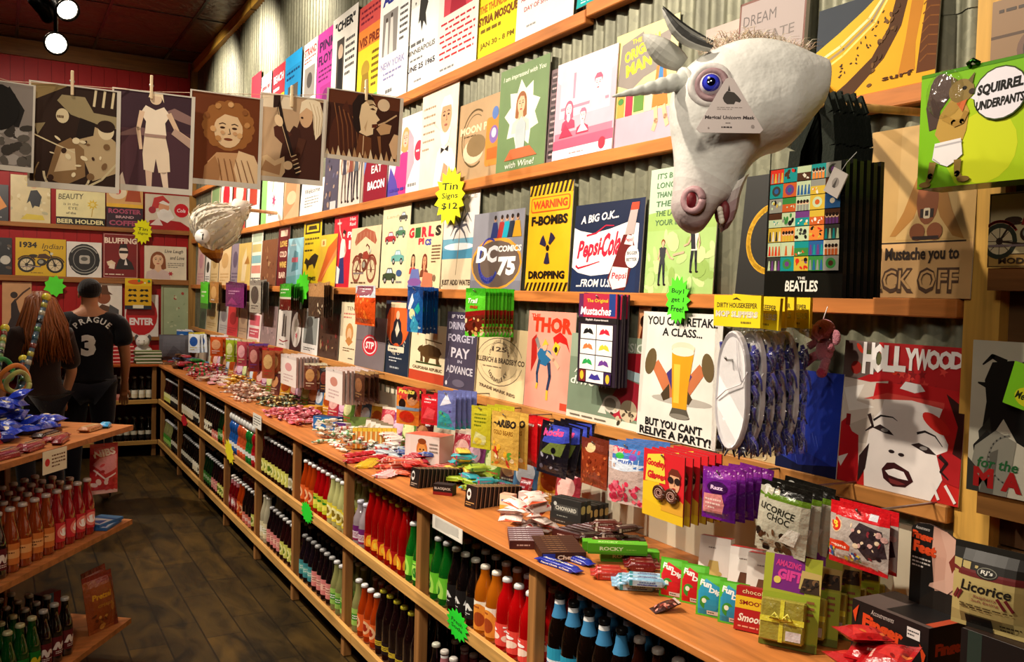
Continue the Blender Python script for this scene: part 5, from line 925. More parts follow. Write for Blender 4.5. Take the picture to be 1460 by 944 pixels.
def burst_px(x0, y0, x1, y1, X, c, label, text=(), rz=WALLR, Y=None, roll=0, n=15):
 cx, cy = (x0 + x1) / 2, (y0 + y1) / 2
 if Y is None: P = at_x(cx, cy, X); w = abs(at_x(x0, cy, X).y - at_x(x1, cy, X).y); h = at_x(cx, y0, X).z - at_x(cx, y1, X).z
 else: P = at_y(cx, cy, Y); w = at_y(x1, cy, Y).x - at_y(x0, cy, Y).x; h = at_y(cx, y0, Y).z - at_y(cx, y1, Y).z
 return burst(P, rz, w, h, c, label, text, n, roll)
burst_px(619, 238, 664, 322, LX - .006, NY, 'large yellow spiky price tag on the ledge above the palm tree sign', ('Tin', 'Signs', '$12'))
burst_px(949, 392, 984, 464, LX - .006, NG, 'green spiky price tag handwritten buy one get one free', ('Buy1', 'get 1', 'Free!'))
burst_px(418, 388, 442, 436, LX - .006, NG, 'long green spiky price tag on the eye level ledge', (), WALLR, None, -.3, 12)
burst_px(636, 868, 668, 914, CX - .004, '28e030', 'green spiky price tag on the rail of the nearest counter bays', ('Fresh', 'Soda'))
burst_px(429, 715, 446, 746, CX - .004, '28e030', 'small green spiky price tag on the middle of the counter rail')
burst_px(320, 628, 334, 660, CX - .004, 'f0e020', 'yellow spiky price tag on the counter rail', (), WALLR, None, .2, 10)
burst_px(258, 591, 267, 608, CX - .004, 'd01828', 'tiny red price tag on the far part of the counter rail', (), WALLR, None, 0, 7)
burst_px(189, 311, 218, 349, 0, NY, 'yellow spiky price tag on the red back wall', ('Tin', 'Signs'), 0, BY - .066)
burst_px(62, 392, 94, 424, 0, '60f040', 'lime green paper tag hanging on the back wall above the people', (), 0, BY - .066, 0, 9)
# ------------------------------------------------------------------ packaged goods: every builder returns an object whose front faces -y
def pouch(name, w, h, b, fn, m='foil', seed=1, back='999', top=.08, bot=.05, nu=7, nv=9, sag=.0):
 """A pillow pack with flat sealed ends."""
 A = Art(w / h, seed); fn(A); ep = min(.00013, .0022 / (A.k + 1)); us = [i / nu for i in range(nu + 1)]; vs = [0, bot] + [bot + (1 - top - bot) * j / (nv - 2) for j in range(1, nv - 2)] + [1 - top, 1]
 def dep(u, v):
  if v <= bot or v >= 1 - top: t = 0
  else: q = (v - bot) / (1 - top - bot); t = math.sin(PI * min(1, max(0, q)) ** (1 - sag)) ** .6
  return b * .5 * t * max(0, 1 - abs(2 * u - 1) ** 2.6) ** .7
 D = [[dep(u, v) for u in us] for v in vs]
 def F(u, v, sgn, k=0):
  i = min(int(u * nu + 1e-6), nu - 1); j = max(0, min(next((q for q in range(len(vs) - 1) if v <= vs[q + 1] + 1e-7), len(vs) - 2), len(vs) - 2)); a = u * nu - i; c = (v - vs[j]) / (vs[j + 1] - vs[j])
  d = (D[j][i] * (1 - a) + D[j][i + 1] * a) * (1 - c) + (D[j + 1][i] * (1 - a) + D[j + 1][i + 1] * a) * c
  return Vector(((u - .5) * w, -sgn * (d + .0006 + k * ep), v * h))
 mb = MB(); mb.art(A, lambda u, v, k: F(u, v, 1, k), 0, us[1:-1], vs[1:-1], True)
 vv = [F(u, v, -1) for v in vs for u in us]; n = nu + 1
 mb.add(vv, [(j * n + i + 1, j * n + i, (j + 1) * n + i, (j + 1) * n + i + 1) for j in range(len(vs) - 1) for i in range(nu)], back, 0, True)
 for j in range(len(vs) - 1):
  for u, rev in ((0, 0), (1, 1)):
   q = [F(u, vs[j], 1), F(u, vs[j + 1], 1), F(u, vs[j + 1], -1), F(u, vs[j], -1)]; mb.face(q[::-1] if rev else q, back)
 return mb.build(name, m)
def carton(name, w, d, h, front, top=None, side=None, c='888', m='card', seed=1, left=None):
 mb = MB(); mb.bbox(-w / 2, -d / 2, 0, w / 2, d / 2, h, c, min(.0015, d / 5)); e = .0003
 for fn, a, g in ((front, w / h, lambda u, v, k: Vector(((u - .5) * w, -d / 2 - e - k * .0002, v * h))), (top, w / d, lambda u, v, k: Vector(((u - .5) * w, (v - .5) * d, h + e + k * .0002))), (side, d / h, lambda u, v, k: Vector((w / 2 + e + k * .0002, (u - .5) * d, v * h))), (left, d / h, lambda u, v, k: Vector((-w / 2 - e - k * .0002, (.5 - u) * d, v * h)))):
  if fn: A = Art(a, seed); fn(A); mb.art(A, g)
 return mb.build(name, m)
def bar(name, l, w, t, fn, c, m='foil', seed=1, crimp=.012):
 """A wrapped bar lying flat: long axis x, print on top, crimped ends."""
 mb = MB(); A = Art(l / w, seed); fn(A); xs = [-l / 2, -l / 2 + crimp, -l / 2 + crimp * 1.6, l / 2 - crimp * 1.6, l / 2 - crimp, l / 2]; hs = [.15, .15, 1, 1, .15, .15]
 sec = ((-.5, .1), (-.5, .75), (-.36, 1), (.36, 1), (.5, .75), (.5, .1), (.42, 0), (-.42, 0)); vs = []; n = len(sec)
 for x, q in zip(xs, hs): vs += [Vector((x, a * w, .5 * t + (z - .5) * t * q)) for a, z in sec]
 mb.add(vs, [(i * n + j, i * n + (j + 1) % n, (i + 1) * n + (j + 1) % n, (i + 1) * n + j) for i in range(5) for j in range(n)], c, 0, True)
 mb.face([vs[j] for j in range(n)][::-1], c); mb.face([vs[5 * n + j] for j in range(n)], c)
 l2 = l - crimp * 3.4
 mb.art(A, lambda u, v, k: Vector(((u - .5) * l2, (v - .5) * w * .72, t + .0003 + k * .0002)))
 mb.art(A, lambda u, v, k: Vector(((u - .5) * l2, -.5 * w - .0004 - k * .0002, t * (.1 + .65 * v))))
 return mb.build(name, m)
def twist(name, c, c2=None, s=1, m='foil'):
 """A sweet in a twisted wrapper, long axis x."""
 mb = MB(); n = 8; prof = [(-.03, .009), (-.025, .0075), (-.0165, .002), (-.013, .006), (-.006, .0085), (.006, .0085), (.013, .006), (.0165, .002), (.025, .0075), (.03, .009)]; vs = []
 for x, r in prof:
  f = .35 if abs(x) > .02 else .8
  for k in range(n): t = 2 * PI * k / n; vs.append(Vector((x * s, r * math.cos(t) * s, .0072 * s + r * math.sin(t) * f * s)))
 cols = [c2 or c if (i // n in (3, 5)) else c for i in range((len(prof) - 1) * n)]
 mb.add(vs, [(i * n + k, i * n + (k + 1) % n, (i + 1) * n + (k + 1) % n, (i + 1) * n + k) for i in range(len(prof) - 1) for k in range(n)], c, 0, True, cols)
 return mb.build(name, m)
def put(o, M, label, cat, group=None): o.matrix_local = M; return tag(o, label, cat, group)
def on(px, py, z=CTR, rz=WALLR, tilt=0, roll=0):
 p = at_z(px, py, z)
 if p.x > 1.7: print('ONWALL', px, py, round(p.x, 2)); p = p * (1.68 / p.x)
 return TR((p.x, p.y, z + .0006), rz, tilt, roll)
PEGS = []
def peg(y, z, x0, label, r=.0028): return tag(MB().tube([(WX - .014, y, z - .003), (x0, y, z), (x0 - .006, y, z + .007)], r, 'a8a8a4', 7).build('display_hook', 'metal'), label, 'hook')
def hang(x0, x1, yt, yb, X, n, step, fn, label, noun='snack_pouch', cat='snack bag', kind='pouch', b=.03, m='foil', back='777', seed=1, fan=.12, pegt=True, sag=0, turn=0.0, tr=0):
 """A pack hung from the ledge or a hook; n - 1 copies hang behind it, towards the wall."""
 xc, yc = (x0 + x1) / 2, (yt + yb) / 2; ya = at_x(x0, yc, X).y; yb_ = at_x(x1, yc, X).y; zt = at_x(xc, yt, X).z; zb = at_x(xc, yb, X).z; h = zt - zb; y = (ya + yb_) / 2; q = Vector((X, y, (zt + zb) / 2)); u = Vector((math.cos(WALLR + turn), math.sin(WALLR + turn), 0)) * .01; w = (x1 - x0) * .02 / (px_of(q + u) - px_of(q - u))
 if n > 1: b = min(b, step * .85); step = max(step, b * 1.2) / math.cos(turn)
 if kind == 'pouch': o = pouch(noun, w, h, b, fn, m, seed, back, sag=sag)
 else: o = carton(noun, w, b, h, fn, c=back, m=m, seed=seed)
 R = random.Random(seed * 7 + n)
 put(o, TR((X, y, zb), WALLR + turn, 0, tr), label, cat)
 g = 'copies behind: ' + label
 for i in range(1, n):
  M = TR((X + step * i, y + R.uniform(-.004, .004), zb + R.uniform(-.002, .002)), WALLR + turn, 0, tr + R.uniform(-fan, fan) * .35)
  lb = 'one of %d packs hung behind the %s' % (n - 1, label); lb = ' '.join(lb.split()[:16])
  dup(o, M, lb if n > 2 else 'pack hung behind the ' + ' '.join(label.split()[:11]), ' '.join(('copies of ' + label).split()[:10]) if n > 2 else None)
 if pegt: peg(y, zt - .012, X - .006, 'metal hook carrying the ' + ' '.join(label.split()[:12]))
 return o
def row(o, M0, step, n, label, group, jit=.0, skip=0):
 """Copies of o in a line from M0 along step (in M0's own frame)."""
 o.matrix_local = M0; tag(o, label, o.get('category'), group)
 for i in range(1, n): dup(o, M0 @ Matrix.Translation(Vector(step) * i) @ Matrix.Rotation(RND.uniform(-jit, jit), 4, 'Z'), label, group)
def pile(protos, cx, cy, rx, ry, n, th, label, group, z=CTR, rot=0, cat='candy', seed=1, tilt=.35, jitter=3.14, base=0, foot=None):
 """n single pieces tipped out in a heap; each rests on what lies under it."""
 R = random.Random(seed); done = []
 used = set(); cr, sr = math.cos(rot), math.sin(rot)
 for i in range(n):
  t = R.random() * 2 * PI; q = math.sqrt(R.random()) * (1 - .45 * i / n); lx, ly = q * math.cos(t) * rx, q * math.sin(t) * ry; x = cx + lx * cr - ly * sr; y = cy + lx * sr + ly * cr
  zz = z; D = foot or th * 2
  for (a, b_, c) in done:
   d = math.hypot(a - x, b_ - y)
   if d < D: zz = max(zz, c + th * (.75 if d < D * .6 else .4))
  done.append((x, y, zz)); k = i % len(protos); lift = 0 if zz == z else 1
  M = Matrix.Translation((x, y, zz + .0008)) @ Matrix.Rotation(base + R.uniform(-jitter, jitter), 4, 'Z') @ Matrix.Rotation(R.uniform(-tilt, tilt) * lift, 4, 'X') @ Matrix.Rotation(R.uniform(-tilt, tilt) * lift * .6, 4, 'Y')
  lb = label[k] if isinstance(label, (list, tuple)) else label; gp = group[k] if isinstance(group, (list, tuple)) else group
  if k not in used: used.add(k); o = protos[k]; o.matrix_local = M; tag(o, lb, cat, gp)
  else: dup(protos[k], M, lb, gp)
def simple(c, c2, c3='fff', n=2): return lambda A: A.bg(c).e(.5, .55, .36, .24, c2).micro(.18, .1, .82, .3, n, c3).r(0, .92, 1, 1, c3)
# ------------------------------------------------------------------ goods hung from the eye level ledge
XH = LX - .03
hang(286, 297, 402, 440, XH - .02, 3, .012, lambda A: A.bg('48d020').r(0, 0, 1, .2, '287818').micro(.2, .4, .8, .7, 2, 'e8f8d0'), 'bright green narrow pack at the far end of the eye level ledge', b=.02)
hang(299, 312, 402, 432, XH - .02, 3, .012, lambda A: A.bg('b07838').e(.5, .5, .3, .3, 'd8a868').micro(.2, .1, .8, .2, 1, 'fff'), 'brown narrow pack right of the far green one', b=.02, seed=2)
hang(322, 348, 403, 438, XH - .04, 2, .02, lambda A: A.bg('78186a').r(0, .8, 1, 1, '581050').p([.1, .1, .4, .4, .7, .1], 'b03888').micro(.2, .5, .8, .7, 2, 'd8a0c8'), 'shiny purple pouch above the plain red sign', b=.05, seed=3, back='581050')
hang(356, 372, 400, 446, XH - .05, 6, .011, lambda A: A.bg('b0a898').e(.5, .55, .35, .28, '4a4240').micro(.2, .1, .8, .25, 2, '3a3430').r(0, .85, 1, 1, '8a8278'), 'grey packs with a dark oval hanging as a fan', b=.01, seed=4, back='5a544c', fan=.3)
hang(399, 415, 405, 442, XH - .06, 6, .012, lambda A: A.bg('3ab828').r(0, 0, 1, .45, '6a1410').r(0, .42, 1, .5, 'f0e8d0').micro(.15, .6, .85, .85, 2, 'e8f8d0').blobs(.1, .02, .9, .2, 5, ['d8c8a8'], .06), 'green and maroon candy packs beside the long green price tag', b=.014, seed=5, back='285818', fan=.3)
def twigs(A): A.bg('4a3a2c').r(0, .6, 1, 1, 'b88858').blobs(.05, .02, .95, .45, 16, ['d8c8a8', '8a7050', 'e8dcc0', '2a2018'], .06)
hang(440, 462, 404, 452, XH - .05, 5, .013, twigs, 'brown topped packs of pale novelty teeth right of the long green tag', b=.012, seed=6, back='4a3a2c', fan=.3)
def orange(A): A.bg('d85018').r(0, .7, 1, 1, 'c8d0d8').r(.1, .74, .9, .98, '8a4a5a').micro(.2, .82, .8, .94, 2, 'f4e8e8').blobs(.05, .02, .95, .66, 34, ['f07828', 'c83c10', 'f89048', 'e05818'], .06)
hang(507, 535, 407, 464, XH - .04, 1, .02, orange, 'clear bag of orange jelly under the red brown motorcycle sign', b=.06, seed=7, back='c84818')
def bluebag(A): A.bg('1858a0').p([0, .5, .3, .8, .7, .9, 1, .7, 1, 1, 0, 1], '0c3a78').p([.1, .5, .35, .86, .5, .7, .3, .5], 'f0f4f4').e(.4, .4, .2, .12, 'e8e0a8').p([.2, .1, .5, .4, .8, .2, .7, 0, .3, 0], '38a0c8').p([.55, .5, .8, .66, .9, .5, .75, .4], '20b0a8').blobs(.1, .05, .9, .5, 10, ['e8f4f8', '1848a0', '68c8d8'], .04)
hang(581, 603, 409, 474, XH - .06, 5, .018, bluebag, 'blue and white fish patterned bags under the palm tree sign', b=.02, seed=8, back='102c60', fan=.25)
def trail(A): A.bg('58c828').r(0, .85, 1, 1, '38a018').p([0, .5, 1, .56, 1, .4, 0, .34], '8a1410').p([0, .1, 0, .4, 1, .46, 1, .1], '6a2010').blobs(.05, .04, .95, .4, 22, ['d8a058', '401408', 'c82818', 'e8d0a0'], .05).t('Trail', .4, .74, .1, .5, 'f8f8e8', .03, .2).t('mix', .5, .62, .08, .4, 'c83018', .03, .2)
hang(664, 692, 411, 480, XH - .11, 9, .015, trail, 'green topped fan of nut mix bags under the grey 75 sign', b=.014, seed=9, back='3a9020', fan=.02, turn=.25)
def musts(A):
 A.bg('2a1c2c').r(0, .74, 1, 1, 'b02440').r(0, .74, .12, 1, '5a2050').r(.8, .76, .96, 1, '1c3a80').t('Mustaches', .46, .81, .09, .8, 'f4f0f0', .03, .2).t('The Original', .5, .92, .05, .55, 'f0c030', .02).r(0, .68, 1, .74, '1c1418').t('Stylish Assortment', .5, .71, .03, .6, 'e8e0e0', .02)
 cols = ('141414', 'c82038', 'e07840', 'd8c838', '28a050', '6a3890'); q = 0
 for rr_ in range(3):
  for cc_ in range(2):
   x, y = .08 + cc_ * .43, .5 - rr_ * .17; A.r(x, y, x + .41, y + .16, 'f0ecea'); m = x + .205; c = cols[q]; q += 1
   A.p([m - .14, y + .05, m - .1, y + .1, m - .03, y + .12, m, y + .1, m + .03, y + .12, m + .1, y + .1, m + .14, y + .05, m + .05, y + .06, m, y + .07, m - .05, y + .06], c)
 A.r(.27, .02, .73, .15, 'f0ecea').p([.34, .06, .42, .12, .5, .1, .58, .12, .66, .06, .5, .05], '3a3090').r(.08, .02, .25, .15, '7a2028').r(.75, .02, .92, .15, '3a2050').e(.16, .09, .05, .05, 'e8c030').e(.84, .08, .05, .05, 'e8c030')
hang(826, 880, 419, 549, XH - .03, 4, .013, musts, 'card of seven coloured false moustaches hung under the white soda sign', 'moustache_card', 'novelty card', 'card', .008, 'card', '2a1c28', fan=.1)
# mop slipper packs: header card, white slipper in a clear sleeve, further packs behind
def slipper_pack(X, first):
 ya, yb = at_x(1024, 520, X).y, at_x(1076, 520, X).y; zt, zm, zb = at_x(1050, 421, X).z, at_x(1050, 466, X).z, at_x(1050, 648, X).z; w = ya - yb
 e_ = empty('slipper_pack', (X, (ya + yb) / 2, zb), WALLR); h = zt - zb; hm = zm - zb
 A = Art(w * 1.28 / (zt - zm)); A.bg('f0d418').t('DIRTY HOUSEKEEPER', .5, .68, .16, .86, '3a3010', .02).t('MOP SLIPPERS', .5, .4, .2, .9, 'f4f0e8', .05).t('MOP SLIPPERS', .505, .395, .2, .88, 'c8b898', .0).micro(.6, .08, .95, .22, 1, '8a7a20').p([.4, .86, .5, .94, .6, .84, .5, .88], '3a3010')
 mb = MB(); mb.box(-w * .64, -.004, hm, w * .64, .004, h, 'f0d418'); mb.art(A, lambda u, v, k: Vector(((u - .5) * w * 1.28, -.0045 - k * .0002, hm + v * (h - hm)))); c1 = mb.build('header_card', 'card', e_); c1['label'] = 'yellow card header'
 mb = MB(); n = 28; sec = []
 def outline(t): x = math.sin(t); z = -math.cos(t); return x * w * .46 * (1 - .12 * math.exp(-((z - .1) / .35) ** 2)), hm * .5 + z * hm * .47
 for yy, sc in ((-.012, .9), (-.016, .97), (-.013, 1), (.0, 1.0), (.004, .95)): sec.append([Vector((outline(2 * PI * i / n)[0] * sc, yy, hm * .5 + (outline(2 * PI * i / n)[1] - hm * .5) * sc)) for i in range(n)])
 for a, b in zip(sec, sec[1:]):
  for i in range(n): mb.face([a[i], a[(i + 1) % n], b[(i + 1) % n], b[i]], 'd8d4d8', 0, True)
 mb.face(sec[0][::-1], 'f6f3f4'); mb.face(sec[-1], 'c8c4c8'); sole = mb.build('slipper', 'card', e_); sole['label'] = 'white slipper sole'
 mb = MB(); mb.tube([(-w * .36, -.016, hm * .42), (-w * .1, -.0185, hm * .5), (w * .3, -.018, hm * .56), (w * .42, -.012, hm * .66)], .0015, 'd8d4d6', 6); mb.tube([(w * .12, -.0165, hm * .9), (w * .2, -.018, hm * .7), (w * .32, -.018, hm * .58)], .0013, 'd8d4d8', 6); sm = mb.build('strap_seam', 'card', sole)
 mb = MB(); R = random.Random(4)
 for i in range(130):
  x = w * R.uniform(-.5, .5); z0 = hm * R.uniform(.1, .9); mb.tube([(x, .006, z0), (x + R.uniform(-.01, .01), .014, z0 - .02), (x + R.uniform(-.012, .012), .017, z0 - .045)], .0055, ('2a2a80', '3c3c9c', '1c1c60')[i % 3], 5, 0, .002)
 mop = mb.build('mop_pile', 'plush', e_); mop['label'] = 'blue mop fibres'
 mb = MB(); q = []
 for yy in (-.026, .026):
  q.append([Vector((x * w * .55, yy * (1 if abs(x) < .9 else .3), z)) for z, x in ((0, -1), (0, -.5), (0, 0), (0, .5), (0, 1), (hm * .5, 1.02), (hm, 1), (hm, .5), (hm, 0), (hm, -.5), (hm, -1), (hm * .5, -1.02))])
 mb.face(q[0], 'fff', 0, False); mb.face(q[1][::-1], 'fff', 0, False)
 for i in range(12): j = (i + 1) % 12; mb.face([q[0][j], q[0][i], q[1][i], q[1][j]], 'fff', 0, True)
 bag = mb.build('clear_sleeve', 'film', e_); kids(sole, sm); kids(e_, c1, sole, mop, bag); CH[e_.name] = (c1, sole, mop, bag)
 return e_
sp = slipper_pack(1.53, True); tag(sp, 'front mop slipper pack with a white sole under a yellow header card', 'slippers')
for i in range(1, 5): dup(sp, Matrix.Translation((.04 * i, 0, 0)) @ sp.matrix_basis @ Matrix.Rotation(RND.uniform(-.06, .06), 4, 'Y'), 'one of four mop slipper packs hung behind the front one', 'mop slipper packs behind the front one')
peg(sp.location.y, sp.location.z + .225, 1.5, 'long metal hook carrying the mop slipper packs', .003)
# ------------------------------------------------------------------ goods hung along the lowest ledge, in front of the white board
XL = 1.66
hang(738, 766, 594, 662, XL, 3, .025, lambda A: A.bg('c8141c').e(.4, .55, .25, .16, 'f0d8d8').micro(.15, .7, .85, .9, 2, 'f8e8e0').r(0, 0, 1, .1, '8a0c14').o(.35, .3, .08, 'f0a0a0'), 'red licorice bags under the salmon comic sign', b=.035, seed=11, back='8a1018', fan=.2)
def rocks(A): A.bg('16121c').p([.1, .6, .3, .95, .9, .98, .98, .7, .6, .62], '3a48b8').t('Rocks', .45, .82, .14, .66, 'e04888', .05, .2, 8).p([.1, .4, .4, .62, .9, .66, .8, .4], '6a7838').blobs(.1, .05, .9, .5, 14, ['2a2430', '0c0a10', '5a5868', '9a9aa8'], .05)
hang(766, 808, 602, 678, XL - .06, 4, .03, rocks, 'black candy bags with a pink title under the classic car sign', b=.045, seed=12, back='101018', fan=.2, turn=.4, tr=.12)
def brick(A): A.bg('8a3418').p([0, .76, 1, .74, 1, 1, 0, 1], '6a2a1a').e(.4, .82, .2, .1, 'd8b888').blobs(.05, .05, .95, .7, 40, ['b04a20', '702410', 'c86838', '903818'], .045)
hang(829, 866, 627, 694, XL - .02, 2, .03, brick, 'amber brown sugar pouch left of the pink candy bag', b=.03, seed=13, back='6a2a1a', m='foil')
def pinkc(A): A.bg('c8b0a8').p([0, .56, 0, 1, 1, 1, 1, .6, .5, .54], '4878c0').p([0, .56, 0, .72, 1, .76, 1, .6, .5, .54], 'd8e4f4').t('Sweets', .5, .88, .09, .76, 'd83858', .05, .2).t('gum', .5, .68, .07, .4, '4060b0', .03, .2).e(.35, .78, .12, .05, '38b048').e(.7, .78, .1, .05, '8048b0').blobs(.08, .03, .92, .36, 48, ['e03858', 'f06878', 'c82848', 'f07088'], .055)
hang(868, 920, 631, 720, XL - .09, 4, .03, pinkc, 'clear bag of pink candies with a blue header', b=.05, seed=14, back='a87880', turn=.25)
def glasses(A): A.bg('d02028').p([0, .2, 0, .5, .4, .56, .5, .2], 'e8c020').p([0, 0, 0, .24, 1, .14, 1, 0], 'e0b820').p([.06, .52, .1, .92, .5, .98, .56, .54], 'e8d040').t('Googley', .32, .8, .14, .46, 'c82020', .06, .1).t('Glasses', .34, .63, .12, .46, 'c82020', .06, .1).face(.78, .6, .34, 'e0a880', '6a2a18', 'short', 'a02020', 'd8a030').e(.7, .63, .07, .05, '2a1a14').e(.86, .63, .07, .05, '2a1a14')
for g0 in (0,):
 gp = hang(918, 976, 645, 742, XL - .08, 6, .026, glasses, 'red and yellow card of spiral eyed joke glasses', 'joke_glasses_card', 'novelty card', 'card', .004, 'card', '6a1a14', seed=15, fan=.08)
def spec():
 X = XL - .092; y0 = at_x(948, 705, X); e_ = empty('joke_glasses', y0, WALLR, 'brown joke glasses with spiral lenses on the red and yellow card', 'glasses')
 for q in (-1, 1):
  mb = MB(); mb.tube([(q * .026 + .022 * math.cos(2 * PI * i / 18), 0, .017 * math.sin(2 * PI * i / 18)) for i in range(19)], .0042, '4a2818', 8); fr_ = mb.build('rim', 'plastic', e_)
  mb = MB(); A = Art(1.3); A.bg('6a4038')
  for k in range(30):
   t0, t1 = k * .6, (k + 1) * .6; A.l([.5 + .016 * k * math.cos(t0), .5 + .016 * k * math.sin(t0), .5 + .016 * (k + 1) * math.cos(t1), .5 + .016 * (k + 1) * math.sin(t1)], .05, 'd8b0a0')
  A.o(.5, .5, .12, '2a1410'); mb.art(A, lambda u, v, k: Vector((q * .026 + (u - .5) * .04, -.0006 - k * .00005, (v - .5) * .03))); mb.box(q * .026 - .02, 0, -.015, q * .026 + .02, .0012, .015, '4a2a24'); mb.build('spiral_lens', 'plastic', e_)
 MB().tube([(-.006, 0, .004), (0, -.001, .008), (.006, 0, .004)], .003, '4a2818', 8).build('bridge', 'plastic', e_)
 for q in (-1, 1): MB().tube([(q * .046, 0, .004), (q * .05, .004, .004), (q * .05, .006, -.01)], .0025, '4a2818', 6).build('temple', 'plastic', e_)
spec()
def purple(A): A.bg('6a1a88').r(0, .82, 1, 1, '8a2a9a').blobs(.0, .84, 1, .98, 14, ['e0a8d8'], .02).e(.5, .64, .3, .12, '38104a').t('Razz', .5, .64, .08, .36, 'f0d0f0', .03).p([.04, .12, .1, .5, .66, .52, .8, .14], 'd88888').micro(.16, .2, .64, .44, 3, 'f4d8d0').p([.6, .0, .8, .5, 1, .6, 1, 0], '4a1068')
hang(1002, 1050, 668, 742, XL - .09, 5, .028, purple, 'shiny purple candy bags hung right of the joke glasses', b=.04, seed=16, back='4a1068', turn=.25, fan=.2)
def licchoc(A): A.bg('b8b4a0').r(0, .84, 1, 1, '161410').r(0, .76, 1, .84, '5a7a18').o(.14, .88, .07, 'd8d8d0').t('LICORICE', .42, .62, .1, .7, '2a2a20', .03, 0, -8).t('CHOC', .46, .5, .1, .46, '2a2a20', .02, 0, -8).blobs(.02, .02, .7, .3, 22, ['2a1a10', '4a2c18', '6a4a30', '1c120c'], .055).p([.5, .2, .7, .42, .9, .4, .8, .16], 'e0dcd0')
hang(1078, 1150, 690, 790, XL - .12, 3, .035, licchoc, 'silver and black bag of licorice chocolates', b=.05, seed=17, back='38342c', turn=.25, tr=.08)
def jelly(A): A.bg('b8aca4').r(0, .78, 1, 1, 'd01820').r(0, 0, 1, .09, 'c01820').o(.14, .64, .13, 'e8c8a0').o(.14, .64, .11, 'd83020').t('B', .14, .64, .12, .1, 'f4d840', .04).p([0, .36, .3, .4, .42, .34, .4, .26, 0, .22], 'd83818').t('Beans', .2, .31, .06, .3, 'f8e8d8', .02).r(.68, .83, .82, .93, 'd8d8e0').p([.4, .5, .55, .76, .9, .7, .98, .3, .7, .2], '3a2c30').blobs(.42, .2, .98, .7, 22, ['2a2024', 'd8a8a0', '8a3038', 'e8d0b0'], .05).blobs(.02, .09, .6, .24, 20, ['388048', 'd8c030', 'e8e0d0', '305090', 'c03030'], .035)
hang(1184, 1268, 722, 812, XL - .12, 2, .03, jelly, 'red and clear bag of assorted jelly beans', b=.06, seed=18, back='8a2028')
def ricebag(A): A.bg('d8d8d4').r(0, .7, 1, 1, '2868b0').p([0, .6, .4, .9, .7, .7, 1, .9, 1, .6], '3888d8').blobs(.1, .1, .9, .6, 12, ['f4f4f0', '2050a0', '88b8d8'], .07)
# farther along, smaller
for (x0, x1, yt, yb, c, c2, c3, n, lb) in ((252, 268, 470, 500, '2868b8', 'd8e4f0', 'f4f4f4', 3, 'blue and white crisps bags at the far end of the counter'), (269, 285, 474, 503, 'e8ecf0', '2858a8', 'd8c030', 3, 'white crisps bags right of the far blue ones'), (300, 318, 478, 508, 'd85a20', 'f0b080', 'fff', 4, 'orange candy bags on the far part of the lowest ledge'),
 (322, 334, 482, 516, 'a8c028', 'e8f0a0', 'fff', 2, 'yellow green candy bag beside the far orange ones'), (338, 352, 484, 522, 'c04858', 'f0b0b8', 'e8d0a0', 4, 'rose candy bags on the far part of the lowest ledge'), (355, 370, 490, 530, '8a3038', 'd89890', '704898', 4, 'dark red candy bags right of the rose ones'),
 (374, 392, 496, 540, 'b0603a', 'e8c080', 'd83838', 4, 'rust and gold candy bags left of the white card box'), (434, 452, 518, 556, '6a3a2a', 'c89860', 'e8e0c0', 5, 'brown mixed candy bags right of the white card box'), (456, 470, 522, 560, '2a2424', '7a3a30', 'c8a060', 3, 'black candy bags in the middle of the lowest ledge')):
 hang(x0, x1, yt, yb, XL + .02, n, .026, simple(c, c2, c3), lb, b=.025, seed=len(lb), back=c, fan=.25, turn=.75)
def whitebox(c): return lambda A: A.bg('ece2dc').e(.5, .62, .22, .14, c).micro(.2, .1, .8, .4, 3, 'c8a8a8').r(0, .9, 1, 1, 'd8ccc8')
hang(402, 424, 507, 550, XL - .04, 7, .022, whitebox('d89898'), 'white boxed sweets with a pink print hung in a long row', 'sweet_box', 'box', 'card', .014, 'card', 'c8b0a8', seed=21, fan=.05)
hang(466, 490, 526, 574, XL - .08, 8, .024, whitebox('c88878'), 'white boxed sweets left of the dark chocolate bags', 'sweet_box', 'box', 'card', .014, 'card', 'b89890', seed=22, fan=.05)
hang(506, 520, 530, 572, XL - .02, 4, .026, simple('4a2a1c', '8a5a38', 'b08858'), 'dark brown chocolate bags below the motorcycle rider sign', b=.02, seed=23, back='3a2018', fan=.25)
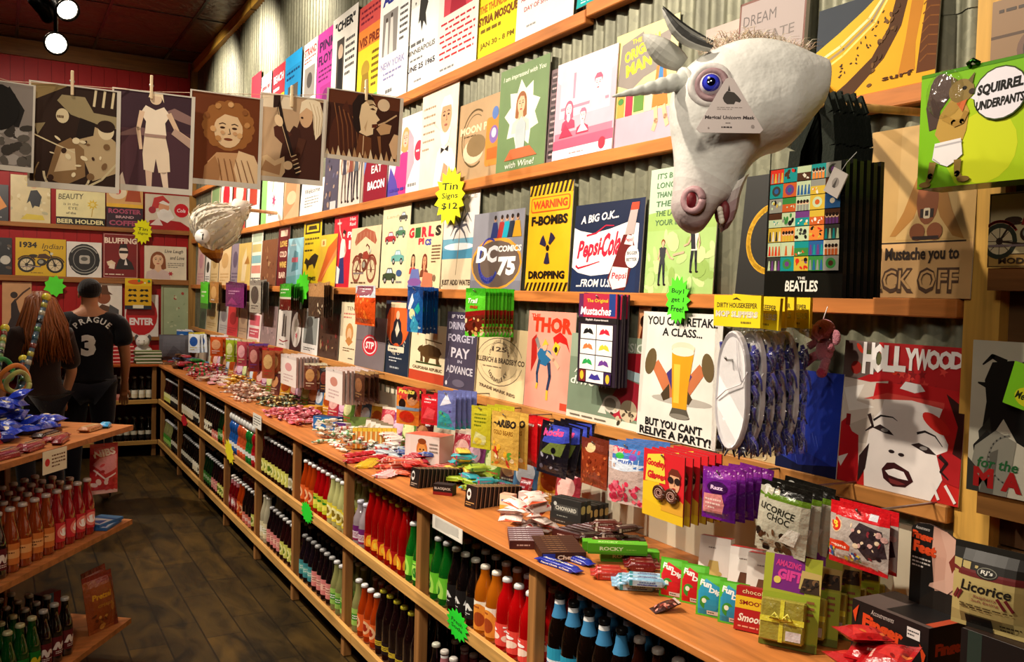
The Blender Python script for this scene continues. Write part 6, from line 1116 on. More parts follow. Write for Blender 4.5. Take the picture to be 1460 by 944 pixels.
# ------------------------------------------------------------------ goods on the counter, near end first
def finger():
 top = 1.06; N_ = at_z(1325, 897, top); L_ = at_z(1216, 853, top); R_ = at_z(1367, 878, top)
 w = (N_ - L_).length; d = (R_ - N_).length; u = (N_ - L_).normalized(); rz = math.atan2(u.y, u.x); h = top - CTR - .001
 v = Vector((-u.y, u.x, 0)); c = L_.lerp(N_, .5) + v * d / 2
 e_ = empty('display_box', (c.x, c.y, CTR + .001), rz, 'black display box with big orange lettering at the near end of the counter', 'box')
 def front(A): A.bg('181210').p([.1, 0, .1, .34, .3, .44, .7, .3, .95, .12, .95, 0], '2878b8').e(.5, .26, .12, .14, 'd8a888').t('Finger', .42, .76, .22, .54, 'd8481c', .06, 0, -3).t('Feet', .5, .52, .26, .6, 'd8481c', .07, 0, -3).t('Accoutrements', .42, .93, .06, .3, 'c8c0b8', .0, .2).r(.74, .82, .9, .94, 'e8e4e0').micro(.75, .84, .89, .92, 2, '444').t('Fingers toes', .6, .2, .1, .34, 'd8e8f0', .01, .2, -4).p([.02, .86, .1, .96, .06, .74], 'd8481c').p([.9, .8, .98, .7, .95, .56], 'd8481c')
 def side(A): A.bg('181210').t('Finger', .5, .72, .18, .7, 'd8481c', .06).t('Feet', .5, .44, .24, .76, 'd8481c', .07).l([.6, .1, .8, .2], .03, 'e8e0d8').l([.7, .06, .88, .18], .03, 'e8e0d8')
 o = carton('box_body', w, d, h, front, lambda A: A.bg('5a4c48').p([.4, .1, .4, .9, 1, .95, 1, .1], '120e0e').r(.9, .1, 1, .98, 'b84828'), side, '221816'); o.parent = e_
 def head(A): A.bg('d0a08c').p([0, 0, 0, 1, .38, 1, .36, .66, .42, .3, .5, 0], '141210').p([.1, 0, 1, 0, 1, .2, .6, .26, .4, .22], '201812').t('Finger', .2, .82, .12, .36, 'd8481c', .06, 0, -3).t('Feet', .24, .69, .14, .4, 'd8481c', .07, 0, -4).t('Accoutrements', .2, .93, .04, .24, 'd8d0c8', 0, .2).micro(.04, .44, .36, .58, 3, 'd8d0c8').p([.5, .95, .62, .7, .6, .4, .36, .3, .34, .26, .66, .24, .8, .36, .86, .2, 1, .2, 1, 1, .6, 1], 'd8ac98').p([.66, .62, .72, .5, .78, .6, .76, .74], '7a2c20')
 pc = at_x(1328, 800, c.x + .13); A = Art(.62); head(A); hw, hh = .135, .165; mb = MB(); n = 20; pr = [(0, 0), (0, .9), (.02, .93), (.12, .98), (.3, 1), (.6, .96), (.85, .86), (1, .74), (1, 0)]
 P3 = lambda u, v, y: Vector((-w * .22 + u * hw, d * .36 + y, h + v * hh))
 mb.face([P3(u, v, -.002) for u, v in pr][::-1], '141210'); mb.face([P3(u, v, .002) for u, v in pr], '4a3a34')
 for i in range(len(pr)): p, q = pr[i], pr[(i + 1) % len(pr)]; mb.face([P3(*p, -.002), P3(*q, -.002), P3(*q, .002), P3(*p, .002)], '4a3a34')
 prx = [(u * A.a, v) for u, v in pr[1:-1]]
 for q, cc, k in A.pieces():
  q = [p for p in q]
  for lim_u, f in ((0, None),):
   pass
  poly = [(u, v) for u, v in q]
  for (ax, ay), (bx, by) in zip(pr[1:-1], pr[2:-1]):
   # keep what lies under the card's top outline
   nx, ny = by - ay, -(bx - ax); dd = lambda p: (p[0] - ax) * nx + (p[1] - ay) * ny; out = []
   for i in range(len(poly)):
    p, r_ = poly[i], poly[(i + 1) % len(poly)]; dp, dr = dd(p), dd(r_)
    if dp >= 0: out.append(p)
    if dp * dr < 0: t = dp / (dp - dr); out.append((p[0] + (r_[0] - p[0]) * t, p[1] + (r_[1] - p[1]) * t))
   poly = out
   if len(poly) < 3: break
  if len(poly) >= 3: mb.face([P3(u, v, -.0025 - k * .0002) for u, v in poly], cc)
 mb.build('header_card', 'card', e_)
 return e_
FF = finger()
def licorice(A): A.bg('b8a468').r(0, .7, 1, 1, '1c1812').r(0, .62, 1, .7, '6a2020').e(.5, .7, .15, .075, '1c1812').e(.5, .7, .13, .06, '8a8878').e(.5, .7, .12, .052, '1c1812').t("RJ's", .5, .7, .06, .16, 'e8e4d8', .02, .1).t('Licorice', .5, .51, .12, .66, '1c1610', .02, .15).t('Raspberry', .5, .4, .045, .3, '8a3038', 0, .2).t('Soft Eating', .5, .35, .04, .36, '8a3038', 0, .2)
def lic2(A):
 licorice(A)
 for x0 in (.04, .1, .66, .76): A.l([x0 + (.08 if x0 < .5 else 0), .44, x0 + (0 if x0 < .5 else .1), .32], .035, '6a1c20')
 A.micro(.15, .24, .85, .3, 2, '4a3a20').r(.22, 0, .58, .16, '1c1812').micro(.28, .04, .52, .1, 1, '3a362c').micro(.68, .05, .95, .14, 2, '4a3a20')
Xl = 1.5; y0, y1 = at_x(1362, 840, Xl).y, at_x(1463, 840, Xl).y; zt, zb = at_x(1412, 780, Xl).z, at_x(1412, 902, Xl).z
lo = pouch('licorice_bag', y0 - y1, zt - zb, .04, lic2, 'card', 3, '3a3020'); put(lo, TR((Xl, (y0 + y1) / 2, zb), WALLR + .15, .04), 'dark topped beige licorice bag at the right edge of the counter', 'candy bag')
put(carton('stock_box', .13, .1, zb - CTR - .002, lambda A: A.bg('1a1210').r(.1, .0, .3, 1, '2c3830'), None, None, '2a1a12'), TR((Xl + .03, (y0 + y1) / 2 - .03, CTR + .001), WALLR), 'plain dark box under the licorice bag', 'box')
# gift card packs: printed card with a clear wrapped gift box
def gift(A): A.bg('a8b030').p([.14, .62, .16, 1, .7, 1, .72, .6], '7a2080').r(0, .0, 1, .58, '98a828').t('AMAZING', .42, .9, .07, .44, 'd83888', .04, 0, -6).t('GIFT', .46, .78, .12, .44, 'e0409a', .06, 0, -6).o(.24, .72, .04, 'e8d060').p([.62, .66, .66, .86, 1, .84, 1, .62], 'c8b068').p([.64, .62, .7, .78, .96, .78, .98, .62], '3a2818').blobs(.68, .64, .95, .75, 8, ['7a5a38', '1c1008'], .03).micro(.78, .3, .92, .56, 4, '8a4830').r(0, 0, 1, .08, '606a18')
def gift_pack():
 w, h = .125, .2; e_ = empty('gift_pack', (0, 0, 0)); A = Art(w / h, 4); gift(A); mb = MB(); mb.box(-w / 2, 0, 0, w / 2, .002, h, 'a8a040'); mb.art(A, lambda u, v, k: Vector(((u - .5) * w, -.0003 - k * .0002, v * h))); c1 = mb.build('backing_card', 'card', e_)
 mb = MB(); mb.bbox(-w * .46, -.03, h * .07, w * .3, -.002, h * .52, '9a8f38', .003); mb.box(-w * .46, -.0312, h * .27, w * .3, -.0304, h * .33, 'd8d040'); mb.box(-w * .12, -.0312, h * .07, -w * .05, -.0304, h * .52, 'd8d040'); mb.box(-w * .0, -.0316, h * .1, w * .26, -.0306, h * .2, 'd0c8c8'); c2 = mb.build('gift_box', 'foil', e_)
 mb = MB()
 for q in (-1, 1):
  for r_ in (.6, 1): mb.tube([(-w * .085, -.032, h * .3), (-w * .085 + q * .014 * r_, -.042, h * .3 + .016 * r_), (-w * .085 + q * .024 * r_, -.038, h * .3 + .004), (-w * .085, -.033, h * .3)], .0025, 'e0d858', 5)
 c3 = mb.build('ribbon_bow', 'foil', c2); CH[c2.name] = (c3,); CH[e_.name] = (c1, c2); return e_
gp_ = gift_pack(); p = at_z(1122, 925, CTR); M = TR((p.x, p.y, CTR + .001), WALLR + .55, .2); gp_.matrix_local = M; tag(gp_, 'frontmost olive gift card pack with a clear ribboned gift box', 'gift pack')
for i in range(1, 5): dup(gp_, TR((p.x + .07 * i, p.y + .004 * i, CTR + .001), WALLR + .55, .2), 'one of four olive gift card packs lined up behind the front one', 'gift card packs behind the front one')
# white chocolate boxes and the red and gold one
def choc(c): return lambda A: A.bg('eae4de').r(0, .84, 1, 1, 'e4dcd6').micro(.3, .74, .7, .8, 1, '8a7a74').p([.3, .3, .36, .5, .64, .5, .7, .3], c).e(.5, .24, .3, .07, c).blobs(.15, .12, .85, .22, 5, [c], .035)
def std(px, py, w, d, h, fr_, lb, cat, name='candy_box', yaw=.5, tilt=.12, top=None, side=None, c='ddd', m='card', seed=1, group=None):
 o = carton(name, w, d, h, fr_, top, side, c, m, seed); put(o, on(px, py, CTR, WALLR + yaw, tilt), lb, cat, group); return o
for px, py, c, lb in ((1018, 822, 'c8b068', 'white chocolate box with pale gold sweets behind the red powder packets'), (1062, 838, '5a3420', 'white chocolate box with a stack of dark squares'), (1088, 852, '6a4430', 'white chocolate box with a bowl of nuts')): std(px, py, .085, .03, .125, choc(c), lb, 'box', 'chocolate_box', .5, .15, lambda A: A.bg('c82828'), lambda A: A.bg('d8d0ca'), 'e0d8d2')
std(1078, 902, .1, .025, .1, lambda A: A.bg('b01818').r(0, .5, 1, .78, 'e8c020').t('SMOOTHIE', .5, .64, .1, .8, '8a1010', .03).t('Smoothie', .5, .3, .18, .8, 'f4e8d8', .03, .2).micro(.1, .06, .9, .14, 1, 'e8a080').t('chocolate', .5, .9, .1, .7, 'f0d8a0', .01), 'red and gold chocolate box beside the blue powder packets', 'box', 'chocolate_box', .5, .15, None, None, 'a01818')
# powder candy packets
def dip(c): return lambda A: A.bg('58b828').p([.08, .04, .06, .6, .3, .9, .96, .7, .94, .04], c).t('Fun', .32, .78, .15, .42, 'f4f4f0', .05, 0, -8).t('Dip', .66, .62, .15, .42, 'f4f4f0', .05, 0, -8).e(.34, .34, .2, .16, '38902c').p([.3, .1, .34, .4, .6, .44, .7, .1], c).e(.6, .3, .2, .14, c).o(.3, .38, .06, 'e8f0d8').r(.4, .06, .86, .16, 'e8e8e8').micro(.44, .08, .82, .14, 1, '555')
for px, py, c, bk, lb in ((958, 853, 'd01c24', '3a8a1c', 'leftmost red and green powder candy packet'), (988, 862, 'c81820', '3a8a1c', 'red and green powder candy packet half hidden by the blue one'), (1012, 880, '2898c0', '3a8a1c', 'front blue and green powder candy packet'), (1044, 891, '2890b8', '3a8a1c', 'rightmost blue and green powder candy packet')):
 o = pouch('powder_packet', .072, .1, .016, dip(c), 'card', 5, bk, .04, .04); put(o, on(px, py, CTR, WALLR + .5, .1), lb, 'candy packet')
# small clear bag of gummies near the counter edge
put(pouch('gummy_bag', .04, .07, .018, lambda A: A.bg('3a1814').blobs(.05, .05, .95, .85, 20, ['5a2018', '8a3828', '2a0c0c', 'c88070'], .08).r(0, .9, 1, 1, 'b8a8a0'), 'foil', 6, '2a1010'), on(930, 872, CTR, WALLR - .3, 1.25), 'tiny clear bag of dark gummies lying near the counter edge', 'candy bag')
# mint rolls, red rolls, green boxes, brown bars
def mint(A): A.bg('a8c8e0').r(0, 0, .1, 1, '2890a0').t('SESAME', .55, .66, .24, .5, '283078', .03, .15).t('mentos', .55, .3, .3, .6, '283890', .05, .1)
mb_ = bar('mint_roll', .125, .028, .022, mint, '88b8d8', 'foil')
mb_['category'] = 'candy bar'; row(mb_, on(906, 841, CTR, WALLR + .98), (0, .03, 0), 3, 'pale blue mint roll lying in a block near the powder packets', 'pale blue mint rolls', .03)
def up(o, M, lb, gp): dup(o, M, lb, gp)
for i in range(2): up(mb_, on(915, 835, CTR + .0228, WALLR + .9) @ Matrix.Translation((.01, .03 * i, 0)), 'pale blue mint roll on top of the others', 'upper pale blue mint rolls')
def redroll(n, c): return bar('candy_roll', .1, .028, .026, lambda A: A.bg(c).micro(.2, .3, .8, .6, 1, 'e0a8a0').r(0, 0, .06, 1, '7a2018'), c, 'foil')
rr1 = redroll('', 'b83028'); rr1['category'] = 'candy bar'; row(rr1, on(868, 826, CTR, WALLR + 1.0), (0, .034, 0), 2, 'salmon red clear wrapped candy roll', 'salmon red candy rolls', .08)
rr2 = redroll('', '701418'); rr2['category'] = 'candy bar'; row(rr2, on(915, 814, CTR, WALLR + 1.0), (0, .034, 0), 3, 'dark red clear wrapped candy roll behind the mint rolls', 'dark red candy rolls', .08)
def vio(A): A.bg('4a9a14').r(0, 0, 1, .2, '3a7a0c').t('ROCKY', .4, .55, .36, .4, 'c8e0a8', .04).micro(.65, .4, .92, .6, 1, '88c048')
gb = carton('candy_box', .17, .04, .03, vio, lambda A: A.bg('58b018').t('ROCKY', .35, .5, .4, .34, 'b8e088', .04).micro(.6, .3, .9, .7, 1, '88c048'), None, '3a8010'); gb['category'] = 'box'
gb.matrix_local = on(897, 799, CTR, WALLR + 1.05); tag(gb, 'front green candy box lying flat', 'box'); dup(gb, on(872, 790, CTR, WALLR + 1.05) @ Matrix.Translation((0, .035, .0)), 'rear green candy box lying flat'); dup(gb, on(880, 790, CTR + .031, WALLR + 1.0) @ Matrix.Translation((0, .01, 0)), 'green candy box stacked on the two flat ones')
def chew(c, c2): return lambda A: A.bg(c).t('Peanut Chews', .5, .5, .5, .8, 'f0ece4', .05, .15).r(0, 0, .07, 1, c2)
cb = carton('candy_bar', .13, .02, .026, lambda A: A.bg('3a1c12').r(.02, .1, .3, .9, '283898').t('Chews', .6, .5, .5, .5, 'e8d8c8', .03), lambda A: A.bg('4a2818').r(0, 0, 1, .3, '3a1c10').micro(.2, .4, .9, .8, 1, 'a07850'), None, '38180c'); cb['category'] = 'candy bar'
row(cb, on(803, 800, CTR, WALLR + 1.2), (0, .021, 0), 9, 'brown candy bar standing in the row beside the green boxes', 'brown candy bars in a row')
bb = bar('candy_bar', .12, .03, .016, chew('2838a8', '1c2880'), '2430a0'); bb['category'] = 'candy bar'
bb.matrix_local = on(806, 812, CTR, WALLR + .15); tag(bb, 'front blue peanut candy bar at the counter edge', 'candy bar'); dup(bb, on(824, 802, CTR, WALLR + .15), 'second blue peanut candy bar beside the brown row'); dup(bb, on(788, 806, CTR, WALLR + .25), 'blue peanut candy bar nearest the lavender packs')
def lav(A): A.bg('8a7880').r(0, 0, 1, .3, '5a2a24').micro(.15, .4, .85, .8, 1, 'e0d8dc')
lb_ = carton('candy_pack', .11, .022, .024, lambda A: A.bg('4a1c18').micro(.2, .3, .8, .7, 1, 'c8a8a0'), lav, lambda A: A.bg('b0a040'), '5a3038'); lb_['category'] = 'candy pack'
row(lb_, on(752, 782, CTR, WALLR + 1.1), (0, .024, 0), 7, 'lavender brown candy pack in the row by the counter edge', 'lavender candy packs in front')
for i in range(6): up(lb_, on(812, 768, CTR, WALLR + .3) @ Matrix.Translation((.004 * i, .026 * i - .01, 0)), 'lavender brown candy pack lying behind the front row', 'lavender candy packs behind')
# crinkled white sweets in orange wrappers
ps = [pouch('wrapped_sweet', .075, .05, .02, lambda A, c=c: A.bg('ead8d0').p([0, 0, .3, .2, 1, .05, 1, 0], c).p([0, .6, .2, .5, .3, .8], c).micro(.3, .4, .7, .6, 1, 'e08068'), 'foil', i, 'e0b8a8', .12, .12) for i, c in enumerate(('e05830', 'd84838'))]
for o in ps: o.data.transform(Matrix.Rotation(PI / 2 * -1, 4, 'X') @ Matrix.Translation((0, 0, -.025))); o.data.transform(Matrix.Translation((0, 0, .011)))
c0 = at_z(742, 756, CTR); pile(ps, c0.x, c0.y, .11, .045, 18, .022, 'white crinkled sweet with orange ends in the heap by the lavender packs', 'white and orange crinkled sweets', rot=-.9, seed=3, foot=.045)
# black licorice gum boxes
def blk(t1): return lambda A: A.bg('2a2826').r(.1, .35, .9, .7, '4a4844').t(t1, .5, .52, .2, .7, 'c8c4b8', .04).o(.14, .7, .1, 'c8c8c0').micro(.2, .1, .8, .22, 1, '8a8880')
g1 = carton('gum_box', .12, .02, .066, blk('CHOWARD'), None, lambda A: A.bg('1c1a18').o(.5, .6, .2, 'b8a868'), '221f1c'); g1['category'] = 'gum box'
row(g1, on(806, 748, CTR, WALLR + .3), (.004, .024, 0), 6, 'dark grey gum box standing in the row behind the crinkled sweets', 'dark grey gum boxes in a row')
up(g1, on(800, 742, CTR + .0672, WALLR + .3) @ Matrix.Translation((.01, .02, 0)), 'dark grey gum box on top of the row, front one', None); up(g1, on(800, 742, CTR + .0672, WALLR + .3) @ Matrix.Translation((.012, .045, 0)), 'dark grey gum box on top of the row, rear one', None)
std(724, 735, .05, .03, .075, lambda A: A.bg('e8b848').r(0, .5, 1, 1, 'ecdcc0').t('Krazy', .5, .7, .14, .7, '3838a8', .04).p([0, 0, 0, .3, 1, .45, 1, 0], 'e88828'), 'small white and orange candy box right of the black licorice packs', 'box', 'candy_box', .5, .0, lambda A: A.bg('e0a890'), lambda A: A.bg('d8b0a0'))
std(752, 730, .06, .03, .07, lambda A: A.bg('dcc8c4').r(.2, .2, .8, .7, 'c83038').t('Mints', .5, .45, .18, .5, 'fff', .02), 'white candy box with a red panel left of the dark grey gum boxes', 'box', 'candy_box', .5, 0, lambda A: A.bg('e8d8d4'), lambda A: A.bg('d8c8c4'))
# two rows of black packs
def bp(A): A.bg('1a1210').e(.3, .6, .2, .25, 'e0dcd8').o(.3, .62, .12, '2a2220').micro(.15, .08, .85, .26, 2, 'c8b8a8')
k1 = carton('candy_pack', .055, .014, .075, bp, lambda A: A.bg('241a16').r(.1, .3, .9, .7, 'b89068'), lambda A: A.bg('120c0a').r(.15, 0, .3, 1, '8a6a58'), '1a1412'); k1['category'] = 'candy pack'
row(k1, on(592, 695, CTR, WALLR + .2, .1), (.0015, .0185, 0), 12, 'black candy pack in the long left row on the counter', 'black candy packs in the left row')
k2 = carton('candy_pack', .06, .015, .078, lambda A: A.bg('241512').e(.32, .6, .2, .26, 'f0ece8').o(.32, .62, .1, '3a2a24').micro(.1, .08, .9, .28, 2, 'd8a868'), lambda A: A.bg('8a6a48').blobs(.1, .1, .9, .9, 5, ['e8d8b8', '3a2010'], .2), lambda A: A.bg('160c0a').r(.15, 0, .3, 1, 'b08868'), '1c1210'); k2['category'] = 'candy pack'
row(k2, on(672, 724, CTR, WALLR + .2, .1), (.001, .019, 0), 11, 'dark brown candy pack in the right row on the counter', 'dark brown candy packs in the right row')
std(634, 705, .08, .04, .04, lambda A: A.bg('1c1414').t('BLACKJACK', .5, .6, .3, .84, 'c8c0b8', .04).r(0, 0, 1, .3, '8a1818'), 'black gum box with a red base between the two rows of black packs', 'gum box', 'gum_box', .7, 0, lambda A: A.bg('2a2222'), None, '1c1414')
# blue-teal pouch, lime bags, gold bear bag
put(pouch('candy_bag', .13, .1, .03, lambda A: A.bg('28a0b0').p([0, .6, .4, .8, 1, .5, 1, 1, 0, 1], '48b040').t('Wave', .5, .4, .2, .5, 'd84888', .04, .2), 'foil', 8, '1c7080'), on(712, 684, CTR, WALLR + .5, 1.2), 'teal and pink candy bag lying behind the dark brown packs', 'candy bag')
put(pouch('candy_bag', .11, .1, .03, lambda A: A.bg('90a838').p([0, .3, .5, .6, 1, .4, 1, 0, 0, 0], 'b8c850').micro(.2, .6, .8, .8, 2, 'e8f0b8'), 'foil', 9, '68801c'), on(676, 665, CTR, WALLR + .5, 1.2), 'olive lime candy bag lying behind the black packs', 'candy bag')
hang(672, 700, 579, 640, XL - .06, 4, .03, lambda A: A.bg('d0c830').p([.1, .1, .3, .4, .8, .3, .8, .1], 'e8e8a0').micro(.2, .5, .8, .85, 4, '6a7818').e(.4, .18, .2, .08, 'f4e050'), 'yellow lime sweet bags under the chalk style sign', b=.014, seed=31, back='8a9020', fan=.15, turn=.4)
def haribo(A): A.bg('c8a048').t('HARIBO', .5, .8, .14, .84, '2a2018', .06).t('GOLD BEARS', .5, .64, .08, .7, '7a4a10', .02).blobs(.05, .04, .95, .45, 26, ['c83020', 'e8b030', '58a038', 'f0e0b0', 'e07820'], .055)
hang(701, 740, 588, 668, XL - .08, 2, .035, haribo, 'gold gummy bear bag under the round stamp sign', b=.05, seed=32, back='a87828', turn=.25)
put(pouch('candy_bag', .06, .09, .02, lambda A: A.bg('b01c28').micro(.1, .5, .9, .9, 2, 'e0c8d8').blobs(.05, .05, .95, .4, 8, ['3a4888', 'd04858'], .06), 'foil', 10, '6a1018'), on(745, 690, CTR, WALLR + .3, .3), 'small red candy bag standing under the red licorice bags', 'candy bag')
# pink box with an orange headed man
def heads(A): A.bg('e8dcd4').p([0, .0, 0, 1, .16, 1, .16, 0], 'f0e4e0').e(.5, .5, .16, .36, 'd07830').e(.5, .46, .12, .26, 'e09848').e(.5, .8, .12, .1, '8a4010').p([.36, 0, .42, .14, .6, .14, .64, 0], '2a2420').e(.45, .52, .025, .03, '3a1c08').e(.55, .52, .025, .03, '3a1c08').e(.5, .36, .05, .02, '8a2010').micro(.72, .3, .96, .8, 4, '8a8078')
bx = on(612, 652, CTR, WALLR + .5); put(carton('novelty_box', .19, .11, .13, heads, lambda A: A.bg('e8785c').r(.1, .1, .9, .9, 'd8604a'), None, 'e0c8c0', left=lambda A: A.bg('ecd8d0').rr(.14, .1, .86, .9, .06, 'e08878').rr(.2, .14, .8, .86, .05, 'f4e4dc').micro(.28, .25, .72, .75, 4, 'e09080')), bx, 'pale box with an orange faced man in the middle of the counter', 'box')
rb = bar('gum_bar', .12, .03, .014, lambda A: A.bg('c84a3c').t('BUBBLE', .5, .5, .5, .7, 'f0c8b8', .04), 'a82c24'); rb['category'] = 'candy bar'
row(rb, on(633, 668, CTR, WALLR + .75), (0, .036, 0), 4, 'salmon red gum bar lying beside the orange faced box', 'salmon red gum bars', .15)
for i in range(3): up(rb, on(648, 664, CTR + .0155, WALLR + .85) @ Matrix.Translation((.02, .036 * i, 0)), 'salmon red gum bar lying on the others', 'upper salmon red gum bars')
def fruit(A): A.bg('e8882c').r(0, .68, 1, 1, 'd04038').o(.3, .5, .17, 'e0a070').o(.3, .56, .14, '2a1810').o(.72, .72, .19, 'd89868').o(.72, .8, .16, '2a1810').o(.72, .66, .1, 'e0a070').e(.5, .22, .34, .16, 'd83018').t('Fruits', .45, .9, .12, .7, 'f0e060', .04, .1).r(0, .4, 1, .48, '88a8c8')
hang(566, 598, 553, 606, XL - .02, 2, .03, fruit, 'orange candy pack with two dark haired faces hung under the bear sign', b=.02, seed=33, back='c83830', turn=.4)
hang(601, 628, 563, 606, XL - .03, 3, .025, lambda A: A.bg('d0202c').p([.1, .2, .4, .6, .8, .5, .7, .2], 'e85058').micro(.2, .7, .8, .9, 2, 'f4d0d0'), 'red candy bags right of the orange pack with two faces', b=.02, seed=40, back='a01420', turn=.4)
hang(624, 650, 558, 612, XL - .07, 5, .022, lambda A: A.bg('7078b8').p([0, 0, .2, .5, .7, .4, 1, 0], '38a0a8').p([.2, .6, .5, .95, .8, .7], 'e0e0f0').blobs(.1, .1, .9, .5, 6, ['58b068', 'd8d8e8', '583888'], .06), 'blue and purple candy bags under the chalk style sign', b=.018, seed=45, back='4a3878', turn=.4)
yp = carton('stick_pack', .022, .06, .1, lambda A: A.bg('e0861c').r(0, .82, 1, 1, 'f0c830').r(.6, 0, 1, .82, 'f4dc90'), lambda A: A.bg('f0c830'), None, 'e8b428'); yp['category'] = 'candy pack'
row(yp, on(506, 640, CTR, WALLR + 1.15, .2), (.0235, 0, 0), 9, 'yellow stick candy pack in the slanting row', 'yellow stick candy packs')
rp = bar('taffy_packet', .07, .04, .018, lambda A: A.bg('d02030').r(.2, .2, .8, .8, 'e8606c').micro(.25, .4, .75, .6, 1, 'fce8e8'), 'c01828'); rp['category'] = 'candy packet'
for i in range(14): M = on(500 + 5.2 * (i % 7) * 2, 652 - (i % 7) * 1.4 + (i // 7) * 8, CTR, WALLR + 1.0 + RND.uniform(-.3, .3)); (row(rp, M, (0, 0, 0), 1, 'red taffy packet in front of the yellow stick packs', 'red taffy packets') if i == 0 else dup(rp, M, 'red taffy packet in front of the yellow stick packs', 'red taffy packets'))
yb2 = bar('taffy_bar', .08, .018, .014, lambda A: A.bg('e8c828').micro(.2, .3, .8, .7, 1, 'c03020'), 'd8b020'); yb2['category'] = 'candy bar'
row(yb2, on(518, 668, CTR, WALLR + 1.1), (0.003, .024, 0), 8, 'yellow taffy bar lying by the counter edge', 'yellow taffy bars', .12)
pk = bar('candy_roll', .085, .022, .018, lambda A: A.bg('ecd0d0').r(0, 0, .12, 1, 'd8384a').micro(.25, .3, .9, .7, 1, 'e07088'), 'e8b8bc'); pk['category'] = 'candy roll'
row(pk, on(545, 682, CTR, WALLR + .9), (.004, .024, 0), 7, 'pink and white candy roll by the counter edge', 'pink and white candy rolls', .1)
# white cards, blue box, tablets box, dark stands
for i in range(4): put(carton('candy_card', .07, .006, .1, simple('ece4d8', 'c8b89a', '8a7a60'), None, None, 'd8d0c0'), on(528 + 7 * i, 602 - 1.0 * i, CTR, WALLR + .7, .25), ('first', 'second', 'third', 'fourth')[i] + ' white candy card left of the orange pack with two faces', 'card')
std(468, 612, .16, .06, .07, lambda A: A.bg('2878c8').r(.55, .1, .85, .85, 'b8c0d0').p([.05, .3, .2, .8, .4, .6, .3, .2], 'e0ecf4').micro(.1, .84, .5, .96, 1, 'f0f0f0'), 'bright blue candy box in the middle distance of the counter', 'box', 'candy_box', .6, 0, lambda A: A.bg('183868'), None, '2060a8')
std(488, 622, .07, .05, .07, lambda A: A.bg('e8e4ec').r(0, .76, 1, 1, '5a2a78').micro(.2, .2, .8, .6, 3, '8a88a0'), 'white box with a purple top in front of the bright blue box', 'box', 'candy_box', .6, .1, None, None, 'd8d4dc')
std(515, 612, .11, .02, .09, lambda A: A.bg('7a9a48').p([0, 0, .4, .5, 1, .7, 1, 0], 'a8b870'), 'olive green folder box behind the yellow stick packs', 'box', 'candy_box', 1.0, .2)
# loose sweets tipped out along the counter, nearest heaps first
def heap(px, py, rx, ry, n, cols, lb, gp, seed, s=1.0, z=CTR):
 p = at_z(px, py, z); p.x = min(p.x, 1.72 - rx); lbs = lb; pr = [twist('wrapped_candy', a, b, s) for a, b in cols]
 pile(pr, max(p.x, CX + rx * .9 + .03), p.y, rx, ry, n, .016 * s, lb, gp, z, 0, 'candy', seed, .12, 3.14, 0, .036 * s)
def packs(px, py, rx, ry, n, cols, l, w, t, name, lb, gp, seed):
 p = at_z(px, py, CTR); pr = [bar(name, l, w, t, lambda A, a=a, b=b: A.bg(a).r(0, 0, .12, 1, b).micro(.2, .25, .9, .75, 2, b), a) for a, b in cols]; pile(pr, max(min(p.x, 1.72 - rx), CX + rx + .03), p.y, rx, ry, n, t, lb, gp, CTR, 0, 'candy packet', seed, .1, .9, WALLR + .6, l * .62)
heap(458, 634, .17, .4, 58, [('ece0d0', 'd8c8b0'), ('e8e0d8', 'c8584a'), ('d8e0c8', '68a070')], 'cream twist wrapped candy in the heap before the blue box', 'cream candies before the blue box', 5, 1.5)
heap(405, 598, .17, .45, 56, [('e07888', 'f0b0b8'), ('e8909c', 'd04858')], 'pink twist wrapped candy in the middle heap on the counter', 'pink candies in the middle heap', 6, 1.5)
heap(352, 568, .15, .55, 50, [('e8d0b8', 'c07868'), ('d8b0a0', 'f0e0d0')], 'beige pink twist wrapped candy in the large far heap', 'beige pink candies in the far heap', 7, 1.7)
heap(402, 578, .13, .5, 46, [('4a4a28', 'a8a060'), ('6a4a28', 'e0c878'), ('2a4838', 'c8d0a0')], 'olive brown twist wrapped candy beside the dark stand up bags', 'olive brown candies', 8, 1.6)
heap(366, 553, .13, .45, 36, [('e8b838', 'f4d878'), ('d89028', 'f0d080')], 'yellow twist wrapped candy behind the beige heap', 'yellow candies behind the beige heap', 9, 1.7)
heap(296, 538, .16, .7, 50, [('c82838', 'f0d0d0'), ('d84858', '3a9a48'), ('e8d8d8', 'b83040')], 'red and white twist wrapped candy in the farthest heap', 'red and white candies in the farthest heap', 10, 2)
packs(322, 544, .16, .7, 40, [('e8d8c8', 'b86858'), ('d0b8a0', '8a3838'), ('e0a0a8', 'f4e8e8')], .11, .05, .02, 'candy_packet', 'pale and rose flat packet in the far heap on the counter', 'pale and rose packets', 12)
packs(316, 528, .12, .5, 22, [('2a8a38', '88c860'), ('1c6a28', 'c83838')], .12, .05, .022, 'candy_packet', 'green flat packet by the far blue carton', 'green packets in the distance', 11)
packs(262, 523, .16, .7, 34, [('283048', '7a88b8'), ('a82838', 'e8d8d0'), ('5a3a20', 'c8a070')], .13, .05, .022, 'candy_packet', 'dark flat packet near the far counter corner', 'dark packets near the corner', 13)
packs(440, 600, .16, .4, 36, [('d04070', 'f0c0d0'), ('e86880', 'fff'), ('f0c0c0', 'c83050')], .09, .035, .018, 'candy_packet', 'rosy flat packet left of the bright blue box', 'rosy packets left of the blue box', 14)
packs(560, 648, .12, .3, 30, [('e8e0d8', 'c04838'), ('c8d8e0', '4878a8')], .09, .04, .018, 'candy_packet', 'white flat packet beside the slanting yellow row', 'white packets by the yellow row', 15)
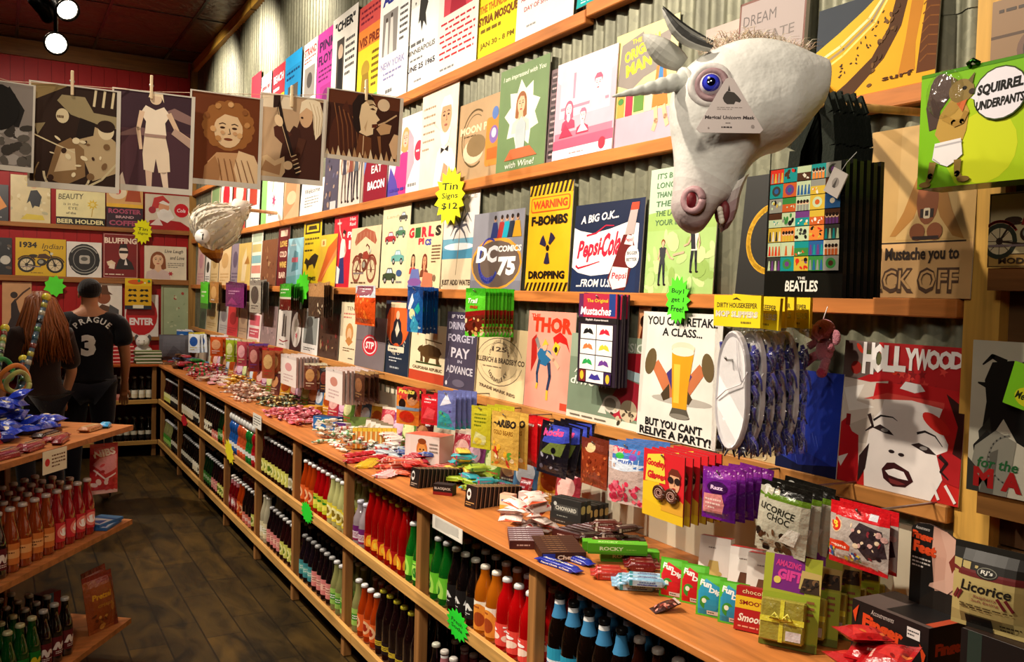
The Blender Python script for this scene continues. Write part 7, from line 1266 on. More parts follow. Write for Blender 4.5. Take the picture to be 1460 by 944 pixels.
packs(690, 690, .09, .2, 24, [('a8c038', '4a7818'), ('38a8b8', 'd84888'), ('e8c850', 'c03828')], .1, .05, .02, 'candy_packet', 'lime or teal flat packet behind the dark brown row', 'lime and teal packets', 16)
packs(575, 672, .09, .25, 26, [('c03028', 'f0c8b8'), ('d86848', 'f4e0d0')], .1, .035, .016, 'candy_packet', 'red flat packet in front of the orange faced box', 'red packets by the orange faced box', 17)
packs(625, 655, .08, .2, 18, [('b02838', 'f0d8d8'), ('3858a8', 'e0e8f0')], .09, .04, .018, 'candy_packet', 'red or blue flat packet under the yellow lime bags', 'red and blue packets', 18)
packs(870, 780, .06, .12, 12, [('3a1c18', 'b8a090'), ('5a2018', 'd8c0b0')], .1, .035, .018, 'candy_packet', 'dark brown flat packet behind the green boxes', 'dark brown packets', 19)
fl = [pouch('sweet_pouch', .12, .17, .035, simple(a, b, c), 'foil', 90 + i, a) for i, (a, b, c) in enumerate((('c03848', 'f0c0b8', 'f4e8d8'), ('d8a028', 'a84818', 'fff4d0'), ('4878a8', 'd8e4f0', 'e8c840'), ('5a2a2a', 'c89060', 'e0d0b8'), ('68963a', 'e0e8a8', 'c83838'), ('8a3a7a', 'e8c0d8', 'f0e8f0')))]
for i in range(44):
 if i in (7, 8): continue
 M = TR((1.745 + RND.uniform(-.03, 0), 2.62 + .142 * i, CTR + .001), WALLR + RND.uniform(.15, .5), .16); lb = ('rosy', 'golden', 'blue', 'brown', 'green', 'mauve')[i % 6] + ' sweet pouch leaning on the white board behind the candy heaps'; o = fl[i % 6]
 if i < 6: put(o, M, lb, 'candy bag', lb)
 else: dup(o, M, lb, lb)
for px, py, l, w, c, lb in ((280, 519, .5, .14, '3888c8', 'blue flat candy carton near the far counter corner'), (349, 540, .45, .12, '4a80b8', 'long blue flat candy tray behind the green candies'), (366, 545, .3, .14, '8a6a30', 'olive flat candy tray right of the long blue one'), (257, 517, .3, .08, 'd8c8a8', 'pale flat candy bag at the far counter corner')):
 put(carton('flat_carton', l, w, .035, None, lambda A, c=c: A.bg(c).micro(.1, .3, .9, .7, 1, 'e0e8f0'), None, c), on(px, py, CTR, WALLR), lb, 'carton')
std(447, 588, .1, .07, .05, lambda A: A.bg('d8a030').o(.7, .5, .3, 'd03838'), 'yellow and red tub left of the white boxed sweets', 'box', 'candy_box', .6, 0, None, None, 'c89028')
tr = empty('candy_rack', at_z(470, 582, CTR) + Vector((.02, 0, .001)), WALLR + .3, 'dark slotted rack below the white boxed sweets', 'rack')
MB().bbox(-.12, -.03, 0, .12, .03, .055, '2a1a20', .002).build('base', 'plastic', tr)
for i in range(5): MB().bbox(-.11 + i * .046, -.034, .01, -.075 + i * .046, -.0302, .05, '5a4a60', .002).build('slot_panel', 'plastic', tr)
# back corner of the counter: grey bag, white toy, stacked red boxes, green packs
put(pouch('carrier_bag', .3, .26, .16, lambda A: A.bg('6a6870').p([.2, .1, .5, .6, .8, .3], '5a5860'), 'cloth', 51, '55535a', .04, .02), TR((1.56, 9.74, CTR + .001), -.3), 'slumped grey bag in the far corner of the counters', 'bag')
wt = empty('plush_dog', (1.24, 9.6, CTR + .001), -.3, 'white plush toy with dark patches beside the grey bag', 'plush toy')
MB().ball((0, 0, .085), .085, 'e0ded8', 0, 14, 10, None, (1.1, .9, 1)).build('body', 'plush', wt); hd = MB().ball((0, -.03, .2), .065, 'e8e6e0', 0, 14, 10).ball((0, -.088, .19), .03, 'd8d4cc').build('head', 'plush', wt)
for q in (-1, 1): MB().ball((q * .06, -.01, .235), .028, '4a4846', 0, 8, 6, None, (.7, .5, 1.3)).build('ear', 'plush', hd); MB().ball((q * .07, -.07, .03), .03, 'd8d6d0', 0, 8, 6, None, (1, 1.5, .9)).build('paw', 'plush', wt); MB().ball((q * .024, -.086, .213), .006, '1a1a1a', 0, 6, 5).build('eye', 'plastic', hd)
for i in range(5): put(carton('candy_carton', .26, .16, .035, lambda A: A.bg('b01820').r(0, .3, 1, .6, 'e8c8c0'), lambda A: A.bg('c82830').micro(.2, .3, .8, .7, 2, 'f0d8d0'), None, 'a01820'), TR((1.0 + .012 * (i % 2), 9.5, CTR + .001 + .0365 * i), .04 * (i % 3)), 'red candy carton %s of the stack on the back counter' % ('at the bottom', 'second from the bottom', 'in the middle', 'second from the top', 'on top')[i], 'carton')
for i in range(4): put(carton('candy_carton', .24, .14, .03, lambda A: A.bg('58683a').r(0, .3, 1, .7, 'd8d4c0'), lambda A: A.bg('8a9a60').micro(.2, .3, .8, .7, 2, 'e0e0c8'), None, '48582c'), TR((1.2 - .01 * (i % 2) + .06, 9.37, CTR + .001 + .0315 * i), -.06 * (i % 3)), 'green and white candy carton %s of its stack on the back counter' % ('lowest', 'second', 'third', 'topmost')[i], 'carton')
put(carton('mint_tin', .12, .1, .2, lambda A: A.bg('d82838').r(0, .4, 1, .7, 'e8d8d0').micro(.2, .45, .8, .65, 1, 'b81828'), None, None, 'b81828'), TR((1.08, 9.75, CTR + .001), .1), 'red and white tall tin below the ENTER sign', 'tin')
def hangb(x0, x1, yt, yb, fn, lb, b=.02, seed=1, back='888', noun='snack_pouch', kind='pouch', cat='novelty card'):
 Y = BY - .1; A0 = at_y(x0, (yt + yb) / 2, Y); A1 = at_y(x1, (yt + yb) / 2, Y); zt = at_y((x0 + x1) / 2, yt, Y).z; zb = at_y((x0 + x1) / 2, yb, Y).z
 o = carton(noun, A1.x - A0.x, b, zt - zb, fn, c=back, seed=seed); put(o, TR(((A0.x + A1.x) / 2, Y, zb), 0), lb, cat); tag(MB().tube([((A0.x + A1.x) / 2, BY - .04, zt - .02), ((A0.x + A1.x) / 2, Y - .012, zt - .02)], .003, 'aaa', 6).build('display_hook', 'metal'), 'metal hook carrying the ' + ' '.join(lb.split()[:10]), 'hook')
def shades(A):
 A.bg('e0b018').r(0, .76, 1, 1, 'e8c820').e(.4, .88, .3, .08, 'd86018').blobs(.5, .8, .95, .96, 6, ['c83838', '38a048', 'f0f0e0'], .04)
 for r_ in range(3):
  for q in (.28, .72): y = .62 - r_ * .17; A.p([q - .17, y - .03, q - .12, y + .04, q, y + .02, q + .12, y + .04, q + .17, y - .03, q + .08, y - .045, q, y, q - .08, y - .045], '1c1810')
 A.r(0, 0, 1, .12, '2a3040').r(.3, .03, .7, .14, 'e8e4c8')
hangb(178, 216, 397, 441, shades, 'yellow card of black moustaches hanging over the ENTER sign', .012, 3, 'c89818', 'moustache_card')
# notice cards clipped to the counter fronts
def notice(x0, x1, yt, yb, X, lb, n=7, rot=0):
 xc = (x0 + x1) / 2; yc = (yt + yb) / 2; ya, y2 = at_x(x0, yc, X).y, at_x(x1, yc, X).y; z0, z1 = at_x(xc, yb, X).z, at_x(xc, yt, X).z
 sheet('notice_card', ya - y2, z1 - z0, lambda A: A.bg('eee8dc').fr(.05, .012, '9a958a').micro(.1, .14, .9, .88, n, '4a4640', .4), TR((X, (ya + y2) / 2, z0), WALLR, 0), lb, 'notice', 'paper', .0015)
notice(617, 660, 744, 764, CX - .003, 'white printed notice card on the counter edge above the cola bottles')
notice(361, 373, 591, 611, CX - .003, 'small white notice card on the far part of the counter edge', 4)
# red foil bags spilling out at the near end
rf = [pouch('foil_bag', .08, .1, .03, lambda A, s=s: A.bg('b8141a').p([.1, .2, .3, .6, .8, .5, .9, .2], 'd8302c').micro(.2, .65, .8, .8, 1, 'f0c0b0').blobs(.1, .1, .9, .4, 5, ['e87838', '8a0c10'], .07), 'foil', s, '8a0c12', .1, .1) for s in (61, 62, 63)]
for o in rf: o.data.transform(Matrix.Translation((0, 0, .015)) @ Matrix.Rotation(-PI / 2, 4, 'X') @ Matrix.Translation((0, 0, -.05)))
p = at_z(1278, 992, CTR + .02); pile(rf, p.x - .05, p.y - .0, .05, .1, 8, .03, 'red foil candy bag heaped in front of the black display box', 'red foil candy bags', seed=7, tilt=.3, foot=.08)
# ------------------------------------------------------------------ the unicorn mask
UD = 1.75
def unicorn():
 RV = CAM_R; DV = CAM_U; FV = CAM_F; O = at_d(1060, 180, UD); s = UD / FPX
 Q = lambda px, py, n=0: RV * ((px - 1060) * s) + DV * ((180 - py) * s) - FV * (n * s)      # n: towards the aisle, in hundredths of the mask
 e_ = empty('unicorn_mask', O, 0, 'white rubber unicorn head mask hanging from the wall with a triangular tag', 'mask')
 A_ = [(1171, 88), (1167, 86), (1150, 80), (1128, 69), (1104, 61), (1080, 57), (1055, 58), (1028, 66), (1002, 78), (982, 92), (966, 108), (957, 130), (954, 155), (956, 182), (960, 208), (962, 232), (960, 254), (960, 274), (956, 292), (960, 309), (971, 325), (984, 333), (993, 333)]
 B_ = [(1165, 159), (1162, 163), (1150, 178), (1137, 196), (1123, 211), (1110, 217), (1098, 219), (1088, 223), (1079, 229), (1072, 235), (1067, 241), (1063, 248), (1058, 256), (1054, 264), (1050, 272), (1046, 279), (1040, 285), (1033, 290), (1025, 296), (1018, 304), (1013, 312), (1007, 321), (1000, 330)]
 D_ = [52, 54, 60, 66, 69, 70, 70, 69, 67, 65, 63, 60, 56, 51, 46, 43, 42, 42, 42, 40, 35, 26, 12]
 mb = MB(); n = 22; rings = []; cols = []
 for i, (a, b, d) in enumerate(zip(A_, B_, D_)):
  ring = []
  for k in range(n):
   t = 2 * PI * k / n; cx = math.copysign(abs(math.cos(t)) ** .85, math.cos(t)); sx = math.copysign(abs(math.sin(t)) ** .85, math.sin(t)); q = .5 - .5 * cx; dd = d * sx
   if sx > 0:
    if 10 <= i <= 14 and .15 < q < .6: dd -= 3 * math.sin(PI * (q - .15) / .45)                    # hollow below the eye
    if 4 <= i <= 10 and q > .45: dd += 9 * math.sin(PI * min(1, (q - .45) / .55))                  # cheek
   ring.append(Q(a[0] + (b[0] - a[0]) * q, a[1] + (b[1] - a[1]) * q, dd))
  rings.append(ring)
 W, PK = C('dcdcd6'), C('9a7478')
 for i in range(len(rings) - 1):
  m_ = min(1, max(0, (i - 14) / 6)); c = tuple(W[j] + (PK[j] - W[j]) * m_ * .8 for j in range(3))
  for k in range(n): mb.face([rings[i][k], rings[i + 1][k], rings[i + 1][(k + 1) % n], rings[i][(k + 1) % n]], c, 0, True)
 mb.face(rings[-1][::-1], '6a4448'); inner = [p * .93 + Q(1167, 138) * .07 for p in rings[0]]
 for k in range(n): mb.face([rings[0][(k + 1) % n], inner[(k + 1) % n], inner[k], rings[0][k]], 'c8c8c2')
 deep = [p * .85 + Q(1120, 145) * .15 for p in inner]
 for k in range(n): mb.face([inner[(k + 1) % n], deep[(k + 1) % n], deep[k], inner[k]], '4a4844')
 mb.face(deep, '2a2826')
 # weld the loft so that it shades smoothly
 hd = mb.build('head', 'latex', e_); import bmesh
 bm = bmesh.new(); bm.from_mesh(hd.data); bmesh.ops.remove_doubles(bm, verts=bm.verts, dist=1e-5); bm.to_mesh(hd.data); bm.free()
 md = hd.modifiers.new('smooth', 'SUBSURF'); md.levels = md.render_levels = 2
 # lower jaw
 mb = MB(); J = [((1052, 258), 17, 34), ((1045, 272), 17, 34), ((1041, 288), 15, 32), ((1039, 304), 14, 30), ((1036, 318), 12, 25), ((1033, 328), 6, 13)]; rg = []
 for (x, y), r, d in J: rg.append([Q(x + r * .8 * math.cos(2 * PI * k / 14), y - r * .5 * math.cos(2 * PI * k / 14), d * math.sin(2 * PI * k / 14)) for k in range(14)])
 for i in range(5):
  for k in range(14): mb.face([rg[i][k], rg[i][(k + 1) % 14], rg[i + 1][(k + 1) % 14], rg[i + 1][k]], ('d0ccc6', 'bcaeac', 'a88e90', '987478', '8a6468')[i], 0, True)
 mb.face(rg[-1], '8a6468'); jw = mb.build('lower_jaw', 'latex', e_)
 mb = MB()
 for i in range(4): mb.ball(Q(1020 + i * .8, 303 + i * 5, 28), 4.2 * s, 'd8cfc0', 0, 8, 6, None, (1, 1, 1.3))
 mb.ball(Q(1026, 305, 16), 14 * s, '6a2428', 0, 10, 8, None, (.55, 1, 1.3)); mb.build('mouth', 'latex', e_)
 # nostril, eye, brow
 mb = MB(); mb.tube([Q(981 + 11 * math.cos(t), 291 + 15 * math.sin(t), 38 + 8 * math.cos(t)) for t in [2 * PI * i / 20 for i in range(21)]], 5.5 * s, 'b08a8e', 8); mb.ball(Q(981, 291, 35), 13 * s, '701820', 0, 14, 10, None, (.8, .55, 1.05)); mb.build('nostril', 'latex', e_)
 mb = MB(); ep = Q(1002, 136, 52); fwd = (Q(1001, 136, 56) - Q(1012, 139, 0)).normalized()
 mb.ball(ep, 17 * s, 'd8d0d8', 0, 18, 12); ey = mb.build('eye', 'eye', e_); mb = MB()
 M = Matrix.Translation(ep) @ fwd.to_track_quat('Z', 'Y').to_matrix().to_4x4()
 cap = lambda r0, a, c: mb.lathe([(r0 * math.sin(a * (1 - i / 6)), r0 * math.cos(a * (1 - i / 6))) for i in range(7)], c, 20, 0, M, None, False)
 cap(17.2 * s, .78, '2c2c9c'); cap(17.4 * s, .6, '3a44d0'); cap(17.6 * s, .34, '080818'); mb.build('iris', 'eye', ey)
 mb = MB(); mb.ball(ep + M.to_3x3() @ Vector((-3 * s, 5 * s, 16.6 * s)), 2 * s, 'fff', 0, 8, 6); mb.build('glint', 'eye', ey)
 mb = MB()
 for rx, ry, rr_, n0, c in ((18, 19, 5, 58, '9a7c80'), (24, 25, 7, 53, 'cfcac6')): mb.tube([Q(1002 + rx * math.cos(t), 137 + ry * math.sin(t), n0 + 6 * math.cos(t)) for t in [2 * PI * i / 24 for i in range(25)]], rr_ * s, c, 8)
 mb.build('eyelid', 'latex', e_)
 # horn: a tapering twisted cone
 mb = MB(); P0, P1 = Q(972, 121, 22), Q(866, 154, 62); ax = (P1 - P0); L = ax.length; ax.normalize(); up = ax.orthogonal().normalized(); bi = ax.cross(up); N = 60; k_ = 18; vs = []
 for i in range(N + 1):
  t = i / N; r = (14.5 * (1 - t) ** .9 + 1.2) * s
  for k in range(k_):
   a = 2 * PI * k / k_; ph = (a / (2 * PI) + t * 6.5) % 1; r2 = r * (1 - .22 * (abs(ph - .5) < .5) * (1 - math.sin(PI * ph) ** .7)); vs.append(P0 + ax * (L * t) + (up * math.cos(a) + bi * math.sin(a)) * r2)
 mb.add(vs, [(i * k_ + k, i * k_ + (k + 1) % k_, (i + 1) * k_ + (k + 1) % k_, (i + 1) * k_ + k) for i in range(N) for k in range(k_)], 'c9cdc6', 0, True); mb.face(vs[-k_:], 'c0bcb0'); mb.build('horn', 'latex', e_)
 mb = MB(); mb.tube([Q(972, 121, 22) + ax * (L * .0) + (up * math.cos(t) + bi * math.sin(t)) * 15 * s for t in [2 * PI * i / 16 for i in range(17)]], 4 * s, 'd2d2ca', 8); mb.build('horn_base', 'latex', e_)
 # ears: curled leaves
 def ear(base, tip, wid, ln, nrm, name, dark):
  mb = MB(); ax = tip - base; L = ax.length; ax.normalize(); sd = ax.cross(nrm).normalized(); nn = sd.cross(ax); R_ = []
  for i in range(9):
   t = i / 8; w_ = wid * math.sin(PI * (.22 + .78 * t) ** 1.1) ** .8 * (1 if t < 1 else .02); R_.append([base + ax * (L * t) + sd * (w_ * math.cos(a)) + nn * (w_ * .62 * (math.sin(a)) + L * .1 * math.sin(PI * t)) for a in [PI * (-.12 + 1.24 * j / 8) for j in range(9)]])
  for sgn, c, off in ((1, dark, 0), (-1, 'b8b8b0', .004)):
   for i in range(8):
    for j in range(8):
     q = [R_[i][j], R_[i][j + 1], R_[i + 1][j + 1], R_[i + 1][j]]
     if off: q = [p + nn * off * .9 for p in q]
     mb.face(q if sgn < 0 else q[::-1], c, 0, True)
  mb.build(name, 'latex', e_)
 ear(Q(1010, 74, 30), Q(938, 22, 40), 21 * s, 0, Q(960, 110, -20) - Q(960, 60, 10), 'ear', '4a4a48'); ear(Q(976, 88, -12), Q(918, 46, -6), 19 * s, 0, Q(930, 100, 30) - Q(950, 60, -20), 'ear', 'b0aca2')
 # tuft of mane
 mb = MB(); R = random.Random(9)
 for i in range(420):
  t = R.random(); x = 1000 + 150 * t; y = 70 - 12 * math.sin(PI * min(1, t * 1.2)) + 14 * max(0, t - .6); b = Q(x, y + R.uniform(-1, 5), R.uniform(-26, 30)); dx = R.uniform(-14, 22); dy = R.uniform(5, 17)
  mb.tube([b, b + RV * (dx * .4 * s) + DV * (dy * .7 * s), b + RV * (dx * s) + DV * (dy * .75 * s)], .75 * s, ('d8c4a4', 'e8dcc4', 'c8a888', 'd0b8a8')[i % 4], 3, 0, .15 * s)
 mb.build('mane', 'hair', e_)
 # triangular card tag
 A = Art(1.19); A.p([.44, .92, .5, .96, .56, .92, .97, .08, .92, .02, .08, .02, .03, .08], 'e8dcd8').p([.42, .54, .4, .6, .42, .66, .46, .72, .56, .7, .62, .63, .66, .57, .64, .53, .58, .55, .56, .5, .46, .5], '4a4440').p([.47, .72, .49, .82, .51, .72], '4a4440').micro(.32, .4, .68, .46, 2, 'b0a4a0').t('Magical Unicorn Mask', .5, .27, .075, .7, '4a3f40', .03, .15).micro(.44, .17, .56, .2, 1, '6a5f60').micro(.38, .09, .64, .14, 1, '3a3030').o(.82, .13, .03, 'b0a4a0').o(.2, .1, .015, 'b0a4a0')
 w = 97 * s; h = 80 * s; o_ = Q(1022, 208, 76); X_, Y_ = RV, DV; Nn = -FV; yaw = .06
 X_ = (RV + FV * yaw).normalized(); mb = MB(); pr = [(.44, .92), (.5, .96), (.56, .92), (.97, .08), (.92, .02), (.08, .02), (.03, .08)]
 G = lambda u, v, k: o_ + X_ * ((u - .5) * w) + Y_ * (v * h) + Nn * k
 mb.face([G(u, v, .001) for u, v in pr][::-1], 'e8dcd8'); mb.face([G(u, v, 0) for u, v in pr], 'b8aca8')
 for i in range(len(pr)): p, q = pr[i], pr[(i + 1) % len(pr)]; mb.face([G(*p, 0), G(*q, 0), G(*q, .001), G(*p, .001)], 'd8ccc8')
 mb.art(A, lambda u, v, k: G(u, v, .0012 + k * .00012)); tg = mb.build('hang_tag', 'card', e_); tg['label'] = 'white triangular card tag'
 return e_
UN = unicorn()
w0 = Vector((WX - .014, 1.62, 2.2)); w1 = at_d(1118, 140, UD)
tag(MB().tube([w0, w0.lerp(w1, .9), w1], .011, 'c89a60', 10).build('wooden_dowel', 'wood_z'), 'wooden dowel pushed through the neck of the unicorn mask', 'dowel')
# ------------------------------------------------------------------ eagle head mask on its dowel
def eagle():
 d = 6.2; s = d / FPX; RV = CAM_R; DV = CAM_U; FV = CAM_F; O = at_d(310, 325, d)
 Q = lambda px, py, n=0: RV * ((px - 310) * s) + DV * ((325 - py) * s) - FV * (n * s)
 e_ = empty('eagle_mask', O, 0, 'white feathered eagle head mask hanging beak down from a dowel', 'mask')
 A_ = [(352, 292), (338, 291), (322, 291), (306, 290), (292, 293), (280, 299), (272, 308), (272, 320), (277, 332), (284, 344), (290, 352)]; B_ = [(352, 305), (345, 318), (341, 330), (337, 340), (332, 346), (327, 350), (322, 353), (318, 355), (315, 357), (313, 358), (312, 360)]; D_ = [9, 16, 22, 25, 27, 27, 26, 24, 21, 17, 14]
 mb = MB(); n = 16; rg = []
 for a, b, dd in zip(A_, B_, D_): rg.append([Q((a[0] + b[0]) / 2 + (a[0] - b[0]) / 2 * math.cos(2 * PI * k / n), (a[1] + b[1]) / 2 + (a[1] - b[1]) / 2 * math.cos(2 * PI * k / n), dd * math.sin(2 * PI * k / n)) for k in range(n)])
 for i in range(len(rg) - 1):
  for k in range(n): mb.face([rg[i][k], rg[i + 1][k], rg[i + 1][(k + 1) % n], rg[i][(k + 1) % n]], 'ddd4c0', 0, True)
 mb.face(rg[0], '4a4038'); mb.face(rg[-1][::-1], 'd8ccb0'); mb.build('head', 'latex', e_)
 mb = MB(); R = random.Random(4)
 for i in range(len(rg) - 1):
  for k in range(n):
   for rep in range(3):
    p = rg[i][k].lerp(rg[i + 1][k], R.random()); c = sum(rg[i], Vector()) / n; nn = (p - c).normalized(); tn = (rg[min(i + 1, len(rg) - 1)][k] - rg[i][k]).normalized() * -1
    sd = nn.cross(tn).normalized() * (2.6 * s); L = R.uniform(7, 11) * s; b = p + nn * (.4 * s); m_ = b + tn * L * .5 + nn * (2 * s); t = b + tn * L + nn * (1.0 * s)
    mb.face([b, m_ + sd, t, m_ - sd], ('efe8d8', 'e2d8c2', 'f6f1e6', 'd6cab0')[R.randrange(4)])
 mb.build('feathers', 'feather', e_)
 mb = MB(); BK = [((301, 346), 19, 15), ((301, 353), 18, 14), ((303, 361), 15, 11), ((307, 369), 9, 7), ((310, 375), 2, 2)]; rg = [[Q(x + r * math.cos(2 * PI * k / 12), y, dd * math.sin(2 * PI * k / 12)) for k in range(12)] for (x, y), r, dd in BK]
 for i in range(4):
  for k in range(12): mb.face([rg[i][k], rg[i][(k + 1) % 12], rg[i + 1][(k + 1) % 12], rg[i + 1][k]], ('c8862c', 'b87424', '9a5a1c', '6a3a14')[i], 0, True)
 mb.build('beak', 'plastic', e_); mb = MB(); cc = Q(301, 341, 36)
 mb.lathe([(0, .0), (10.5 * s, 0), (10.5 * s, .003), (0, .003)], 'eeeae2', 20, 0, Matrix.Translation(cc) @ (-FV).to_track_quat('Z', 'Y').to_matrix().to_4x4()); M = Matrix.Translation(cc) @ (-FV).to_track_quat('Z', 'Y').to_matrix().to_4x4(); A = Art(1); A.p([.46, .25, .5, .6, .44, .6, .6, .75, .62, .6, .56, .55, .58, .25], '2a2a2c').micro(.3, .78, .7, .86, 1, '888'); mb.art(A, lambda u, v, k: M @ Vector(((u - .5) * 18 * s, (v - .5) * 18 * s, .0035 + k * .0003))); t_ = mb.build('hang_tag', 'card', e_); t_['label'] = 'round white tag'
 MB().tube([Q(334, 298), Q(343, 299), Q(352, 300)], [15 * s, 13.5 * s, 14 * s], 'f0e8d8', 14).build('collar', 'latex', e_)
 wp = at_x(394, 304, LX - .002); tag(MB().tube([wp, wp.lerp(O + Q(345, 298), .6), O + Q(338, 298)], .012, 'd8a878', 8).build('wooden_dowel', 'wood_z'), 'wooden dowel carrying the eagle mask', 'dowel')
eagle()
# ------------------------------------------------------------------ printed shopping bags, in a bunch
def tote(X):
 ya, yb = at_x(1095, 330, X).y, at_x(1207, 330, X).y; xm = 1150; zt, zb = at_x(xm, 236, X).z, at_x(xm, 424, X).z; w = ya - yb; h = zt - zb
 e_ = empty('shopping_bag', (X, (ya + yb) / 2, zb), WALLR); R = random.Random(12)
 def fr_(A):
  A.bg('14140f'); A.t('BEATLES', .5, .085, .085, .42, 'e8e4d8', .03, .05).t('THE', .5, .145, .02, .1, 'e8e4d8', .02)
  pal = ['c8a838', '38803c', 'c83020', '8a8a80', 'd8d0b8', '2a5a90', 'c05a28', '3a3a34', '6a3a78', '1a8a88', 'b8c8a0', '4a2c1c', 'd88038']
  for i in range(5):
   for j in range(7):
    x0, y0 = .03 + i * .19, .2 + j * .114; c = pal[R.randrange(len(pal))]; A.r(x0, y0, x0 + .183, y0 + .108, c); k = R.randrange(5); c2, c3 = pal[R.randrange(len(pal))], pal[R.randrange(len(pal))]
    if k == 0:
     for q in range(4): A.o(x0 + .03 + .04 * q, y0 + .06, .016, 'd8b090').o(x0 + .03 + .04 * q, y0 + .068, .014, '2a1c14').r(x0 + .015 + .04 * q, y0, x0 + .047 + .04 * q, y0 + .045, c2)
    elif k == 1: A.e(x0 + .09, y0 + .054, .06, .04, c2).e(x0 + .09, y0 + .054, .03, .02, c3)
    elif k == 2:
     for q in range(4): A.p([x0 + .01 + .045 * q, y0 + .005, x0 + .02 + .045 * q, y0 + .08, x0 + .035 + .045 * q, y0 + .08, x0 + .045 + .045 * q, y0 + .005], (c2, c3)[q % 2])
    elif k == 3: A.r(x0, y0 + .06, x0 + .183, y0 + .108, c2).blobs(x0 + .02, y0 + .01, x0 + .16, y0 + .05, 5, [c3, 'e0d8c8'], .012)
    else: A.blobs(x0 + .02, y0 + .02, x0 + .16, y0 + .09, 8, [c2, c3, '1a1a18'], .018)
 A = Art(w / h, 3); fr_(A); mb = MB(); dpt = .011
 vs = []; nz, nx = 6, 6
 def F(u, v, y): return Vector(((u - .5) * w * (1 - .03 * v), y - .002 * math.sin(PI * u) * math.sin(PI * v) * (1 if y < 0 else -1), v * h))
 us, vv = [i / nx for i in range(nx + 1)], [i / nz for i in range(nz + 1)]
 mb.art(A, lambda u, v, k: F(u, v, -dpt / 2 - .0004 - k * .00003), 0, us[1:-1], vv[1:-1], True)
 for y, rev in ((dpt / 2, 1), (-dpt / 2, 0)):
  for i in range(nx):
   for j in range(nz): q = [F(us[i], vv[j], y), F(us[i + 1], vv[j], y), F(us[i + 1], vv[j + 1], y), F(us[i], vv[j + 1], y)]; mb.face(q[::-1] if rev else q, '14140f', 0, True)
 for j in range(nz):
  for u, rev in ((0, 1), (1, 0)): q = [F(u, vv[j], -dpt / 2), F(u, vv[j], dpt / 2), F(u, vv[j + 1], dpt / 2), F(u, vv[j + 1], -dpt / 2)]; mb.face(q[::-1] if rev else q, ('1a1a1c', '2a2420')[j % 2] if u else '101010')
 for i in range(nx): mb.face([F(us[i], 0, dpt / 2), F(us[i + 1], 0, dpt / 2), F(us[i + 1], 0, -dpt / 2), F(us[i], 0, -dpt / 2)], '0c0c0c')
 c1 = mb.build('body', 'plastic', e_); hs = []
 for y in (-dpt / 2, dpt / 2):
  mb = MB(); pts = [Vector((-w * .17, y, h * .96)), Vector((-w * .15, y, h * 1.12)), Vector((-w * .02, y * .6, h * 1.34)), Vector((w * .08, y * .4, h * 1.49)), Vector((w * .14, y * .4, h * 1.5)), Vector((w * .22, y * .6, h * 1.36)), Vector((w * .27, y, h * 1.12)), Vector((w * .26, y, h * .96))]
  for a, b in zip(pts, pts[1:]):
   dr = (b - a).normalized(); sd = Vector((dr.z, 0, -dr.x)) * .016
   mb.face([a - sd, a + sd, b + sd, b - sd], '1c221a', 0, True); mb.face([p + Vector((0, .0015, 0)) for p in (b - sd, b + sd, a + sd, a - sd)], '1c221a', 0, True)
  hs.append(mb.build('handle', 'cloth', e_))
 CH[e_.name] = (c1, *hs); return e_, w, h
TB, tw, th_ = tote(1.5); tag(TB, 'frontmost black shopping bag printed with a mosaic of record sleeves', 'shopping bag')
for i in range(1, 6): dup(TB, TB.matrix_basis @ Matrix.Translation((.002 * i, .0185 * i, .003 * (i % 2))), 'one of five black shopping bags hanging behind the mosaic printed one', 'black shopping bags behind the front one')
hp = TB.matrix_basis @ Vector((tw * .11, 0, th_ * 1.48)); tag(MB().tube([(WX - .014, hp.y - .07, hp.z - .004), (hp.x - .04, hp.y, hp.z - .012)], .009, 'd0a060', 10).build('wooden_dowel', 'wood_z'), 'wooden dowel carrying the black shopping bags', 'dowel')
def wtag():
 P = at_x(1199, 262, 1.47); mb = MB(); A = Art(.85); A.bg('d8d0c8').e(.5, .5, .22, .2, 'a8a09a').p([.4, .3, .5, .7, .6, .3], '5a5450'); w, h = .04, .052
 mb.box(-w / 2, -.001, -h, w / 2, .001, 0, 'd8d0c8'); mb.art(A, lambda u, v, k: Vector(((u - .5) * w, -.0013 - k * .0002, (v - 1) * h))); mb.tube([(0, 0, 0), (.004, .0, .02), (.012, .004, .045)], .0008, 'eee', 5)
 o = mb.build('price_tag', 'paper'); o.matrix_local = TR(P + Vector((0, 0, .026)), WALLR, .0, .5); tag(o, 'tilted white price tag hanging on the front shopping bag', 'price tag')
wtag()
def ringbag(A): A.bg('16140e').arc(.95, .46, .27, 95, 265, .05, 'e8b018', 20).p([.8, .3, .85, .4, .88, .3], 'c81c1c')
sign(3, 1052, 1100, 250, ringbag, 'black card with a yellow ring half hidden by the shopping bags', 'sign', 'display_card', 'card', X=1.74, lean=.03)
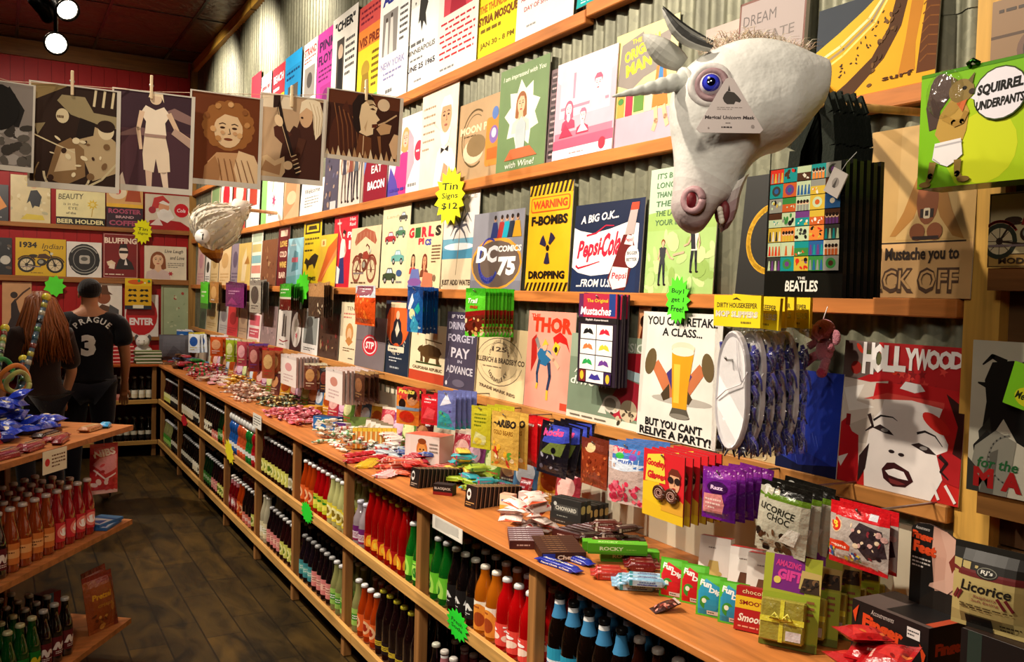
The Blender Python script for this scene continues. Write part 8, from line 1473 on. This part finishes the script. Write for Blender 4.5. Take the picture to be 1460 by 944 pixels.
# ------------------------------------------------------------------ green box with a squirrel in white underpants
def squirrel():
 X = 1.6; P = lambda x, y: at_x(x, y, X); y0, y1 = P(1315, 190).y, P(1462, 170).y; z1, z0 = P(1390, 92).z, P(1390, 262).z; w, h = y0 - y1 + .012, z1 - z0
 def fr_(A):
  A.bg('7ab81c').e(.75, .35, .5, .5, 'a8c81c').e(.62, .3, .3, .3, 'c8d428').r(0, .97, 1, 1, '4a8a10')
  A.p([.1, .5, .06, .7, .1, .9, .22, .98, .32, .92, .3, .78, .2, .66, .2, .52], '4a3a34').e(.2, .86, .1, .12, '5a4a44').p([.24, .36, .16, .46, .2, .62, .3, .74, .42, .74, .48, .62, .46, .46, .42, .36], 'b89448').e(.4, .8, .12, .1, '8a7440').p([.3, .86, .3, .94, .36, .9], '6a5a34').p([.46, .88, .52, .94, .5, .84], '6a5a34').e(.43, .82, .02, .016, '1a1410').e(.5, .78, .03, .024, '3a2c20').p([.36, .7, .46, .72, .42, .62], 'c86838').l([.24, .6, .34, .54, .42, .54], .05, 'a8843c').l([.46, .62, .42, .54, .34, .52], .045, 'a07c38')
  A.p([.15, .24, .17, .38, .42, .4, .44, .26, .36, .2, .3, .17, .22, .2], 'e8e4e4').l([.17, .35, .43, .37], .015, 'b8b4b8').l([.16, .25, .23, .2], .01, 'a8a4a8').l([.16, .22, .14, .1, .11, .04], .07, '8a7038', .04).l([.4, .22, .4, .1, .44, .05], .07, '8a7038', .04).e(.09, .03, .06, .025, '7a6030').e(.46, .05, .06, .025, '7a6030')
  A.e(.76, .72, .24, .22, '3a4a1c').e(.76, .72, .228, .208, 'e8e4ec').p([.5, .72, .58, .78, .57, .68], 'e8e4ec').t('SQUIRREL', .76, .77, .1, .4, '1c1a18', .05, .15, 3).t('UNDERPANTS', .76, .65, .075, .42, '1c1a18', .04, .15, 3)
 e_ = empty('squirrel_box', (X, (y0 + y1) / 2, z0), WALLR, 'lime green box with a squirrel in white underpants near the top right corner', 'box')
 o = carton('box_body', w, .08, h, fr_, lambda A: A.bg('4a8a10'), lambda A: A.bg('5a9a14'), '3a7a0c', 'plastic', left=lambda A: A.bg('6aa818')); o.parent = e_; o.matrix_local = Matrix.Translation((0, .04, 0))
 mb = MB(); mb.ball((-w * .26, .0, h * .8), .042, 'fff', 0, 14, 10, None, (1, .35, 1.15)); mb.build('clear_blister', 'film', e_)
 mb = MB(); mb.tube([(w * -.03, .0, h * .99), (-w * .03, -.008, h * 1.01), (w * .02, -.01, h * 1.03), (w * .05, 0, h * 1.0)], .0045, '2a5a20', 7); mb.build('hanging_clip', 'metal', e_)
 yy = (y0 + y1) / 2; tag(MB().tube([(WX - .016, yy, z1 + .0), (X + .07, yy, z1 - .01)], .006, '9a9a94', 8).build('display_hook', 'metal'), 'metal hook behind the lime green squirrel box', 'hook')
squirrel()
# ------------------------------------------------------------------ pink plush elephant
def plush():
 X = 1.76; s = at_x(1150, 490, X); k = (at_x(1150, 490, X).y - at_x(1196, 490, X).y) / 46
 e_ = empty('plush_elephant', at_x(1174, 490, X), WALLR, 'small pink plush elephant hanging on the corrugated wall', 'plush toy'); Q = lambda px, py, n=0: Vector(((px - 1174) * k, -n * k, (490 - py) * k))
 body = MB().ball(Q(1178, 497, 2), 12 * k, 'd87c8c', 0, 14, 10, None, (.85, .8, 1.15)).build('body', 'plush', e_)
 hd = MB().ball(Q(1178, 474, 4), 12.5 * k, 'dc8494', 0, 14, 10, None, (1.05, .9, .95)).tube([Q(1176, 470, 14), Q(1178, 478, 19), Q(1183, 484, 18), Q(1186, 481, 15)], [4.2 * k, 3.8 * k, 3 * k, 2.4 * k], 'd07888', 8).build('head', 'plush', e_)
 for px, py in ((1163, 478), (1194, 482)): MB().ball(Q(px, py, 4), 8 * k, 'e090a0', 0, 12, 8, None, (.9, .35, 1.1)).build('ear', 'plush', hd)
 for px in (1173, 1182): MB().ball(Q(px, 472, 15), 1.3 * k, '2a1418', 0, 6, 5).build('eye', 'plastic', hd)
 for a, b, c in (((1172, 502), (1164, 506), (1157, 512)), ((1182, 506), (1182, 514), (1181, 522))): MB().tube([Q(*a, 3), Q(*b, 6), Q(*c, 8)], [5 * k, 5 * k, 5.5 * k], 'd67a8a', 8).ball(Q(*c, 9), 6 * k, 'c03858', 0, 10, 8).build('leg', 'plush', e_)
 for a, b in (((1169, 488), (1160, 494)), ((1187, 488), (1192, 496))): MB().tube([Q(*a, 5), Q(*b, 8)], [4 * k, 4.4 * k], 'd67a8a', 8).build('arm', 'plush', e_)
 A = Art(1); A.bg('d8d0a0').l([.2, .2, .8, .4, .3, .6, .7, .8], .08, '8a7a50'); mb = MB(); mb.box(-9 * k, -.001, -8 * k, 9 * k, .001, 8 * k, 'd8d0a0'); mb.art(A, lambda u, v, q: Vector(((u - .5) * 18 * k, -.0013 - q * .0002, (v - .5) * 16 * k))); t = mb.build('paper_tag', 'paper', e_); t.matrix_local = Matrix.Translation(Q(1160, 474, 12)) @ Matrix.Rotation(.35, 4, 'Y')
 MB().tube([Q(1176, 462, 4), Q(1177, 455, 2), Q(1177, 448, -1)], .6 * k, 'eee', 5).build('string', 'paper', e_)
plush()
# neon green price card hanging over the dreadlocks sign
def gcard():
 X = 1.70; P = at_x(1452, 550, X); A = Art(.9); A.bg('86d81c').e(.75, .3, .45, .22, 'e8e81c').t('Me', .5, .3, .18, .3, '2a3a10', .03, .2); w = .06; h = .085; mb = MB(); mb.box(-w / 2, -.001, 0, w / 2, .001, h, '86d81c'); mb.art(A, lambda u, v, k: Vector(((u - .5) * w, -.0013 - k * .0002, v * h))); o = mb.build('price_card', 'paper'); o.matrix_local = TR(Vector((X, P.y, P.z - h / 2)), WALLR, 0, .25); tag(o, 'lime green price card in front of the dreadlocks sign', 'price tag')
 tag(MB().tube([(WX - .09, P.y, P.z + .05), (X, P.y, P.z + .04)], .002, 'aaa', 6).build('display_hook', 'metal'), 'metal hook carrying the lime green price card', 'hook')
gcard()
# ------------------------------------------------------------------ ceiling spotlight with two heads
def lamp():
 base = at_d(78, 30, 4.9); e_ = empty('ceiling_spotlight', (base.x, base.y, CZ - .013), 0, 'black ceiling spotlight fixture with a glaring lower head', 'lamp'); zz = CZ - .013
 MB().lathe([(.02, -.03), (.07, -.025), (.075, 0)], '141210', 18).build('canopy', 'metal', e_)
 def head(px, py, d, to, nm, glow):
  p = at_d(px, py, d) - Vector((base.x, base.y, zz)); dr = (Vector(to) - at_d(px, py, d)).normalized(); M = Matrix.Translation(p) @ dr.to_track_quat('Z', 'Y').to_matrix().to_4x4()
  h = MB().lathe([(.02, -.13), (.045, -.12), (.05, -.05), (.062, .0), (.062, .012), (.054, .012), (.05, -.004)], '1a1816', 18, 0, M, None, False).build('lamp_head', 'metal', e_)
  b = MB().lathe([(.0, .0), (.03, .002), (.05, -.002)], 'fff4dc', 18, 0, M, None, False); g = b.build('bulb', 'lamp_glow' if glow else 'metal', h); MB().tube([tuple(p - dr * .12), (p.x * .5, p.y * .5, p.z * .5 + .02), (0, 0, -.02)], .011, '1a1816', 8).build('arm', 'metal', e_)
 head(80, 62, 4.85, EYE + Vector((.1, .2, -.3)), 'a', True); head(96, 14, 4.8, EYE + Vector((1.5, 2, -1)), 'b', True); head(72, 20, 5.0, Vector((1.8, 7, 2)), 'c', False)
lamp()
# ------------------------------------------------------------------ island display on the left
IT = Vector((.515, 4.27)); DA = Vector((-.545, -.838)); DB = Vector((-.80, .6))
IZ = (.17, .615, 1.035)
isl = empty('island_display', (-.2, 4.0, 0), 0, 'wooden three tiered island display at the left with candy on top', 'display')
def ipart(name, b, m): o = b.build(name, m, isl); o.matrix_parent_inverse = Matrix.Translation((.2, -4, 0)); return o
LA, LB = 2.3, 1.5
ins = (DA.normalized() + DB.normalized())
pl = [IT, IT + DB.normalized() * LB, IT + DB.normalized() * LB + DA.normalized() * LA, IT + DA.normalized() * LA]
for z in IZ:
 mb = MB(); t = .022; mb.face([(p.x, p.y, z) for p in pl], 'b06c38'); mb.face([(p.x, p.y, z - t) for p in pl[::-1]], '8a5228')
 for i in range(4): p, q = pl[i], pl[(i + 1) % 4]; mb.face([(q.x, q.y, z - t), (p.x, p.y, z - t), (p.x, p.y, z), (q.x, q.y, z)], 'a86a38')
 ipart('shelf_board', mb, 'wood_x')
da, db = DA.normalized(), DB.normalized(); ang = math.atan2(-da.y, -da.x)
for a in (.3, 1.3, 2.1):
 for b_ in (.42, 1.2):
  p = IT + da * a + db * b_; mb = MB(); M = Matrix.Translation((p.x, p.y, 0)) @ Matrix.Rotation(ang, 4, 'Z')
  for z0, z1 in ((0, IZ[0] - .023), (IZ[0] + .001, IZ[1] - .023), (IZ[1] + .001, IZ[2] - .023)): mb.bbox(-.02, -.02, z0, .02, .02, z1, '7a4a26', .003, 0, M)
  ipart('post', mb, 'wood_z')
ED = ang     # local +x of a thing turned by ED runs along the front edge towards the tip; its front then faces the camera side
def isp(a, b_, z): p = IT + da * a + db * b_; return Vector((p.x, p.y, z + .0008))
IB = []
flavour('crimson soda bottle with a red label', 'long', 'a01018', 'b8a8a0', 'oval', ('c02830', 'e88878', 'fff'))
flavour('amber orange soda bottle with an orange label', 'long', '9a3a10', 'b8a8a0', 'band', ('c87030', 'e0a060', '5a2008'))
flavour('black cherry bottle with a white script label', 'long', '14080a', 'a8a098', 'script', ('5a1418', 'e0d0c8', 'e0d0c8'))
def irow(a0, z, keys, where, rows=4, p=.074):
 for i, k in enumerate(keys):
  for r in range(rows): q = isp(a0 + i * p, .07 + r * .078, z); IB.append((P(k), q.x, q.y, q.z - .0005, r, where, None))
irow(.26, IZ[1], ['crimson'] * 4 + ['amber orange'] * 4 + ['black cherry'] * 8, 'on the middle shelf of the island display')
irow(.42, IZ[0], ['black cherry'] * 3 + ['green ginger'] * 5 + ['black cherry'] * 8, 'on the bottom shelf of the island display')
place_bottles(IB)
# printed bags at the end of the shelves
def redbag(A): A.bg('b8282c').r(0, .0, 1, .08, 'd8a8a0').t('NIBS', .5, .82, .14, .8, 'e8d8d0', .05, 0, 8).p([.05, .6, .3, .72, .95, .78, .95, .5, .5, .4], 'd8888c').blobs(.1, .1, .9, .6, 16, ['e0a0a0', 'c83840', 'e8c8c0', 'a01820'], .06).l([.1, .5, .5, .3, .9, .4], .03, 'e8d0cc')
p0 = at_d(148, 668, 3.95); bh = 72 / FPX * 3.95; put(pouch('hanging_candy_bag', .118, bh, .04, redbag, 'foil', 71, '8a1c20'), TR((p0.x, p0.y, p0.z - bh / 2), ED * 0 + .25), 'red and white candy bag hanging under the end of the island top', 'candy bag')
tag(MB().tube([(p0.x, p0.y, p0.z + bh / 2 - .01), (p0.x, p0.y + .01, IZ[2] - .023)], .002, 'aaa', 6).build('display_hook', 'metal'), 'hook under the island top carrying the red and white bag', 'hook')
mg = carton('flat_candy_packet', .16, .11, .012, None, lambda A: A.bg('4888c0').r(.05, .05, .6, .95, 'd8d8e0').p([.1, .1, .3, .8, .5, .2], '3858a8').p([.62, 0, .7, 1, .8, 1, .72, 0], '1858a8'), None, '285890'); put(mg, TR(isp(.14, .07, IZ[1]), ED + .1), 'blue and white packet lying at the tip of the middle island shelf', 'packet')
dup(mg, TR(isp(.13, .08, IZ[1]) + Vector((0, 0, .0125)), ED - .15), 'blue and white packet lying on another one on the island')
def mag(A): A.bg('8a4018').r(0, .84, 1, 1, '7a1c14').t('Pretzel', .45, .62, .1, .6, 'c8901c', .04, .2).t('crisps', .5, .45, .08, .5, 'a87018', .03, .2).blobs(.1, .05, .9, .4, 10, ['a86a28', '5a2810', 'c89040'], .06).r(.86, 0, 1, .86, '6a1a10')
for i, (a, b_, yw) in enumerate(((.15, .05, -.25), (.08, .1, -.1))): put(pouch('crisps_bag', .17, .24, .06, mag, 'foil', 73 + i, '5a2010'), TR(isp(a, b_, IZ[0]), ED + yw, .18), ('nearer', 'farther')[i] + ' brown and gold crisps bag standing at the tip of the bottom island shelf', 'crisps bag')
put(carton('snack_box', .09, .05, .2, lambda A: A.bg('3a6a90').r(.6, 0, 1, 1, '7a1818').r(.1, .1, .5, .5, 'c8d0d8'), None, None, '4a2020'), TR(isp(.3, .22, IZ[0]), ED - .3), 'blue and red box standing behind the crisps bags', 'box')
# candy on top of the island: bars along the edge, blue wrapped sweets, boxes
def oh(A): A.bg('c89a68').r(0, 0, .08, 1, '8a1c20').r(.9, 0, 1, 1, '8a1c20').t('Caramia', .5, .55, .5, .7, '2a1410', .05, .2)
cb1 = bar('caramel_bar', .16, .042, .02, oh, '8a2428'); cb1['category'] = 'candy bar'; row(cb1, TR(isp(.44, .1, IZ[2]), ED + .04), (-.172, 0, 0), 5, 'tan and red caramel bar along the front edge of the island', 'tan and red caramel bars')
cb2 = bar('candy_bar', .15, .035, .02, lambda A: A.bg('8a1828').micro(.2, .3, .8, .7, 1, 'd8a8a0'), '6a1018'); cb2['category'] = 'candy bar'
for i, (a, b_, yw) in enumerate(((.5, .045, .3), (.68, .05, .1), (.85, .045, -.1), (1.02, .05, .15))): (row(cb2, TR(isp(a, b_, IZ[2]), ED + yw), (0, 0, 0), 1, 'crimson candy bar at the very edge of the island top', 'crimson candy bars') if i == 0 else dup(cb2, TR(isp(a, b_, IZ[2]), ED + yw), 'crimson candy bar at the very edge of the island top', 'crimson candy bars'))
put(bar('candy_bar', .14, .045, .022, lambda A: A.bg('c8a070').micro(.1, .2, .9, .8, 2, '6a3a20'), 'a86a40'), TR(isp(.2, .09, IZ[2]), ED), 'cream wafer bar at the tip of the island top', 'candy bar')
put(bar('candy_bar', .09, .04, .02, lambda A: A.bg('48a8d8').micro(.2, .3, .8, .7, 1, 'fff'), '2888c0'), TR(isp(.1, .08, IZ[2]), ED + .3), 'sky blue candy bar at the tip of the island top', 'candy bar')
put(bar('chocolate_bar', .15, .05, .022, lambda A: [A.bg('2a1610')] + [A.r(.1 + .1 * i, .1, .15 + .1 * i, .9, 'b88858') for i in range(8)], '2a1410'), TR(isp(.4, .17, IZ[2]), ED + .05), 'brown striped chocolate bar behind the caramel bars', 'candy bar')
put(carton('chocolate_box', .16, .1, .07, lambda A: A.bg('c8961c').r(.1, .2, .8, .8, 'e0b030').micro(.2, .3, .7, .6, 2, '5a3a10'), lambda A: A.bg('b08018').r(.9, 0, 1, 1, '2a1c10'), lambda A: A.bg('c89a20'), 'a87818'), TR(isp(.92, .22, IZ[2]), ED), 'yellow chocolate box at the left of the island top', 'box')
put(pouch('candy_bag', .16, .13, .05, lambda A: A.bg('a89a88').blobs(.1, .1, .9, .9, 14, ['c8b8a8', '7a6a5a', 'd8d0c8'], .07), 'foil', 77, '8a7a68'), TR(isp(.78, .28, IZ[2]), ED, .5), 'crumpled pale candy bag beside the blue sweets', 'candy bag')
put(pouch('candy_bag', .08, .1, .03, lambda A: A.bg('a82028').micro(.2, .4, .8, .8, 2, 'e0a8a0'), 'foil', 78, '7a1418'), TR(isp(.62, .24, IZ[2]), ED - .2, .3), 'small red bag standing among the blue sweets', 'candy bag')
bl = [pouch('wrapped_pie', .085, .085, .04, lambda A, c=c, s=s: A.bg(c).p([.1, .3, .4, .9, .8, .6, .5, .2], '2448c8').e(.5, .45, .2, .15, s).micro(.3, .62, .7, .72, 1, 'f0e8d8'), 'foil', 80 + i, '141c78', .1, .1) for i, (c, s) in enumerate((('1c2c9c', 'd8c8a0'), ('2038b8', 'e8d8b8'), ('182480', '8a94d8')))]
for o in bl: o.data.transform(Matrix.Translation((0, 0, .02)) @ Matrix.Rotation(-PI / 2, 4, 'X') @ Matrix.Translation((0, 0, -.0425)))
q = isp(.44, .37, IZ[2]); pile(bl, q.x, q.y, .42, .17, 48, .036, ['blue foil wrapped pie in the heap on the island, plain side up', 'bright blue foil wrapped pie in the heap on the island', 'dark blue foil wrapped pie in the heap on the island'], ['plain blue foil pies', 'bright blue foil pies', 'dark blue foil pies'], IZ[2], ang, seed=15, tilt=.4, foot=.05)
pn = at_d(79, 659, 3.5); nw = 53 / FPX * 3.55; nh = 27 / FPX * 3.55; pe = isp(.62, -.004, IZ[2])
sheet('notice_card', .145, .085, lambda A: A.bg('dcd2b8').o(.18, .5, .17, 'b82828').micro(.36, .2, .94, .82, 4, '6a4a30', .45), TR((pe.x, pe.y, IZ[2] - .087), ED - .05), 'cream notice card with a red dot under the island edge', 'notice', 'paper', .0015)
# tall striped sticks with coloured bands standing in the island, and woven rings
for i, (a0, a1, c, lb) in enumerate((((6, 640), (66, 424), '3a4a58', 'tall beaded stick leaning right above the island'), ((-8, 560), (7, 468), '6a8a58', 'short green beaded stick at the left edge of the photo'), ((26, 628), (33, 512), '8a6a3a', 'ochre beaded stick behind the woven ring'))):
 d = 3.9; p, q = at_d(*a0, d), at_d(*a1, d + .25); e_ = empty('beaded_stick', p, 0, lb, 'stick'); v = q - p; p2 = p + v * ((IZ[2] + .012 - p.z) / v.z)
 MB().tube([p2 - p, v], .012, c, 10).build('rod', 'wood_z', e_); n = 13
 for j in range(n):
  t = .1 + .88 * j / n; cc = ('98903a', '6a3028', '2a4a58', '4a6a40', '1c1c1c', '9a9480')[(j + i) % 6]; a = (p2 - p).lerp(v, t); MB().tube([a, a + v.normalized() * .022], .0135, cc, 10).build('bead', 'plastic', e_)
 MB().ball(v, .02, 'c8b838', 0, 10, 8).build('finial', 'plastic', e_)
def hoop(px, py, r, d, c, lb, rx=1.0):
 O = at_d(px, py, d); e_ = tag(MB().tube([(r * rx * math.cos(t), .02 * math.sin(2 * t), r * math.sin(t)) for t in [2 * PI * i / 28 for i in range(29)]], .011, c, 8).build('woven_ring', 'cloth'), lb, 'ring'); e_.location = O; e_.rotation_euler = (0, .2, .3)
hoop(21, 540, .058, 3.92, 'b86a28', 'orange brown woven ring hanging on the beaded sticks'); hoop(26, 545, .045, 3.9, '8a8a48', 'olive woven ring hanging inside the orange one')
hoop(1, 528, .05, 3.95, '2a7a38', 'green woven ring at the left edge of the photo')
# ------------------------------------------------------------------ people
def skinned(name, joints, edges, m, parent, c, sub=2):
 """One continuous surface grown over a skeleton: joints name -> (x, y, z, rx, ry)."""
 me = bpy.data.meshes.new(name); ks = list(joints); me.from_pydata([joints[k][:3] for k in ks], [(ks.index(a), ks.index(b)) for a, b in edges], [])
 o = bpy.data.objects.new(name, me); COL.objects.link(o); o.parent = parent; md = o.modifiers.new('skin', 'SKIN'); md.use_smooth_shade = True
 for i, k in enumerate(ks): sv = me.skin_vertices[0].data[i]; sv.radius = joints[k][3:5]; sv.use_root = i == 0
 s = o.modifiers.new('sub', 'SUBSURF'); s.levels = s.render_levels = sub
 dg = bpy.context.evaluated_depsgraph_get(); ev = o.evaluated_get(dg); m2 = bpy.data.meshes.new_from_object(ev); o.modifiers.clear(); o.data = m2; bpy.data.meshes.remove(me)
 m2.materials.clear(); m2.materials.append(MATS[m]); at = m2.color_attributes.new('Col', 'FLOAT_COLOR', 'CORNER'); n = len(m2.loops); cc = C(c); at.data.foreach_set('color', [cc[0], cc[1], cc[2], 1.0] * n)
 for p in m2.polygons: p.use_smooth = True
 return o
def paint(o, fn):
 me = o.data; at = me.color_attributes['Col']
 for p in me.polygons:
  c = fn(p.center)
  if c:
   c = C(c)
   for li in p.loop_indices: at.data[li].color = (*c, 1)
def person(loc, rz, H, label, hair, shirt, trousers, skin, build=1.0, armL=None, armR=None, long_hair=False, short_sleeve=True, head_yaw=0):
 k = H / 1.75; e_ = empty('person', loc, rz, label, 'person'); z = lambda v: v * k; b = build
 aL = armL or ((-.215, .01, 1.42), (-.26, .0, 1.13), (-.25, -.1, .88)); aR = armR or ((.215, .01, 1.42), (.26, .0, 1.13), (.25, -.1, .88))
 J = {'pelvis': (0, 0, z(.97), .15 * b * k, .11 * k), 'waist': (0, 0, z(1.1), .14 * b * k, .1 * k), 'chest': (0, 0, z(1.3), .165 * b * k, .115 * k), 'collar': (0, .01, z(1.44), .11 * k, .08 * k), 'neck': (0, .0, z(1.52), .055 * k, .055 * k), 'skull': (0, -.012, z(1.6), .07 * k, .08 * k), 'crown': (0, -.005, z(1.68), .073 * k, .088 * k), 'top': (0, 0, z(1.715), .04 * k, .05 * k)}
 E = [('pelvis', 'waist'), ('waist', 'chest'), ('chest', 'collar'), ('collar', 'neck'), ('neck', 'skull'), ('skull', 'crown'), ('crown', 'top')]
 for s, nm, arm in ((-1, 'L', aL), (1, 'R', aR)):
  J['sh' + nm] = (s * .19 * b * k, .005, z(1.41), .062 * k, .062 * k); J['el' + nm] = tuple(v * k for v in arm[1]) + (.043 * k, .043 * k); J['wr' + nm] = tuple(v * k for v in arm[2]) + (.03 * k, .026 * k); E += [('collar', 'sh' + nm), ('sh' + nm, 'el' + nm), ('el' + nm, 'wr' + nm)]
  d = (Vector(J['wr' + nm][:3]) - Vector(J['el' + nm][:3])).normalized(); w = Vector(J['wr' + nm][:3]); side = d.cross(Vector((0, 1, .2))).normalized(); pm = w + d * .05 * k; J['pm' + nm] = (*pm, .038 * k, .018 * k); E.append(('wr' + nm, 'pm' + nm))
  for f in range(4):
   q = pm + d * .04 * k + side * (f - 1.5) * .018 * k; L = (.03, .036, .034, .026)[f] * k; cur = Vector((0, -.4, -.1)) * L
   J['f%d%s' % (f, nm)] = (*q, .0095 * k, .0095 * k); J['g%d%s' % (f, nm)] = (*(q + d * L + cur * .4), .0085 * k, .0085 * k); J['h%d%s' % (f, nm)] = (*(q + d * L * 1.7 + cur * 1.2), .007 * k, .007 * k); E += [('pm' + nm, 'f%d%s' % (f, nm)), ('f%d%s' % (f, nm), 'g%d%s' % (f, nm)), ('g%d%s' % (f, nm), 'h%d%s' % (f, nm))]
  t0 = w + d * .03 * k - side * .03 * k; J['t0' + nm] = (*t0, .013 * k, .012 * k); J['t1' + nm] = (*(t0 + d * .03 * k - side * .014 * k), .01 * k, .01 * k); J['t2' + nm] = (*(t0 + d * .055 * k - side * .012 * k), .008 * k, .008 * k); E += [('wr' + nm, 't0' + nm), ('t0' + nm, 't1' + nm), ('t1' + nm, 't2' + nm)]
  J['hp' + nm] = (s * .095 * k, 0, z(.9), .095 * b * k, .1 * b * k); J['kn' + nm] = (s * .105 * k, -.015, z(.5), .062 * k, .062 * k); J['cf' + nm] = (s * .108 * k, .02, z(.36), .056 * k, .058 * k); J['an' + nm] = (s * .11 * k, .025, z(.085), .036 * k, .04 * k); J['ft' + nm] = (s * .12 * k, -.07, z(.04), .042 * k, .034 * k); J['to' + nm] = (s * .125 * k, -.15, z(.03), .04 * k, .025 * k)
  E += [('pelvis', 'hp' + nm), ('hp' + nm, 'kn' + nm), ('kn' + nm, 'cf' + nm), ('cf' + nm, 'an' + nm), ('an' + nm, 'ft' + nm), ('ft' + nm, 'to' + nm)]
 body = skinned('body', J, E, 'skin', e_, skin)
 # clothes as close-fitting shells over the same skeleton
 def shell(name, keep, ed, c, grow, m='cloth'): return skinned(name, {q: (*J[q][:3], J[q][3] + grow, J[q][4] + grow) for q in keep}, ed, m, e_, c)
 JS = dict(J)
 for nm, s in (('L', -1), ('R', 1)):
  m_ = Vector(J['sh' + nm][:3]).lerp(Vector(J['el' + nm][:3]), .72 if short_sleeve else 1); J['sl' + nm] = (*m_, .06 * k, .06 * k)
 J['hem'] = (0, 0, z(.84), .155 * b * k, .13 * k); J['mid'] = (0, 0, z(.97), .155 * b * k, .125 * k); J['col'] = (0, .0, z(1.475), .06 * k, .055 * k)
 sh = shell('shirt', ['waist', 'chest', 'collar', 'col', 'mid', 'hem', 'shL', 'shR', 'slL', 'slR'], [('hem', 'mid'), ('mid', 'waist'), ('waist', 'chest'), ('chest', 'collar'), ('collar', 'col'), ('collar', 'shL'), ('collar', 'shR'), ('shL', 'slL'), ('shR', 'slR')], shirt, .024)
 tr_ = shell('trousers', ['pelvis', 'hpL', 'hpR', 'knL', 'knR', 'cfL', 'cfR', 'anL', 'anR'], [('pelvis', 'hpL'), ('pelvis', 'hpR'), ('hpL', 'knL'), ('hpR', 'knR'), ('knL', 'cfL'), ('knR', 'cfR'), ('cfL', 'anL'), ('cfR', 'anR')], trousers, .012)
 for nm in 'LR': shell('shoe', ['ft' + nm, 'to' + nm], [('ft' + nm, 'to' + nm)], '1a1614', .008, 'plastic')
 # face
 mb = MB(); hz = z(1.615)
 mb.ball((0, -.092 * k, hz - .012 * k), .013 * k, skin, 0, 8, 6, None, (.8, 1.2, 1.5));
 for s in (-1, 1): mb.ball((s * .074 * k, .005, hz), .02 * k, skin, 0, 10, 8, None, (.45, .8, 1.4))
 mb.build('ears_and_nose', 'skin', body); mb = MB()
 for s in (-1, 1): mb.ball((s * .03 * k, -.08 * k, hz + .012 * k), .011 * k, 'e8e4dc', 0, 8, 6, None, (1.2, .6, .8)).ball((s * .03 * k, -.087 * k, hz + .012 * k), .006 * k, '2a1a10', 0, 6, 5)
 mb.build('eyes', 'eye', body); MB().ball((0, -.079 * k, hz - .05 * k), .02 * k, 'a05a4c', 0, 10, 6, None, (1.1, .4, .35)).build('mouth', 'skin', body)
 mb = MB(); R = random.Random(int(H * 100)); hc = Vector((0, .004, z(1.655)))
 if not long_hair:
  n, m_ = 22, 14
  for j in range(m_):
   for i in range(n):
    q = []
    for jj, ii in ((j, i), (j, i + 1), (j + 1, i + 1), (j + 1, i)):
     ph = PI * (.66 + .1 * max(0, math.sin(2 * PI * ii / n))) * jj / m_; t = 2 * PI * ii / n; d = Vector((math.sin(ph) * math.cos(t) * .083, math.sin(ph) * math.sin(t) * .101 + .004, math.cos(ph) * .085)) * k
     if d.y < -.03 * k and d.z < .03 * k: d *= .86
     q.append(hc + d * (1.03 - .02 * (jj > 11)))
    mb.face(q[::-1], hair if j < 9 else tuple(v * 1.0 for v in C(hair)), 0, True)
 else:
  for i in range(340):
   t = PI * R.uniform(-.18, 1.18); rr = R.uniform(.93, 1.1); a = hc + Vector((R.uniform(-.03, .03), R.uniform(-.05, .05), .08 * k)); b1 = hc + Vector((math.cos(t) * .087 * rr * k, math.sin(t) * .095 * rr * k, R.uniform(-.01, .03))); L = R.uniform(.3, .46) * k
   b2 = b1 + Vector((math.cos(t) * .05 + R.uniform(-.03, .03), math.sin(t) * .055 + .02, -L * .55)); b3 = b1 + Vector((math.cos(t) * .06 + R.uniform(-.05, .05), math.sin(t) * .07 + .03, -L)); mb.tube([a, b1, b2, b3], [.009 * k, .011 * k, .009 * k, .002], hair, 4)
  mb.ball(hc + Vector((0, .01, 0)), .085 * k, hair, 0, 14, 10, None, (1, 1.1, 1.05))
 mb.build('hair', 'hair' if long_hair else 'cloth', e_)
 return e_, J, sh
# the man stands with his back to the camera, head turned a little to the left
mp = at_d(128, 396, 6.75); me_, JM, shm = person((mp.x - .0, mp.y, 0), PI - .12, 1.70, 'person with short dark hair in a black jersey numbered 3, seen from behind', '120c0a', '0e0e14', '14141c', 'b07a58', 1.12, None, ((.215, .01, 1.42), (.29, -.05, 1.15), (.2, -.24, 1.1)))
# lettering on the back of the jersey, laid over its surface
def jersey():
 from mathutils.bvhtree import BVHTree
 me = shm.data; bv = BVHTree.FromPolygons([v.co.copy() for v in me.vertices], [tuple(p.vertices) for p in me.polygons])
 w, h = .36, .4; z0 = 1.06
 def fn(u, v, k):
  x = -(u - .5) * w; zz = z0 + v * h; hit = bv.ray_cast(Vector((x, .6, zz)), Vector((0, -1, 0)))
  return (hit[0] + Vector((0, .003 + k * .0003, 0))) if hit[0] else Vector((x, .1, zz))
 for nm in ('lettering', 'number'):
  A = Art(.9)
  if nm == 'number': A.t('3', .5, .34, .4, .28, 'e8e8e4', .06)
  else: A.arct('PRAGUE', .57, .42, .4, 142, 38, .11, 'd8d8d4', .03)
  mb = MB(); mb.art(A, fn, 0, [i / 12 for i in range(1, 12)], [i / 12 for i in range(1, 12)]); o = mb.build('jersey_' + nm, 'cloth', shm); o['label'] = 'pale jersey ' + nm
jersey()
wp_ = at_d(62, 424, 6.2); person((wp_.x - .02, wp_.y, 0), PI + .5, 1.60, 'person with long auburn hair in dark clothes beside the man in the jersey', '8a4a1c', '2a1c18', '1c1a20', 'c08a68', .95, None, None, True, False)
